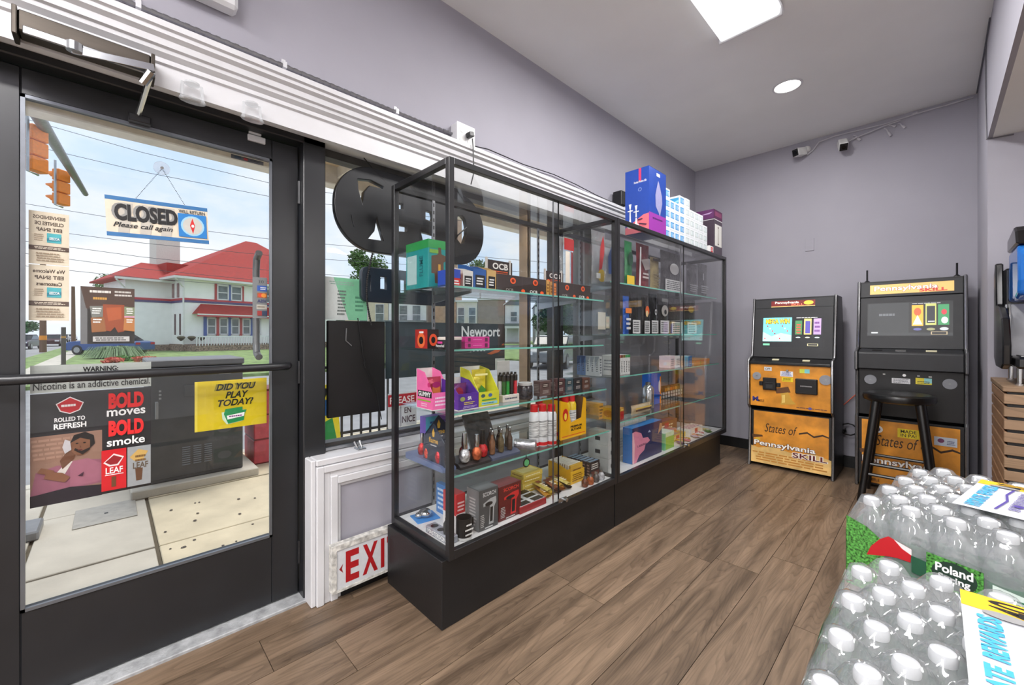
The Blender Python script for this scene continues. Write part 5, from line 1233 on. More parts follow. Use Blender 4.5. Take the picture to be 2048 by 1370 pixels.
MB().tube([(0, 0, 0), (.006, 0, 0)], .024, 22).build('cup', glassmat('clear_vinyl', (.95, .95, .95), .08, haze=.12), hc)
MB().tube([(.006, 0, 0), (.022, 0, -.004)], .005, 10).build('hook', STEEL, hc)
for sy, dz in ((.066 - .137, -.134), (.20 - .137, -.128)):
    ch = MB()
    for i in range(26):
        s = i / 25
        ch.ball((.020 + .014 * s, sy * s, -.006 + (dz + .006) * s), .0016, .0016, .0016, 6, 4)
    o = ch.build('bead_chain', K((40, 40, 44)), hc); o['kind'] = 'stuff'
# food poster on the outside
FD = [('r', 0, 0, 1, 1, (28, 24, 24)), ('r', 0, 0, .12, 1, (110, 110, 112)), ('p', [(.1, .62), (1, .62), (1, 1), (0, 1)], (72, 50, 40)), ('l', .16, .88, .58, .96, 1, (226, 222, 216)), ('l', .6, .84, .98, .96, 2, (206, 200, 194)), ('l', .2, .76, .5, .84, 1, (200, 150, 70)), ('p', [(.40, .70), (.80, .70), (.82, .42), (.80, .22), (.68, .20), (.62, .30), (.54, .22), (.42, .24), (.38, .5)], (150, 70, 36)), ('p', [(.46, .64), (.74, .66), (.75, .45), (.5, .4)], (176, 86, 44)),
      ('p', [(.16, .66), (.40, .67), (.40, .48), (.2, .46)], (120, 122, 116)), ('p', [(.18, .46), (.42, .47), (.46, .22), (.2, .2)], (150, 96, 54)), ('p', [(.80, .67), (1, .66), (1, .47), (.80, .48)], (130, 140, 110)), ('p', [(.80, .47), (1, .46), (1, .22), (.78, .24)], (176, 116, 66)), ('l', .2, .52, .38, .64, 3, (240, 240, 236)), ('l', .22, .36, .38, .45, 2, (240, 240, 236)), ('l', .84, .53, .98, .65, 3, (240, 240, 236)), ('r', .80, .47, 1, .50, (206, 150, 170)), ('l', .84, .37, .98, .45, 2, (240, 240, 236)), ('r', .22, .04, .90, .13, (190, 190, 188)), ('l', .25, .05, .86, .12, 2, (60, 60, 60))]
sheet('food_poster', 'dark food poster with a browned roast and four packets on the door glass', 'poster', -2.016, -.072, 1.136, .063, 1.332, FD, (28, 24, 24))
# tobacco advert
SK = (126, 84, 62)
AD = [('r', 0, 0, 1, 1, (30, 30, 36)), ('r', 0, .60, .55, .64, (40, 40, 46)),
      ('r', 0, .10, .56, .62, (150, 116, 100)), ('l', 0, .40, .5, .6, 5, (170, 134, 116)),
      ('p', [(.0, .10), (.56, .12), (.56, .34), (.44, .36), (.34, .32), (.2, .34), (.04, .30)], (150, 92, 112)), ('p', [(.30, .36), (.44, .37), (.56, .30), (.56, .14), (.30, .12)], (164, 102, 122)), ('p', [(.24, .22), (.32, .36), (.28, .37), (.20, .28)], (214, 206, 200)),
      ('p', [(.24, .30), (.33, .38), (.36, .46), (.28, .46), (.22, .38)], (110, 72, 54)), ('e', .385, .50, .085, .095, SK), ('p', [(.30, .53), (.33, .60), (.42, .62), (.49, .58), (.50, .50), (.46, .46), (.46, .54), (.38, .57)], (24, 22, 24)), ('p', [(.33, .46), (.40, .41), (.46, .45), (.46, .47), (.39, .445), (.34, .48)], (36, 28, 28)), ('e', .355, .52, .012, .006, (20, 16, 16)), ('e', .415, .52, .012, .006, (20, 16, 16)), ('p', [(.375, .51), (.39, .48), (.38, .475)], (100, 64, 48)), ('p', [(.36, .455), (.40, .452), (.395, .462), (.365, .464)], (96, 40, 40)),
      ('p', [(.26, .44), (.31, .47), (.30, .55), (.26, .57), (.24, .50)], (190, 186, 190)), ('p', [(.10, .24), (.26, .18), (.30, .22), (.24, .27), (.12, .30)], SK), ('p', [(.05, .30), (.16, .26), (.18, .30), (.08, .34)], SK), ('p', [(.36, .22), (.41, .25), (.40, .21)], (60, 30, 50)), ('p', [(.0, 0), (.56, 0), (.56, .10), (.30, .13), (.0, .10)], (34, 30, 40)),
      ('p', [(.19, .90), (.30, .96), (.41, .90), (.38, .83), (.30, .80), (.22, .83)], (226, 220, 220)), ('p', [(.20, .895), (.30, .95), (.40, .895), (.37, .835), (.30, .81), (.23, .835)], (190, 32, 44)), ('l', .23, .86, .37, .90, 1, (250, 246, 246)),
      ('t', 'ROLLED TO', .18, .735, .42, .775, WH, dict(bold=.03)), ('t', 'REFRESH', .175, .67, .43, .72, WH, dict(bold=.03)),
      ('t', 'BOLD', .615, .81, .93, .965, (222, 36, 40), dict(bold=.06)), ('t', 'moves', .60, .74, .945, .80, WH, dict(bold=.02)), ('t', 'BOLD', .615, .545, .93, .70, (222, 36, 40), dict(bold=.06)), ('t', 'smoke', .60, .45, .94, .53, WH, dict(bold=.02)),
      ('r', .555, .03, .77, .42, (206, 26, 36)), ('p', [(.57, .30), (.66, .38), (.75, .34), (.70, .26), (.62, .26)], (236, 226, 226)), ('p', [(.585, .305), (.66, .365), (.735, .33), (.69, .275), (.63, .275)], (150, 24, 34)), ('t', 'LEAF', .59, .19, .74, .25, WH, dict(bold=.02)), ('r', .585, .175, .745, .182, WH), ('r', .64, .06, .68, .16, (110, 70, 44)),
      ('r', .78, .03, .995, .42, (150, 154, 156)), ('p', [(.80, .32), (.88, .39), (.97, .36), (.92, .28), (.84, .28)], (196, 160, 90)), ('t', 'LEAF', .83, .20, .97, .26, (90, 76, 60), dict(bold=.02)), ('p', [(.86, .08), (.91, .08), (.92, .2), (.85, .2)], (96, 66, 46)), ('l', .85, .26, .95, .34, 2, (120, 90, 50))]
ps = sheet('tobacco_poster', 'large black tobacco poster with red BOLD lettering and a person in a pink jacket', 'poster', -2.016, -.183, .614, .108, .976, AD, (30, 30, 36))
sheet('warning_panel', 'pale grey nicotine warning panel directly above the black tobacco poster', 'notice', -2.016, -.183, .979, .108, 1.068, [('r', 0, 0, 1, 1, (170, 174, 170)), ('t', 'WARNING:', .40, .70, .70, .90, (24, 24, 26), dict(bold=.04)), ('t', 'This product contains nicotine.', .05, .46, .95, .62, (30, 30, 32), dict(bold=.01)), ('t', 'Nicotine is an addictive chemical.', .02, .10, .99, .36, (30, 30, 32), dict(bold=.012))], (170, 174, 170))
sheet('lottery_sign', 'bright yellow DID YOU PLAY TODAY sign with a green emblem on the door glass', 'sign', -2.0155, .236, .786, .484, .982,
      [('r', 0, 0, 1, 1, (214, 190, 20)), ('r', 0, 0, .035, 1, (226, 206, 70)), ('t', 'DID YOU', .25, .79, .81, .93, (150, 140, 30), dict(bold=.03, shear=.3)), ('t', 'DID YOU', .275, .79, .835, .93, (22, 26, 22), dict(bold=.03, shear=.3)), ('t', 'PLAY', .40, .62, .73, .76, (22, 26, 22), dict(bold=.03, shear=.3)), ('t', 'TODAY?', .30, .46, .80, .60, (22, 26, 22), dict(bold=.03, shear=.3)),
       ('p', [(.35, .34), (.66, .36), (.68, .30), (.64, .12), (.42, .08), (.36, .2)], (206, 226, 200)), ('p', [(.40, .40), (.64, .42), (.64, .35), (.70, .35), (.67, .26), (.66, .13), (.44, .09), (.38, .30)], (30, 140, 80)), ('p', [(.42, .26), (.67, .30), (.66, .22), (.43, .18)], WH), ('l', .44, .215, .65, .265, 1, (120, 40, 120))], (214, 190, 20))
sheet('card_sticker_strip', 'grey strip of payment card stickers at the handle side of the door glass', 'sticker', -2.0155, .432, 1.238, .486, 1.412,
      [('r', 0, 0, 1, 1, (128, 130, 132)), ('t', ')))', .4, .85, .75, .94, (40, 40, 44)), ('r', .3, .66, .98, .80, (40, 90, 180)), ('l', .5, .69, .95, .77, 2, WH), ('r', .3, .50, .98, .62, (170, 90, 40)), ('e', .55, .56, .18, .05, (220, 60, 30)), ('e', .75, .56, .18, .05, (240, 150, 40)), ('t', 'VISA', .3, .38, .95, .46, (40, 50, 110), dict(mirror=True, bold=.03)), ('r', .25, .22, .98, .33, (190, 186, 176)), ('l', .3, .25, .9, .3, 1, (120, 100, 80)), ('r', .3, .06, .98, .18, (40, 60, 90)), ('r', .3, .06, .62, .18, (160, 50, 50))], (128, 130, 132))
sheet('top_sticker', 'narrow dark alarm sticker in the top corner of the door glass', 'sticker', -2.0155, .355, 1.893, .472, 1.909, [('r', 0, 0, 1, 1, (90, 92, 96)), ('r', .1, .2, .3, .8, (50, 70, 90)), ('r', .38, .2, .5, .8, (170, 50, 50)), ('l', .55, .3, .95, .7, 1, (40, 40, 44))], (90, 92, 96))

# ---------------------------------------------------------------- window signs
SIGNB = M('black_sign_backing', (20, 22, 25), .35, noise=.1)
def cut_plate(name, outer, holes, x0, x1, mat, parent):
    """plate with holes: 2D curve filled and extruded; outlines in (y, z)"""
    c = bpy.data.curves.new(name, 'CURVE'); c.dimensions = '2D'; c.fill_mode = 'BOTH'; c.extrude = (x1 - x0) / 2; c.bevel_depth = .004
    for pts in [outer] + holes:
        s = c.splines.new('POLY'); s.points.add(len(pts) - 1)
        for p, (a, b) in zip(s.points, pts): p.co = (a, b, 0, 1)
        s.use_cyclic_u = True
    o = bpy.data.objects.new(name, c); me = o.to_mesh().copy(); o.to_mesh_clear(); bpy.data.objects.remove(o)
    xm = (x0 + x1) / 2
    for v in me.vertices:
        a, b, d = v.co
        v.co = (xm + d, a, b)
    me.materials.clear(); me.materials.append(mat)
    ob = bpy.data.objects.new(name, me); COL.objects.link(ob); ob.parent = parent
    return ob
def rrect(y0, z0, y1, z1, r, n=10):
    pts = []
    for cy, cz, a0 in ((y1 - r, z0 + r, -PI / 2), (y1 - r, z1 - r, 0), (y0 + r, z1 - r, PI / 2), (y0 + r, z0 + r, PI)):
        for i in range(n + 1):
            a = a0 + PI / 2 * i / n
            pts.append((cy + r * math.cos(a), cz + r * math.sin(a)))
    return pts
op = thing('open_sign', 'large black back of an OPEN window sign with cut-out letters, hung by wires', 'sign', (-1.935, .74, 1.575))
Wd, Hd = .885, .405
def hole(pts): return [(p[0] * Wd, p[1] * Hd) for p in pts]
holes = [hole(q) for q in (
    [(.315, .56), (.395, .585), (.395, .674), (.315, .654)], [(.322, .281), (.421, .306), (.421, .395), (.315, .39)], [(.538, .523), (.591, .511), (.60, .58), (.591, .654), (.538, .657)], [(.527, .185), (.609, .178), (.609, .348), (.503, .363)],
    [(.779, .338), (.81, .28), (.836, .301), (.861, .44), (.862, .56), (.852, .654), (.82, .71), (.779, .681)], [(.114, .832), (.119, .701), (.147, .501), (.158, .691), (.186, .773), (.263, .778), (.272, .82), (.19, .86)], [(.169, .133), (.276, .138), (.227, .464), (.21, .252)], [(.076, .402), (.092, .247), (.105, .235), (.086, .39)])]
cut_plate('backing', rrect(0, 0, Wd, Hd, .19, 12), holes, -.012, .012, SIGNB, op)
MB().tube([(.014, Wd * .30, Hd * .85), (.016, Wd * .20, Hd * 1.0), (0, Wd * .16, Hd + .045)], .0025, 5).build('hang_wire', BLACKP, op)
MB().tube([(.014, Wd * .86, Hd * .55), (.02, Wd * .78, Hd * .40), (.014, Wd * .75, Hd * .25)], .004, 6).build('power_lead', BLACKP, op)
s2 = thing('small_window_sign', 'smaller black window sign with rounded corners hanging under the OPEN sign', 'sign', (-1.94, .87, 1.33))
cut_plate('backing', rrect(0, 0, .50, .165, .03, 6), [hole2 for hole2 in ([(.09, .06), (.13, .06), (.13, .13), (.09, .13)], [(.20, .05), (.24, .05), (.24, .125), (.20, .125)], [(.29, .06), (.34, .06), (.33, .10), (.30, .10)], [(.41, .05), (.45, .05), (.45, .13), (.41, .13)], [(.035, .045), (.045, .045), (.045, .13), (.035, .13)])], -.010, .010, M('blue_black_sign', (22, 32, 44), .35), s2)
chn = MB()
for i in range(34):
    chn.ball((.016, .05 - .03 * math.sin(i * .09), .232 - i * .0105), .0035, .0055, .007, 6, 4)
o = chn.build('chain', BLACKP, s2); o['kind'] = 'stuff'
sheet('price_sheet', 'white and green printed sheet taped on the window under the OPEN sign', 'sheet', -2.006, .722, 1.238, .93, 1.442, [('r', 0, 0, 1, 1, (214, 220, 218)), ('p', [(.55, 0), (1, 0), (1, 1), (.2, 1)], (130, 200, 160)), ('l', .1, .82, .7, .92, 2, (150, 180, 166)), ('l', .28, .1, .5, .72, 8, (110, 120, 116)), ('l', .7, .2, .95, .6, 4, (90, 150, 120))], (214, 220, 218))
bp = thing('black_window_panel', 'large plain black panel standing in the window beside the showcase', 'panel', (-1.985, .722, .778))
pbox('panel', M('matt_black_panel', (20, 19, 20), .45, noise=.15, scale=5), bp, 0, 0, 0, .022, .285, .455, bev=.003)
MB().tube([(.026, .14, .47), (.027, .155, .36), (.027, .165, .29), (.028, .19, .20), (.028, .235, .10), (.028, .262, -.04)], .0025, 6).build('lead', BLACKP, bp)
MB().tube([(.027, .157, .36), (.027, .163, .32)], .005, 8).tube([(.027, .172, .25), (.027, .178, .225)], .005, 8).build('lead_knot', BLACKP, bp)
MB().tube([(.025, .085, .42), (.025, .082, .36), (.025, .11, .335)], .003, 6).build('hook', STEEL, bp)
sheet('brand_poster', 'dark teal poster with white lettering and an orange sweep, in the window behind the showcase', 'poster', -2.006, 1.03, .935, 1.885, 1.236, [('r', 0, 0, 1, 1, (44, 58, 64)), ('r', .93, .3, 1, 1, (70, 62, 60)), ('t', 'Newport', .58, .66, .95, .94, (220, 224, 226), dict(bold=.02)), ('t', 'boost', .64, .42, .80, .58, (220, 224, 226), dict(bold=.01)), ('p', [(.82, .36), (.92, .46), (.99, .58), (.99, .48), (.93, .38), (.86, .34)], (190, 100, 60)), ('r', .9, 0, 1, .25, (206, 210, 206))], (44, 58, 64))
sheet('please_sign', 'red and white PLEASE notice in the window, seen through the showcase corner', 'notice', -2.006, 1.045, .672, 1.215, .855, [('r', 0, 0, 1, 1, (206, 208, 210)), ('r', 0, .62, 1, .96, (176, 34, 48)), ('t', 'PLEASE', .06, .69, .92, .89, (236, 226, 226), dict(bold=.02)), ('t', 'EN', .56, .38, .80, .55, (70, 40, 44), dict(bold=.02)), ('t', 'NICE', .48, .10, .95, .30, (70, 40, 44), dict(bold=.02)), ('r', .40, .0, .45, .60, (150, 150, 154))], (206, 208, 210))
lt = thing('window_latch', 'small clear and steel latch on the white window cap', 'latch', (-1.90, .845, .6285))
pbox('base', STEEL, lt, -.02, -.02, 0, .03, .02, .006, bev=.002); MB().tube([(0, -.01, .006), (-.012, -.02, .035)], .006, 8).tube([(0, .01, .006), (-.012, .004, .035)], .006, 8).build('lever', CHROME, lt)

# ================================================================ STREET OUTSIDE
ASPH = M('grey_asphalt', (150, 150, 152), .9, noise=.1, scale=2.5, bump=.3, bscale=60)
CONC = M('pale_concrete', (196, 190, 178), .85, noise=.10, scale=3, bump=.25, bscale=50)
CONCY = M('warm_concrete', (208, 196, 170), .85, noise=.10, scale=4, bump=.25, bscale=50)
CONCD = M('joint_dirt', (96, 88, 74), .95)
GRASS = M('lawn_grass', (128, 152, 92), .9, noise=.3, scale=3, bump=.6, bscale=40)
struct(MB().box(-150, -90, -.42, -5.4, 140, -.30).build('road', ASPH))
pv = struct(MB().box(-5.4, -8, -.40, -2.08, 14, -.135).build('sidewalk', CONCD))
sx = [-2.085, -2.83, -3.30, -4.30, -5.25]
sy = [-2.6, -1.4, -.35, .205, 1.35, 2.6, 3.9, 5.2, 6.6, 8.0]
rq = random.Random(5)
for i in range(4):
    for j in range(len(sy) - 1):
        o = MB().box(sx[i + 1] + .008, sy[j] + .010, -.15, sx[i] - .008, sy[j + 1] - .010, -.12 + rq.uniform(-.003, .003)).build('slab', CONCY if sy[j] > .1 else CONC, pv, bev=.004)
struct(MB().box(-5.42, -8, -.38, -5.25, 14, -.118).build('kerb', CONC, bev=.02))
for k in range(26):
    u, v = rq.uniform(330, 520), rq.uniform(985, 1100)
    p = onz(u, v, -.117)
    if -4.1 < p[0] < -2.3 and k < 20:
        tag(MB().lathe([(rq.uniform(.006, .012), 0), (.004, .002)], (p[0], p[1], -.1175), 9, sx=1.4).build('gum_spot', K((70, 62, 56))), 'dark flattened spot on the warm concrete slab by the utility cabinet', 'spot', 'dark spots on the pavement')
# utility cabinet
cb = thing('utility_cabinet', 'dark grey steel utility cabinet on a concrete pad outside the door', 'cabinet', (-4.42, .545, -.12), 90)
CG = M('dark_grey_cabinet_paint', (74, 76, 80), .5, noise=.14, scale=7, bump=.05)
pbox('pad', CONC, cb, -.43, -.10, 0, .43, .72, .07, bev=.008)
pbox('body', CG, cb, -.325, 0, .07, .325, .62, 1.02, bev=.008)
pbox('lid', M('grey_cabinet_lid', (104, 106, 112), .45), cb, -.335, -.012, 1.02, .335, .635, 1.075, bev=.008)
pbox('door_panel', CG, cb, -.312, -.008, .10, .318, 0, 1.0, bev=.003)
pbox('latch', STEEL, cb, -.285, -.028, .60, -.265, -.008, .74, bev=.003)
pbox('lock_plate', CG, cb, -.10, -.016, .76, .0, -.008, .86, bev=.003)
lv = []
for c in range(3):
    for r in range(9):
        MB().obox((-.085 + .075 * c, -.010, .19 + .018 * r), (.027, 0, 0), (0, .004, -.003), (0, .001, .0035)).build('louvre', M('louvre_grey', (120, 126, 134), .4), cb)
prints('stickers', cb, (-.312, -.0085, .10), (1, 0, 0), (0, 0, 1), .63, .90, [('r', .72, .93, .86, .97, (206, 206, 206)), ('l', .73, .94, .85, .96, 1, (60, 60, 60)), ('l', .08, .72, .11, .82, 3, (170, 170, 174))])
rb = thing('red_newspaper_box', 'faded red plastic bin behind the utility cabinet', 'bin', (-4.66, 1.22, -.12), 90)
for k in range(3): pbox('panel', M('faded_red_plastic', (206, 84, 96), .5, noise=.12), rb, -.21, 0, .01 + .24 * k, .21, .40, .24 + .24 * k, bev=.008)
pbox('core', K((120, 40, 46)), rb, -.205, .005, 0, .205, .395, .74)
pbx = thing('valve_box_cover', 'steel cover plate set in the pavement in front of the cabinet', 'cover', (-3.95, -.02, -.118), 90)
pbox('plate', M('worn_steel_cover', (170, 166, 158), .5, metal=.3, noise=.1), pbx, -.16, 0, 0, .16, .40, .006, bev=.002); pbox('lift_slot', K((40, 40, 40)), pbx, -.01, .18, .006, .01, .21, .007)
bpole = thing('grey_sign_post', 'round grey steel post on a square base plate just outside the door glass', 'post', (-4.05, -.46, -.12))
MB().tube([(0, 0, .03), (0, 0, 3.4)], .057, 16).build('pole', M('galvanised_post', (140, 142, 146), .4, metal=.6), bpole, smooth=True); pbox('base_plate', M('galvanised_post', (140, 142, 146), .4), bpole, -.14, -.14, 0, .14, .14, .06, bev=.01)

# canopy over the shop front
SOF = M('tan_canopy_soffit', (236, 214, 182), .6, noise=.06, scale=3)
SOFW = M('white_canopy_edge', (240, 236, 226), .5)
cn = thing('shop_canopy', 'tan boarded canopy over the shop front with a pale front beam', 'canopy', (-2.08, -2.5, 2.30))
pbox('front_beam', SOFW, cn, -1.12, 0, -.03, -1.0, 7.6, .16, bev=.006)
for k in range(9): pbox('soffit_board', SOF, cn, -.118 - .11 * k, 0, .10, -.012 - .11 * k, 7.6, .115)
for k in range(9): pbox('cross_beam', SOFW, cn, -1.0, .3 + .85 * k, .02, 0, .36 + .85 * k, .10)
pbox('roof_sheet', M('canopy_roof', (150, 148, 146), .7), cn, -1.14, -.02, .16, 0, 7.62, .19)
for y in (3.95, 4.25):
    l = thing('canopy_lamp', 'grey cylinder lamp under the canopy, ' + ('nearer the door' if y < 4 else 'farther from the door'), 'lamp', (-2.55, y - .0, 2.29), 0, 'cylinder lamps under the canopy')
    MB().lathe([(.028, 0), (.028, .09), (.012, .108)], n=14).build('body', K((90, 92, 94)), l, smooth=True); MB().lathe([(.02, -.001), (.001, -.0015)], n=14, cap=False).build('lens', K((210, 210, 206)), l)

# railing at the kerb
rlg = thing('iron_railing', 'black iron picket railing at the kerb outside the window', 'railing', (-5.0, 0, -.12))
y0, y1 = onx(640, 860, -5.0)[1], onx(800, 860, -5.0)[1]
pk = None
for i in range(int((y1 - y0) / .12)):
    if pk is None: pk = MB().box(-.012, 0, .04, .012, .022, .95).build('picket', BLACKP, rlg); o = pk
    else: o = pk.copy(); COL.objects.link(o); o.parent = rlg
    o.location = (0, y0 + .12 * i, 0)
for z in (.08, .88): pbox('rail', BLACKP, rlg, -.015, y0 - .05, z, .015, y1, z + .03)
pbox('end_post', BLACKP, rlg, -.025, y0 - .1, 0, .025, y0 - .05, 1.05)
p0 = onx(646, 860, -4.6)
ls = thing('yellow_sandwich_board', 'yellow and green sandwich board standing on the pavement outside the window', 'board', (-4.6, p0[1] + .02, -.12), 90)
MB().prism([(.0, 0), (.02, 0), (.17, .72), (.15, .72)], 'x', -.18, .18).build('front_board', K((232, 214, 40)), ls); MB().prism([(.34, 0), (.36, 0), (.19, .72), (.17, .72)], 'x', -.18, .18).build('back_board', K((232, 214, 40)), ls)
prints('board_print', ls, (-.18, 0, 0), (1, 0, 0), (0, .204, .979), .36, .735, [('p', [(.5, .1), (.9, .1), (.8, .5), (.55, .45)], (40, 140, 70)), ('p', [(.1, .5), (.7, .55), (.9, .8), (.3, .75)], (30, 90, 150)), ('p', [(.45, .6), (.75, .95), (.55, .95), (.3, .65)], BK)])

# ---------------------------------------------------------------- far corner: lawn, path, verge
struct(MB().box(-95, -1.6, -.40, -16.5, 60, -.20).build('lawn', GRASS))
path = struct(MB().box(-95, -2.35, -.40, -15.5, -1.6, -.19).build('footpath', CONC))
struct(MB().box(-95, -3.5, -.40, -16.5, -2.35, -.21).build('verge', GRASS))
# house
HW = M('white_stucco', (246, 246, 243), .8, noise=.03, scale=2, bump=.1)
HR = M('red_shingle_roof', (166, 46, 40), .8, noise=.16, scale=6, bump=.5, bscale=30)
BLT = K((84, 74, 120)); RDT = K((190, 60, 70)); GUT = M('white_gutter', (222, 222, 218), .5)
WGL = M('dark_window_glass', (110, 120, 124), .15, noise=.25, scale=2)
hx, hy, _ = dp(369, 697, 33)
house = thing('white_house', 'white stucco house with red hipped roof and blue and red trim across the street', 'house', (hx, hy, -.2), math.degrees(YAW) + 90 - 32.5 - 0)
house.rotation_euler = (0, 0, math.radians(103.25))
pbox('wall', HW, house, 0, 0, .2, 13.5, 9, 5.9)
pbox('wing_wall', HW, house, -2.9, 2.6, .2, 0, 8, 5.7)
pbox('foundation', M('fieldstone', (150, 128, 112), .9, noise=.5, scale=8, bump=1.), house, -.15, -.15, 0, 13.6, 9, .55)
pbox('wing_foundation', M('fieldstone', (150, 128, 112)), house, -3.0, 2.5, 0, -.15, 8, .5)
for z, m in ((4.10, RDT), (3.92, BLT)):
    pbox('belt_course', m, house, -.06, -.06, z, 13.55, 0, z + .17); pbox('belt_course', m, house, -.06, 0, z, 0, 2.6, z + .17)
    pbox('belt_course', m, house, -2.96, 2.54, z, 0, 2.6, z + .17)
def roof(name, x0, y0, x1, y1, z0, rx0, rx1, ry, zr):
    b = MB(); v = [(x0, y0, z0), (x1, y0, z0), (x1, y1, z0), (x0, y1, z0), (rx0, ry, zr), (rx1, ry, zr), (x0, y0, z0 - .12), (x1, y0, z0 - .12), (x1, y1, z0 - .12), (x0, y1, z0 - .12)]
    b.add(v, [(0, 1, 5, 4), (1, 2, 5), (2, 3, 4, 5), (3, 0, 4), (9, 8, 7, 6), (0, 6, 7, 1), (1, 7, 8, 2), (2, 8, 9, 3), (3, 9, 6, 0)])
    return b.build(name, HR, house)
roof('roof', -.9, -.9, 14.3, 9.9, 5.95, 6.6, 7.6, 4.5, 10.6)
roof('wing_roof', -3.6, 1.9, 1.2, 8.8, 5.75, -1.2, 0.6, 5.3, 7.4)
pbox('gutter', GUT, house, -.98, -.98, 5.72, 14.38, -.86, 5.90); pbox('gutter', GUT, house, -.98, -.86, 5.72, -.86, 9.9, 5.90); pbox('gutter', GUT, house, -3.68, 1.82, 5.55, .2, 1.92, 5.72)
pbox('soffit', GUT, house, -.86, -.86, 5.80, 14.3, 9.9, 5.83)
MB().tube([(-.9, -.9, 5.7), (-.12, -.12, 5.1), (-.1, -.1, .5)], .06, 8).build('downspout', GUT, house); MB().tube([(-3.6, 1.85, 5.5), (-2.98, 2.5, 5.0), (-2.98, 2.5, .4)], .06, 8).build('downspout', GUT, house)
def hwin(x0, z0, x1, z1, fr, y=0, sash=True, dpth=.10):
    f = MB().box(x0, y - dpth, z0, x1, y - .01, z0 + .1).box(x0, y - dpth, z1 - .1, x1, y - .01, z1).box(x0, y - dpth, z0, x0 + .1, y - .01, z1).box(x1 - .1, y - dpth, z0, x1, y - .01, z1)
    o = f.build('window', fr, house)
    pbox('pane', WGL, o, x0 + .1, y - .04, z0 + .1, x1 - .1, y - .02, z1 - .1)
    if sash: pbox('sash_rail', WHITE, o, x0 + .1, y - .07, (z0 + z1) / 2 - .04, x1 - .1, y - .02, (z0 + z1) / 2 + .04)
RED = K((176, 66, 64)); BLU2 = K((64, 90, 160))
for s0, s1 in ((2.25, 3.15), (3.3, 4.2)): hwin(s0, 4.25, s1, 5.55, WHITE)
pbox('shutter', RED, house, 2.1, -.09, 4.22, 2.25, 0, 5.6); pbox('shutter', BLU2, house, 3.15, -.09, 4.22, 3.3, 0, 5.6); pbox('shutter', RED, house, 4.2, -.09, 4.22, 4.35, 0, 5.6)
hwin(6.2, 4.25, 7.2, 5.55, WHITE)
for k in range(5): hwin(1.5 + .9 * k, 1.3, 2.2 + .9 * k, 2.75, WHITE); pbox('shutter', (BLU2, RED)[k % 2], house, 1.3 + .9 * k, -.12, 1.2, 1.5 + .9 * k, 0, 2.85)
ar = MB(); ar.add([(.5, -1.1, 3.0), (7.2, -1.1, 3.0), (7.2, 0, 3.85), (1.1, 0, 3.85), (.5, 0, 3.0)], [(0, 1, 2, 3), (0, 3, 4)]); ar.build('porch_roof', HR, house)
pbox('porch_fascia', GUT, house, .5, -1.12, 2.90, 7.2, -1.05, 3.0); pbox('porch_stripe', RDT, house, .5, -1.06, 2.78, 7.2, -.9, 2.9)
for x in (-.001,):
    for y0 in (.7, 1.7): MB().box(x - .06, y0, 1.3, x, y0 + .18, 3.0).build('side_window', K((90, 60, 66)), house)
    for y0 in (1.0, 2.0): MB().box(x - .06, y0, 4.35, x, y0 + .35, 5.5).build('side_window', K((150, 120, 120)), house)
pbox('side_window', K((60, 70, 96)), house, -2.8, 2.52, 1.6, -2.6, 2.6, 3.2)
dm = MB(); dm.add([(5.3, 1.2, 7.5), (8.9, 1.2, 7.5), (8.9, 4.0, 9.9), (5.3, 4.0, 9.9), (5.3, 1.2, 7.4), (8.9, 1.2, 7.4)], [(0, 1, 2, 3), (4, 5, 1, 0)]); dm.build('dormer_roof', HR, house)
pbox('dormer_wall', HW, house, 5.6, 1.3, 6.4, 8.6, 3.4, 7.6); hwin(6.3, 6.7, 7.9, 7.4, WHITE, 1.3, False); pbox('dormer_shutter', BLU2, house, 5.95, 1.2, 6.7, 6.25, 1.3, 7.4); pbox('dormer_shutter', BLU2, house, 7.95, 1.2, 6.7, 8.25, 1.3, 7.4)
pbox('small_gable', HR, house, -.2, 3.0, 6.1, 1.4, 5.0, 7.35); pbox('chimney', M('cream_chimney', (220, 218, 206), .8), house, -.1, 5.6, 5.8, 1.6, 7.2, 10.0)
pr_ = MB()
for i in range(44): pr_.box(.2 + .2 * i, -1.62, .45, .26 + .2 * i, -1.58, 1.12)
o = pr_.build('porch_balusters', WHITE, house); o['kind'] = 'stuff'
pbox('porch_rail', WHITE, house, .2, -1.64, 1.12, 9.2, -1.56, 1.22); pbox('porch_deck', M('fieldstone', (150, 128, 112)), house, .1, -1.6, 0, 9.4, -.15, .45)
for k in range(3):
    fp = thing('hanging_planter', ['dark planter bowl nearest the house corner', 'middle dark planter bowl on the house wall', 'dark planter bowl beside the porch'][k], 'planter', (0, 0, 0), 0, 'planter bowls on the white house')
    a = house.matrix_basis
    c, s = math.cos(math.radians(103.25)), math.sin(math.radians(103.25))
    lx, ly = -.4 + .7 * k, -.5
    fp.location = (hx + lx * c - ly * s, hy + lx * s + ly * c, .62)
    MB().lathe([(.05, 0), (.26, .22)], n=12).build('bowl', K((60, 50, 50)), fp, smooth=True); MB().ball((0, 0, .28), .28, .28, .12).build('plant', K((96, 90, 70)), fp)

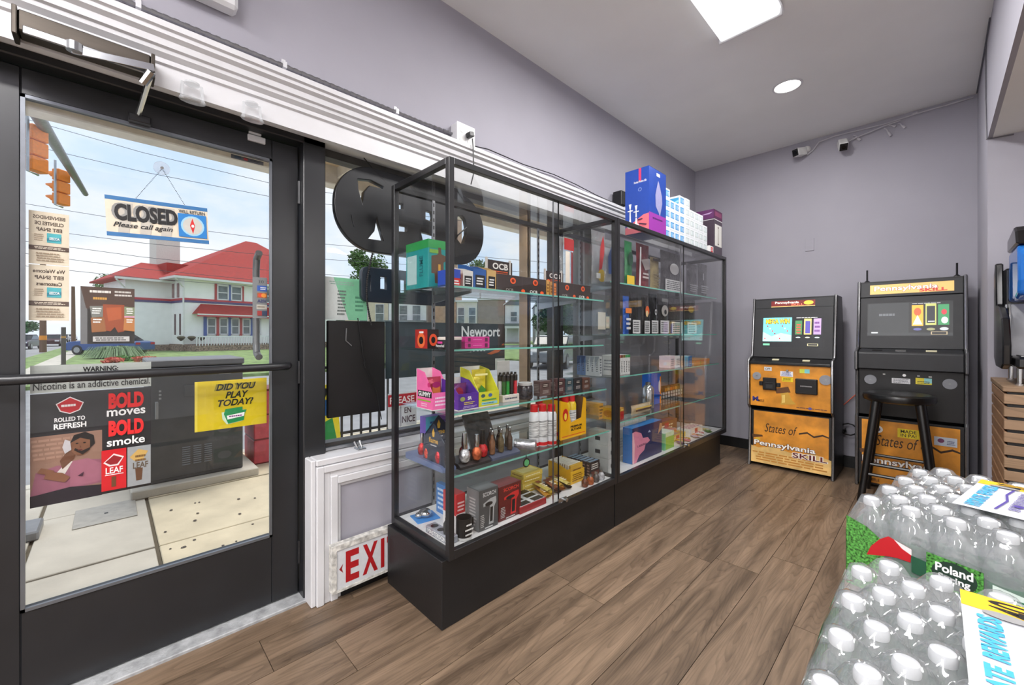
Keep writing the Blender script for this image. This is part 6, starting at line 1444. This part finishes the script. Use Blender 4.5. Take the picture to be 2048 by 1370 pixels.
def leaves(name, parent, c, rx, ry, rz, n, size, mat, seed, lobes=9):
    rs = random.Random(seed); b = MB()
    cs = [(c[0] + rx * .62 * rs.uniform(-1, 1), c[1] + ry * .62 * rs.uniform(-1, 1), c[2] + rz * .62 * rs.uniform(-1, 1), rs.uniform(.35, .6)) for _ in range(lobes)]
    for i in range(n):
        cx, cy, cz, k = cs[i % lobes]
        while True:
            d = Vector((rs.uniform(-1, 1), rs.uniform(-1, 1), rs.uniform(-1, 1)))
            if .2 < d.length < 1: break
        p = Vector((cx + d.x * rx * k, cy + d.y * ry * k, cz + d.z * rz * k))
        a = Vector((rs.uniform(-1, 1), rs.uniform(-1, 1), rs.uniform(-.6, .6))).normalized(); u2 = a.cross(Vector((rs.uniform(-1, 1), rs.uniform(-1, 1), rs.uniform(-1, 1)))).normalized()
        s = size * rs.uniform(.6, 1.3)
        b.add([p - a * s, p + u2 * s * .5, p + a * s, p - u2 * s * .5], [(0, 1, 2, 3)])
    o = b.build(name, mat, parent); o['kind'] = 'stuff'
    return o
LF = M('tree_leaf', (86, 118, 62), .7, noise=.35, scale=1.5); LF2 = M('dark_tree_leaf', (66, 98, 60), .7, noise=.35, scale=1.5); BARK = M('tree_bark', (96, 76, 60), .9, noise=.3)
def tree(label, u, vb, vt, d, wpx, seed, mat=LF, n=2600, size=.28, name='leafy_tree'):
    p = dp(u, vb, d); top = CAM_H + (HOR - vt) / FOC * d; r = wpx / 2 / FOC * d
    t = thing(name, label, 'tree', (p[0], p[1], -.3))
    H = top + .3; ch = min(H * .75, r * 2.2)
    MB().tube([(0, 0, 0), (.1, 0, H * .4), (0, .1, H - ch * .6)], .25, 8, r2=.12).build('trunk', BARK, t)
    leaves('crown', t, (0, 0, H - ch / 2), r, r, ch / 2, n, size, mat, seed)
    return t
tree('leafy tree behind the white house', 255, 700, 540, 72, 95, 1)
tree('second leafy tree rising over the wing of the white house', 302, 700, 548, 88, 50, 2, LF2, 1800)
tree('tree top showing under the OPEN sign, behind the tan terrace', 735, 700, 500, 70, 70, 3)
tree('small tree top beside the display boxes, behind the terraces', 960, 700, 512, 80, 60, 4, LF, 1500)
tree('large pale green street tree in front of the gabled houses', 1120, 690, 592, 44, 90, 5, LF2, 4200, .24)
tree('tree at the far end of the side street', 40, 690, 640, 140, 60, 6, LF2, 1500, .5)
# ornamental grass and shrubs on the lawn
gp = onz(232, 716, -.2)
og = thing('ornamental_grass', 'wide mound of arching ornamental grass on the lawn', 'grass clump', (gp[0], gp[1], -.2))
rg_ = random.Random(9); b = MB()
for i in range(1100):
    a = rg_.uniform(0, 2 * PI); L = rg_.uniform(.5, 1.25); hgt = rg_.uniform(.4, .8); w = .014; r0 = rg_.uniform(0, .35)
    ca, sa = math.cos(a), math.sin(a); pts = [(r0 * ca + L * s * ca, r0 * sa + L * s * sa, hgt * (4 * s * (1 - s) * .9 + .12 * s)) for s in (0, .35, .7, 1)]
    for q in range(3):
        x, y, z = pts[q]; x2, y2, z2 = pts[q + 1]
        b.quad((x - w * sa, y + w * ca, z), (x + w * sa, y - w * ca, z), (x2 + w * sa, y2 - w * ca, z2), (x2 - w * sa, y2 + w * ca, z2))
o = b.build('blades', M('grass_blade', (134, 160, 116), .6, noise=.25), og); o['kind'] = 'stuff'
for k, (u, v, c, lab) in enumerate(((228, 727, (206, 96, 80), 'low red flower bed in front of the ornamental grass'), (258, 722, (96, 140, 70), 'small green shrub beside the red flower bed'), (289, 724, (206, 110, 90), 'red flowering shrub by the utility cabinet edge'))):
    p = onz(u, v, -.2); t = thing('garden_shrub', lab, 'shrub', (p[0], p[1], -.2))
    leaves('foliage', t, (0, 0, .14), .45, .45, .14, 600, .06, K(c, .8), 20 + k); MB().tube([(0, 0, 0), (0, 0, .12)], .03, 6).build('stem', BARK, t)

# poles, wires
WOODP = M('weathered_pole_wood', (120, 92, 74), .9, noise=.25, stretch=(6, 6, .4))
def pole(label, u, vb, d, h, r, lean=0, band=False):
    p = dp(u, vb, d); t = thing('utility_pole', label, 'pole', (p[0], p[1], -.25), 0, 'wooden utility poles')
    MB().tube([(0, 0, 0), (lean * .5, 0, h * .5), (lean, 0, h)], r, 12, r2=r * .75).build('pole', WOODP, t, smooth=True)
    if band: MB().lathe([(r * 1.06, 0), (r * 1.06, .35)], (0, 0, .95), 14, cap=False).build('marker_band', K((236, 150, 40)), t)
    MB().box(-1.1, -.06, h - .8, 1.1, .06, h - .65).build('cross_arm', WOODP, t)
pole('brown utility pole with an orange band on the grass verge', 86, 702, 32, 8.5, .20, 0, True)
pole('leaning wooden utility pole at the end of the footpath', 147, 684, 62, 8.5, .26, .9)
p = dp(127, 735, 17)
t = thing('sign_post', 'short dark sign post on the footpath edge', 'post', (p[0], p[1], -.2)); MB().tube([(0, 0, 0), (0, 0, 1.65)], .07, 10).build('post', K((80, 72, 68)), t, smooth=True); MB().lathe([(.075, 0), (.075, .08)], (0, 0, 1.2), 10).build('band', K((190, 140, 70)), t)
WIRE = K((70, 74, 80))
for k, (va, vb, d) in enumerate(((232, 366, 22), (283, 392, 22), (403, 476, 24), (452, 508, 24), (478, 538, 25), (503, 560, 25), (528, 572, 26))):
    sl = (vb - va) / 490
    a = dp(-160, va - 200 * sl, d); c = dp(285, (va + vb) / 2 + 6, d * 1.04); e = dp(560, vb + 5, d * 1.08); f = dp(1250, vb + 5 + 690 * sl * .55, d * 1.25)
    o = MB().tube([a, c, e, f], .014, 5).build('overhead_wire', WIRE)
    tag(o, ['top', 'second', 'third', 'fourth', 'fifth', 'sixth', 'lowest'][k] + ' overhead utility wire crossing the sky beyond the door', 'wire', 'overhead wires')
# mast arm with two signal heads
mA, mB_ = dp(-30, 60, 6.6), dp(171, 388, 14.2)
ma = thing('signal_mast_arm', 'grey steel traffic signal mast arm reaching over the street', 'mast arm', (mA[0], mA[1], -.2))
z0 = mA[2] + .2
GALV = M('galvanised_mast', (126, 130, 128), .45, metal=.5, noise=.12)
dB = (mB_[0] - mA[0], mB_[1] - mA[1], mB_[2] - mA[2])
MB().tube([(0, 0, z0), (dB[0] * .5, dB[1] * .5, z0 + dB[2] * .5), (dB[0], dB[1], z0 + dB[2])], .15, 14, r2=.075).build('arm', GALV, ma, smooth=True)
MB().tube([(0, 0, 0), (0, 0, z0 + .4)], .17, 14, r2=.14).build('upright', GALV, ma, smooth=True)
SIGO = M('signal_orange', (236, 130, 24), .45, noise=.08)
def head(label, u, v, d, sec=3):
    p = dp(u, v, d); t = thing('traffic_signal', label, 'traffic signal', p, math.degrees(YAW) + 268, 'orange signal heads on the mast arm')
    s = .36
    for k in range(sec):
        b = MB().box(-.17, -.10, -s * (k + 1) + .012, .17, .12, -s * k - .012).build('section', SIGO, t, bev=.02)
        vs = MB(); n = 10
        for i in range(n):
            a0, a1 = PI * (i / n) * 1.3 - .5, PI * ((i + 1) / n) * 1.3 - .5
            zc = -s * (k + .5)
            l0, l1 = .30 * math.sin(max(0, min(PI, a0 + .2))) ** .5 if a0 > -.2 and a0 < PI - .2 else .06, .30 * math.sin(max(0, min(PI, a1 + .2))) ** .5 if a1 > -.2 and a1 < PI - .2 else .06
            vs.quad((.15 * math.cos(a0), -.10, zc + .15 * math.sin(a0)), (.15 * math.cos(a1), -.10, zc + .15 * math.sin(a1)), (.15 * math.cos(a1), -.10 - l1, zc + .15 * math.sin(a1) * .92), (.15 * math.cos(a0), -.10 - l0, zc + .15 * math.sin(a0) * .92))
        o = vs.build('visor', SIGO, b); md = o.modifiers.new('solid', 'SOLIDIFY'); md.thickness = .012
        MB().tube([(0, -.10, zc), (0, -.112, zc)], .13, 18).build('lens', K((30, 26, 26), .2), b)
    MB().tube([(.24, .1, .20), (.24, .1, -s * sec - .06), (.0, .05, -s * sec - .06)], .028, 8).build('bracket', STEEL, t)
head('orange traffic signal head nearest the mast pole', 72, 252, 9.6)
head('orange traffic signal head at the tip of the mast arm', 122, 340, 12.6)

# ---------------------------------------------------------------- cars
def car(label, loc, rz, col, L=4.4, group='parked and passing cars'):
    t = thing('car', label, 'car', loc, rz, group)
    body = [(-L / 2, .28), (-L / 2, .72), (-L * .44, .86), (-L * .24, .93), (L * .22, .93), (L * .40, .90), (L / 2, .82), (L / 2, .28)]
    MB().prism(body, 'y', -.86, .86).build('body', M('car_%d_%d_%d' % col, col, .25, metal=.3, noise=.04), t, bev=.06, seg=2)
    MB().prism([(-L * .22, .92), (-L * .10, 1.36), (L * .20, 1.38), (L * .36, .92)], 'y', -.76, .76).build('cabin', M('car_glass', (40, 46, 52), .08), t, bev=.04)
    MB().prism([(-L * .10, 1.36), (L * .20, 1.38), (L * .18, 1.42), (-L * .08, 1.41)], 'y', -.74, .74).build('roof', M('car_%d_%d_%d' % col, col, .25), t, bev=.02)
    for sx in (-L * .31, L * .31):
        for sy in (-1, 1):
            w = MB().tube([(sx, sy * .70, .32), (sx, sy * .88, .32)], .32, 20).build('wheel', K((30, 30, 32)), t)
            MB().tube([(sx, sy * .875, .32), (sx, sy * .89, .32)], .19, 14).build('hub', STEEL, w)
    for sy in (-.62, .62):
        pbox('headlight', K((230, 232, 236), .1), t, -L / 2 - .01, sy - .18, .60, -L / 2 + .05, sy + .18, .74); pbox('taillight', K((170, 30, 34), .2), t, L / 2 - .05, sy - .18, .66, L / 2 + .01, sy + .18, .80)
    return t
def cp(u, d): p = dp(u, 690, d); return (p[0], p[1], -.30)
car('dark maroon car on the side street', cp(104, 50), 178, (70, 40, 46))
car('black car parked behind the maroon one', cp(124, 74), 178, (40, 42, 50))
car('dark grey car at the edge of the door glass on the side street', cp(46, 40), 172, (70, 60, 74))
car('blue car in the drive beside the white house', (cp(222, 28)[0], cp(222, 28)[1], -.2), 50, (60, 90, 150))
car('silver grey car driving past in the street beyond the showcase', cp(1108, 19), 118, (120, 124, 128))
car('pale car parked far down the side street', cp(142, 95), 178, (190, 190, 196))

# ---------------------------------------------------------------- terraces across the front street
FRZ = math.degrees(YAW)
def block(label, u0, u1, vt, d, col, wins, gable=None, porch=False, depth=7, vb=697, name='terrace_house', trim=WHITE, noise=.06):
    x0, x1 = (u0 - 1024) / FOC * d, (u1 - 1024) / FOC * d
    w = x1 - x0; H = CAM_H + (HOR - vt) / FOC * d + .3
    p = dp((u0 + u1) / 2, 690, d)
    t = thing(name, label, 'house', (p[0], p[1], -.3), FRZ)
    cm = M('wall_%d_%d_%d' % col, col, .85, noise=noise, scale=2)
    pbox('wall', cm, t, -w / 2, 0, 0, w / 2, depth, H)
    if gable:
        MB().prism([(-w / 2 - .2, H), (w / 2 + .2, H), (0, H + gable)], 'y', -.15, depth).build('gable', M('slate_gable', (120, 124, 128), .8), t)
        for s in (-1, 1): MB().obox((s * (w / 4 + .1), -.2, H + gable / 2), (s * (w / 4 + .15), 0, -gable / 2), (0, .08, 0), (.05, 0, .12)).build('bargeboard', trim, t)
    else: pbox('cornice', trim, t, -w / 2 - .1, -.15, H, w / 2 + .1, depth, H + .25)
    for (a, b, z0, z1) in wins:
        f = pbox('window', trim, t, (a - .5) * w - .08, -.09, H * z0 - .08, (b - .5) * w + .08, 0, H * z1 + .08)
        pbox('pane', WGL, f, (a - .5) * w, -.11, H * z0, (b - .5) * w, -.085, H * z1)
        pbox('sash_rail', trim, f, (a - .5) * w, -.13, H * (z0 + z1) / 2 - .05, (b - .5) * w, -.105, H * (z0 + z1) / 2 + .05)
    if porch:
        pbox('porch_roof', M('slate_gable', (120, 124, 128), .8), t, -w / 2 - .1, -2.0, H * .46, w / 2 + .1, -.0, H * .52); pbox('porch_beam', trim, t, -w / 2, -1.95, H * .40, w / 2, -1.7, H * .46)
        for s in (-.45, .1, .45): pbox('porch_post', trim, t, w * s - .1, -1.9, .3, w * s + .1, -1.7, H * .40)
        pbox('porch_floor', K((150, 140, 130)), t, -w / 2, -2.0, 0, w / 2, 0, .3)
    return t
block('tan terrace house beyond the window next to the door post', 690, 776, 592, 60, (206, 194, 172), [(.35, .52, .45, .82), (.72, .9, .45, .82)], vb=697)
block('white terrace house with a bay beyond the showcase corner', 777, 852, 598, 60, (226, 226, 226), [(.3, .5, .45, .85), (.65, .85, .45, .85), (.1, .2, .45, .85)], porch=True)
block('tall brown brick apartment block beyond the showcase post', 866, 912, 405, 60, (184, 150, 124), [(.15, .5, z, z + .09) for z in (.30, .44, .58, .72, .86)] + [(.65, .95, z, z + .09) for z in (.30, .44, .58, .72, .86)], depth=7, name='apartment_block', noise=.14)
block('narrow white terrace house with tall windows beyond the top shelf', 913, 955, 604, 60, (214, 208, 198), [(.08, .36, .5, .86), (.6, .9, .5, .86)])
block('blank grey brown side wall of a terrace house', 956, 1009, 600, 60, (152, 138, 128), [])
block('white gabled house with a columned porch beyond the showcase', 1010, 1057, 610, 60, (224, 224, 226), [(.25, .5, .58, .82), (.68, .9, .58, .82)], 1.5, True)
block('second white gabled house half hidden by the street tree', 1070, 1112, 612, 60, (220, 222, 226), [(.3, .6, .58, .84)], 1.5, True)
block('beige corner house beyond the street tree', 1150, 1215, 588, 62, (196, 184, 166), [(.2, .4, .5, .85), (.6, .8, .5, .85)])
block('low grey building across the street beyond the black window panel', 640, 690, 640, 70, (150, 156, 160), [(.2, .8, .5, .8)], name='low_building')
struct(MB().box(-70, 16, -.40, -14, 60, -.22).build('far_lawn', GRASS))

# ================================================================ WATER PACKS
PET = glassmat('clear_pet', (.98, .988, .99), .07, haze=.08, hazecol=(.86, .89, .92))
FILM = glassmat('shrink_film', (.975, .98, .985), .09, gain=.85, rough=.09, haze=.12, hazecol=(.84, .87, .90), bump=.6, bscale=16)
CAPW = M('white_bottle_cap', (200, 202, 205), .35, noise=.02)
LABG = M('green_bottle_label', (46, 96, 66), .4, noise=.5, scale=40)
GRS = M('grass_print', (76, 140, 62), .35, noise=.9, scale=230)
D = .065; DR = D * .866
_bot = _cap = _lab = None
def water_pack(label, loc, rz, top, odd, full=True, visible=None, prints_front=None, bh=.2):
    """40 bottles in staggered rows under shrink film; rows run along local x, 8 rows along +y or -y"""
    global _bot, _cap, _lab
    t = thing('water_pack', label, 'water pack', loc, rz, 'shrink-wrapped water packs')
    sgn = 1 if top > 0 else -1
    cs = []
    for j in range(8):
        for i in range(5):
            cs.append((i * D + (odd * D / 2 if j % 2 else 0), sgn * j * DR, i, j))
    for x, y, i, j in cs:
        if not full and not (i == 0 or (j == 0 and sgn > 0)): continue
        if _bot is None:
            prof = [(.024, 0), (.030, .004), (.0315, .012), (.0315, .05), (.0295, .056), (.0315, .062), (.0315, .115), (.028, .138), (.020, .158), (.0125, .170), (.0125, .182)]
            o = MB().lathe(prof, n=18).build('bottle', PET, t, smooth=True); _bot = o
            c = MB().lathe([(.0138, .181), (.0142, .183), (.0142, .191), (.0128, .1955), (.009, .1975), (.001, .198)], n=18).build('cap', CAPW, o, smooth=True); _cap = c
            l = MB().lathe([(.0319, .066), (.0319, .108)], n=18, cap=False).build('label_wrap', LABG, o, smooth=True); _lab = l
        else:
            o = _bot.copy(); COL.objects.link(o); o.parent = t
            c = _cap.copy(); COL.objects.link(c); c.parent = o
            l = _lab.copy(); COL.objects.link(l); l.parent = o
        o.location = (x, y, .001); o.rotation_euler = (0, 0, (i * 7 + j * 3) * .7)
    x0 = min(c[0] for c in cs) - .0335; x1 = max(c[0] for c in cs) + .0335; y0 = min(c[1] for c in cs) - .0335; y1 = max(c[1] for c in cs) + .0335
    fb = MB(); nx, ny = 44, 56; vs = []
    for b in range(ny + 1):
        for a in range(nx + 1):
            x = x0 + (x1 - x0) * a / nx; y = y0 + (y1 - y0) * b / ny
            dm = min(math.hypot(x - c[0], y - c[1]) for c in cs)
            sag = max(0, dm - .0155)
            z = .2015 - min(.055, sag * 1.15 + (sag * 14) ** 2 * .08)
            e = min(a / nx * (x1 - x0), (1 - a / nx) * (x1 - x0), b / ny * (y1 - y0), (1 - b / ny) * (y1 - y0))
            if e < .012: z = min(z, .150 + e * 2.5)
            vs.append((x, y, z))
    fs = [(b * (nx + 1) + a, b * (nx + 1) + a + 1, (b + 1) * (nx + 1) + a + 1, (b + 1) * (nx + 1) + a) for b in range(ny) for a in range(nx)]
    fb.add(vs, fs)
    # film sides
    per = [a for a in range(nx + 1)] + [b * (nx + 1) + nx for b in range(1, ny + 1)] + [ny * (nx + 1) + a for a in range(nx - 1, -1, -1)] + [b * (nx + 1) for b in range(ny - 1, 0, -1)]
    n0 = len(fb.v)
    fb.v += [(fb.v[i][0] * 1.0, fb.v[i][1] * 1.0, .002) for i in per]
    m = len(per)
    for k in range(m):
        fb.f.append((per[k], n0 + k, n0 + (k + 1) % m, per[(k + 1) % m])); fb.m.append(0)
    film = fb.build('shrink_film', FILM, t, smooth=80)
    return t, (x0, y0, x1, y1), film
def loc2(p, rz, loc):
    a = math.radians(-rz); x, y = p[0] - loc[0], p[1] - loc[1]
    return (x * math.cos(a) - y * math.sin(a), x * math.sin(a) + y * math.cos(a))
GRN = (28, 110, 76); YEL = (240, 186, 36); SKY = (70, 170, 222)
def top_label(film, x0, y0, x1, y1, yel=.16):
    prints('top_label', film, (x0, y0, .2035), (1, 0, 0), (0, 1, 0), x1 - x0, y1 - y0, [('r', 0, 0, 1, 1, (206, 208, 214)), ('p', [(.52, 0), (1, 0), (1, 1 - yel), (.46, 1 - yel), (.50, .6), (.58, .3)], GRN), ('r', 0, 1 - yel, 1, 1, YEL),
        ('t', '40', .14, 1 - yel + .02, .42, .985, (30, 26, 20), dict(bold=.02, vert=1)), ('l', .55, 1 - yel + .05, .95, .95, 1, (60, 50, 30)),
        ('t', 'HYDRATE', .07, .06, .19, .42, SKY, dict(vert=1, bold=.05)), ('t', 'REWARDS', .07, .46, .19, .80, SKY, dict(vert=1, bold=.05)), ('p', [(.28, .1), (.30, .1), (.33, .4), (.29, .6), (.31, .8), (.29, .8), (.27, .6), (.31, .4)], (84, 70, 150)), ('l', .36, .15, .46, .75, 12, (110, 100, 160)), ('e', .42, .30, .04, .03, (84, 70, 150)), ('e', .22, .83, .12, .03, (150, 150, 150)),
        ('r', .66, .10, .94, .34, (226, 236, 230)), ('l', .68, .12, .92, .32, 6, (60, 120, 90)), ('r', .66, .62, .92, .78, WH), ('l', .68, .64, .90, .76, 8, (40, 40, 44)), ('t', 'Poland', .62, .46, .96, .54, WH, dict(bold=.03)), ('t', 'Spring', .64, .37, .94, .45, WH, dict(bold=.03))])
def side_art(film, org, U, w, left):
    it = [('p', [(0, 0), (.14, 0), (.16, .45), (.21, .72), (.10, .92), (0, 1)] if left else [(0, .2), (.5, .0), (1, .1), (1, .8), (.5, .95), (0, .9)], GRS)]
    if left:
        it += [('p', [(.10, .52), (.12, .66), (.16, .80), (.20, .88), (.30, .80), (.295, .62), (.24, .62), (.20, .60)], (186, 24, 34)), ('p', [(.225, .86), (.30, .80), (.30, .72), (.26, .77)], (236, 226, 226)), ('p', [(.30, .50), (.36, .48), (.36, .70), (.30, .72)], (36, 84, 60)),
               ('p', [(.36, .46), (.57, .42), (.57, .80), (.36, .84)], GRS), ('e', .465, .63, .085, .17, (34, 56, 44)), ('t', 'Poland', .395, .645, .535, .755, WH, dict(bold=.03)), ('t', 'Spring', .405, .52, .525, .63, WH, dict(bold=.03)), ('p', [(.60, .36), (.80, .30), (.80, .64), (.60, .70)], (214, 228, 220)), ('l', .61, .36, .79, .62, 6, (40, 110, 80)), ('p', [(.78, .5), (1, .35), (1, .6), (.85, .62)], (176, 30, 40))]
    else:
        it += [('e', .30, .55, .16, .3, (206, 226, 240)), ('p', [(.52, .2), (.62, .55), (.72, .2)], YEL), ('e', .85, .45, .1, .2, (240, 240, 244))]
    prints('side_artwork', film, org, U, (0, 0, 1), w, .15, it)
ZA, ZB_ = .611, .561
A0 = (-.099, 1.208, ZA)
for k in range(4):
    z = ZA - .2037 * k if k < 3 else 0
    if k == 3: continue
    t, (x0, y0, x1, y1), film = water_pack(['top water pack of the stack in front of the bar stool, yellow 40 label', 'second water pack down in the stack in front of the bar stool', 'lowest visible water pack in the stack in front of the bar stool'][k], (A0[0], A0[1], z), -12, 1, 1, k == 0)
    side_art(film, (x0, y0 - .001, .004), (1, 0, 0), x1 - x0, True)
    side_art(film, (x0 - .001, y1, .004), (0, -1, 0), y1 - y0, False)
    if k == 0: top_label(film, .108, .085, .30, .345)
B0 = (-.058, 1.002, ZB_)
for k in range(3):
    z = ZB_ - .2037 * k
    t, (x0, y0, x1, y1), film = water_pack(['top water pack of the stack beside the aisle, large blue lettering on its label', 'second water pack down in the stack beside the aisle', 'lowest visible water pack in the stack beside the aisle'][k], (B0[0], B0[1], z), 0, -1, -1, k == 0)
    side_art(film, (x0 - .001, y1, .004), (0, -1, 0), y1 - y0, False)
    if k == 0: top_label(film, .085, -.37, .285, -.035, .15)
# low wooden pallet boxes that carry the two stacks
for nm, o0, rz, zt, yy0, yy1 in (('stack in front of the bar stool', A0, -12, ZA - .4074 - .001, -.033, .43), ('stack beside the aisle', B0, 0, ZB_ - .4074 - .001, -.43, .033)):
    t = thing('pallet', 'low wooden pallet under the water ' + nm, 'pallet', (o0[0], o0[1], 0), rz, 'pallets under the water stacks')
    for k in range(5): pbox('deck_board', wood('pallet_wood', (150, 120, 84), (186, 154, 112), 'X'), t, -.06, yy0 + (yy1 - yy0) * k / 5, zt - .02, .33, yy0 + (yy1 - yy0) * (k + .8) / 5, zt)
    for sx in (-.06, .12, .29): pbox('bearer', wood('pallet_bearer', (140, 110, 78), (170, 140, 100), 'Y'), t, sx, yy0, 0, sx + .04, yy1, zt - .02)
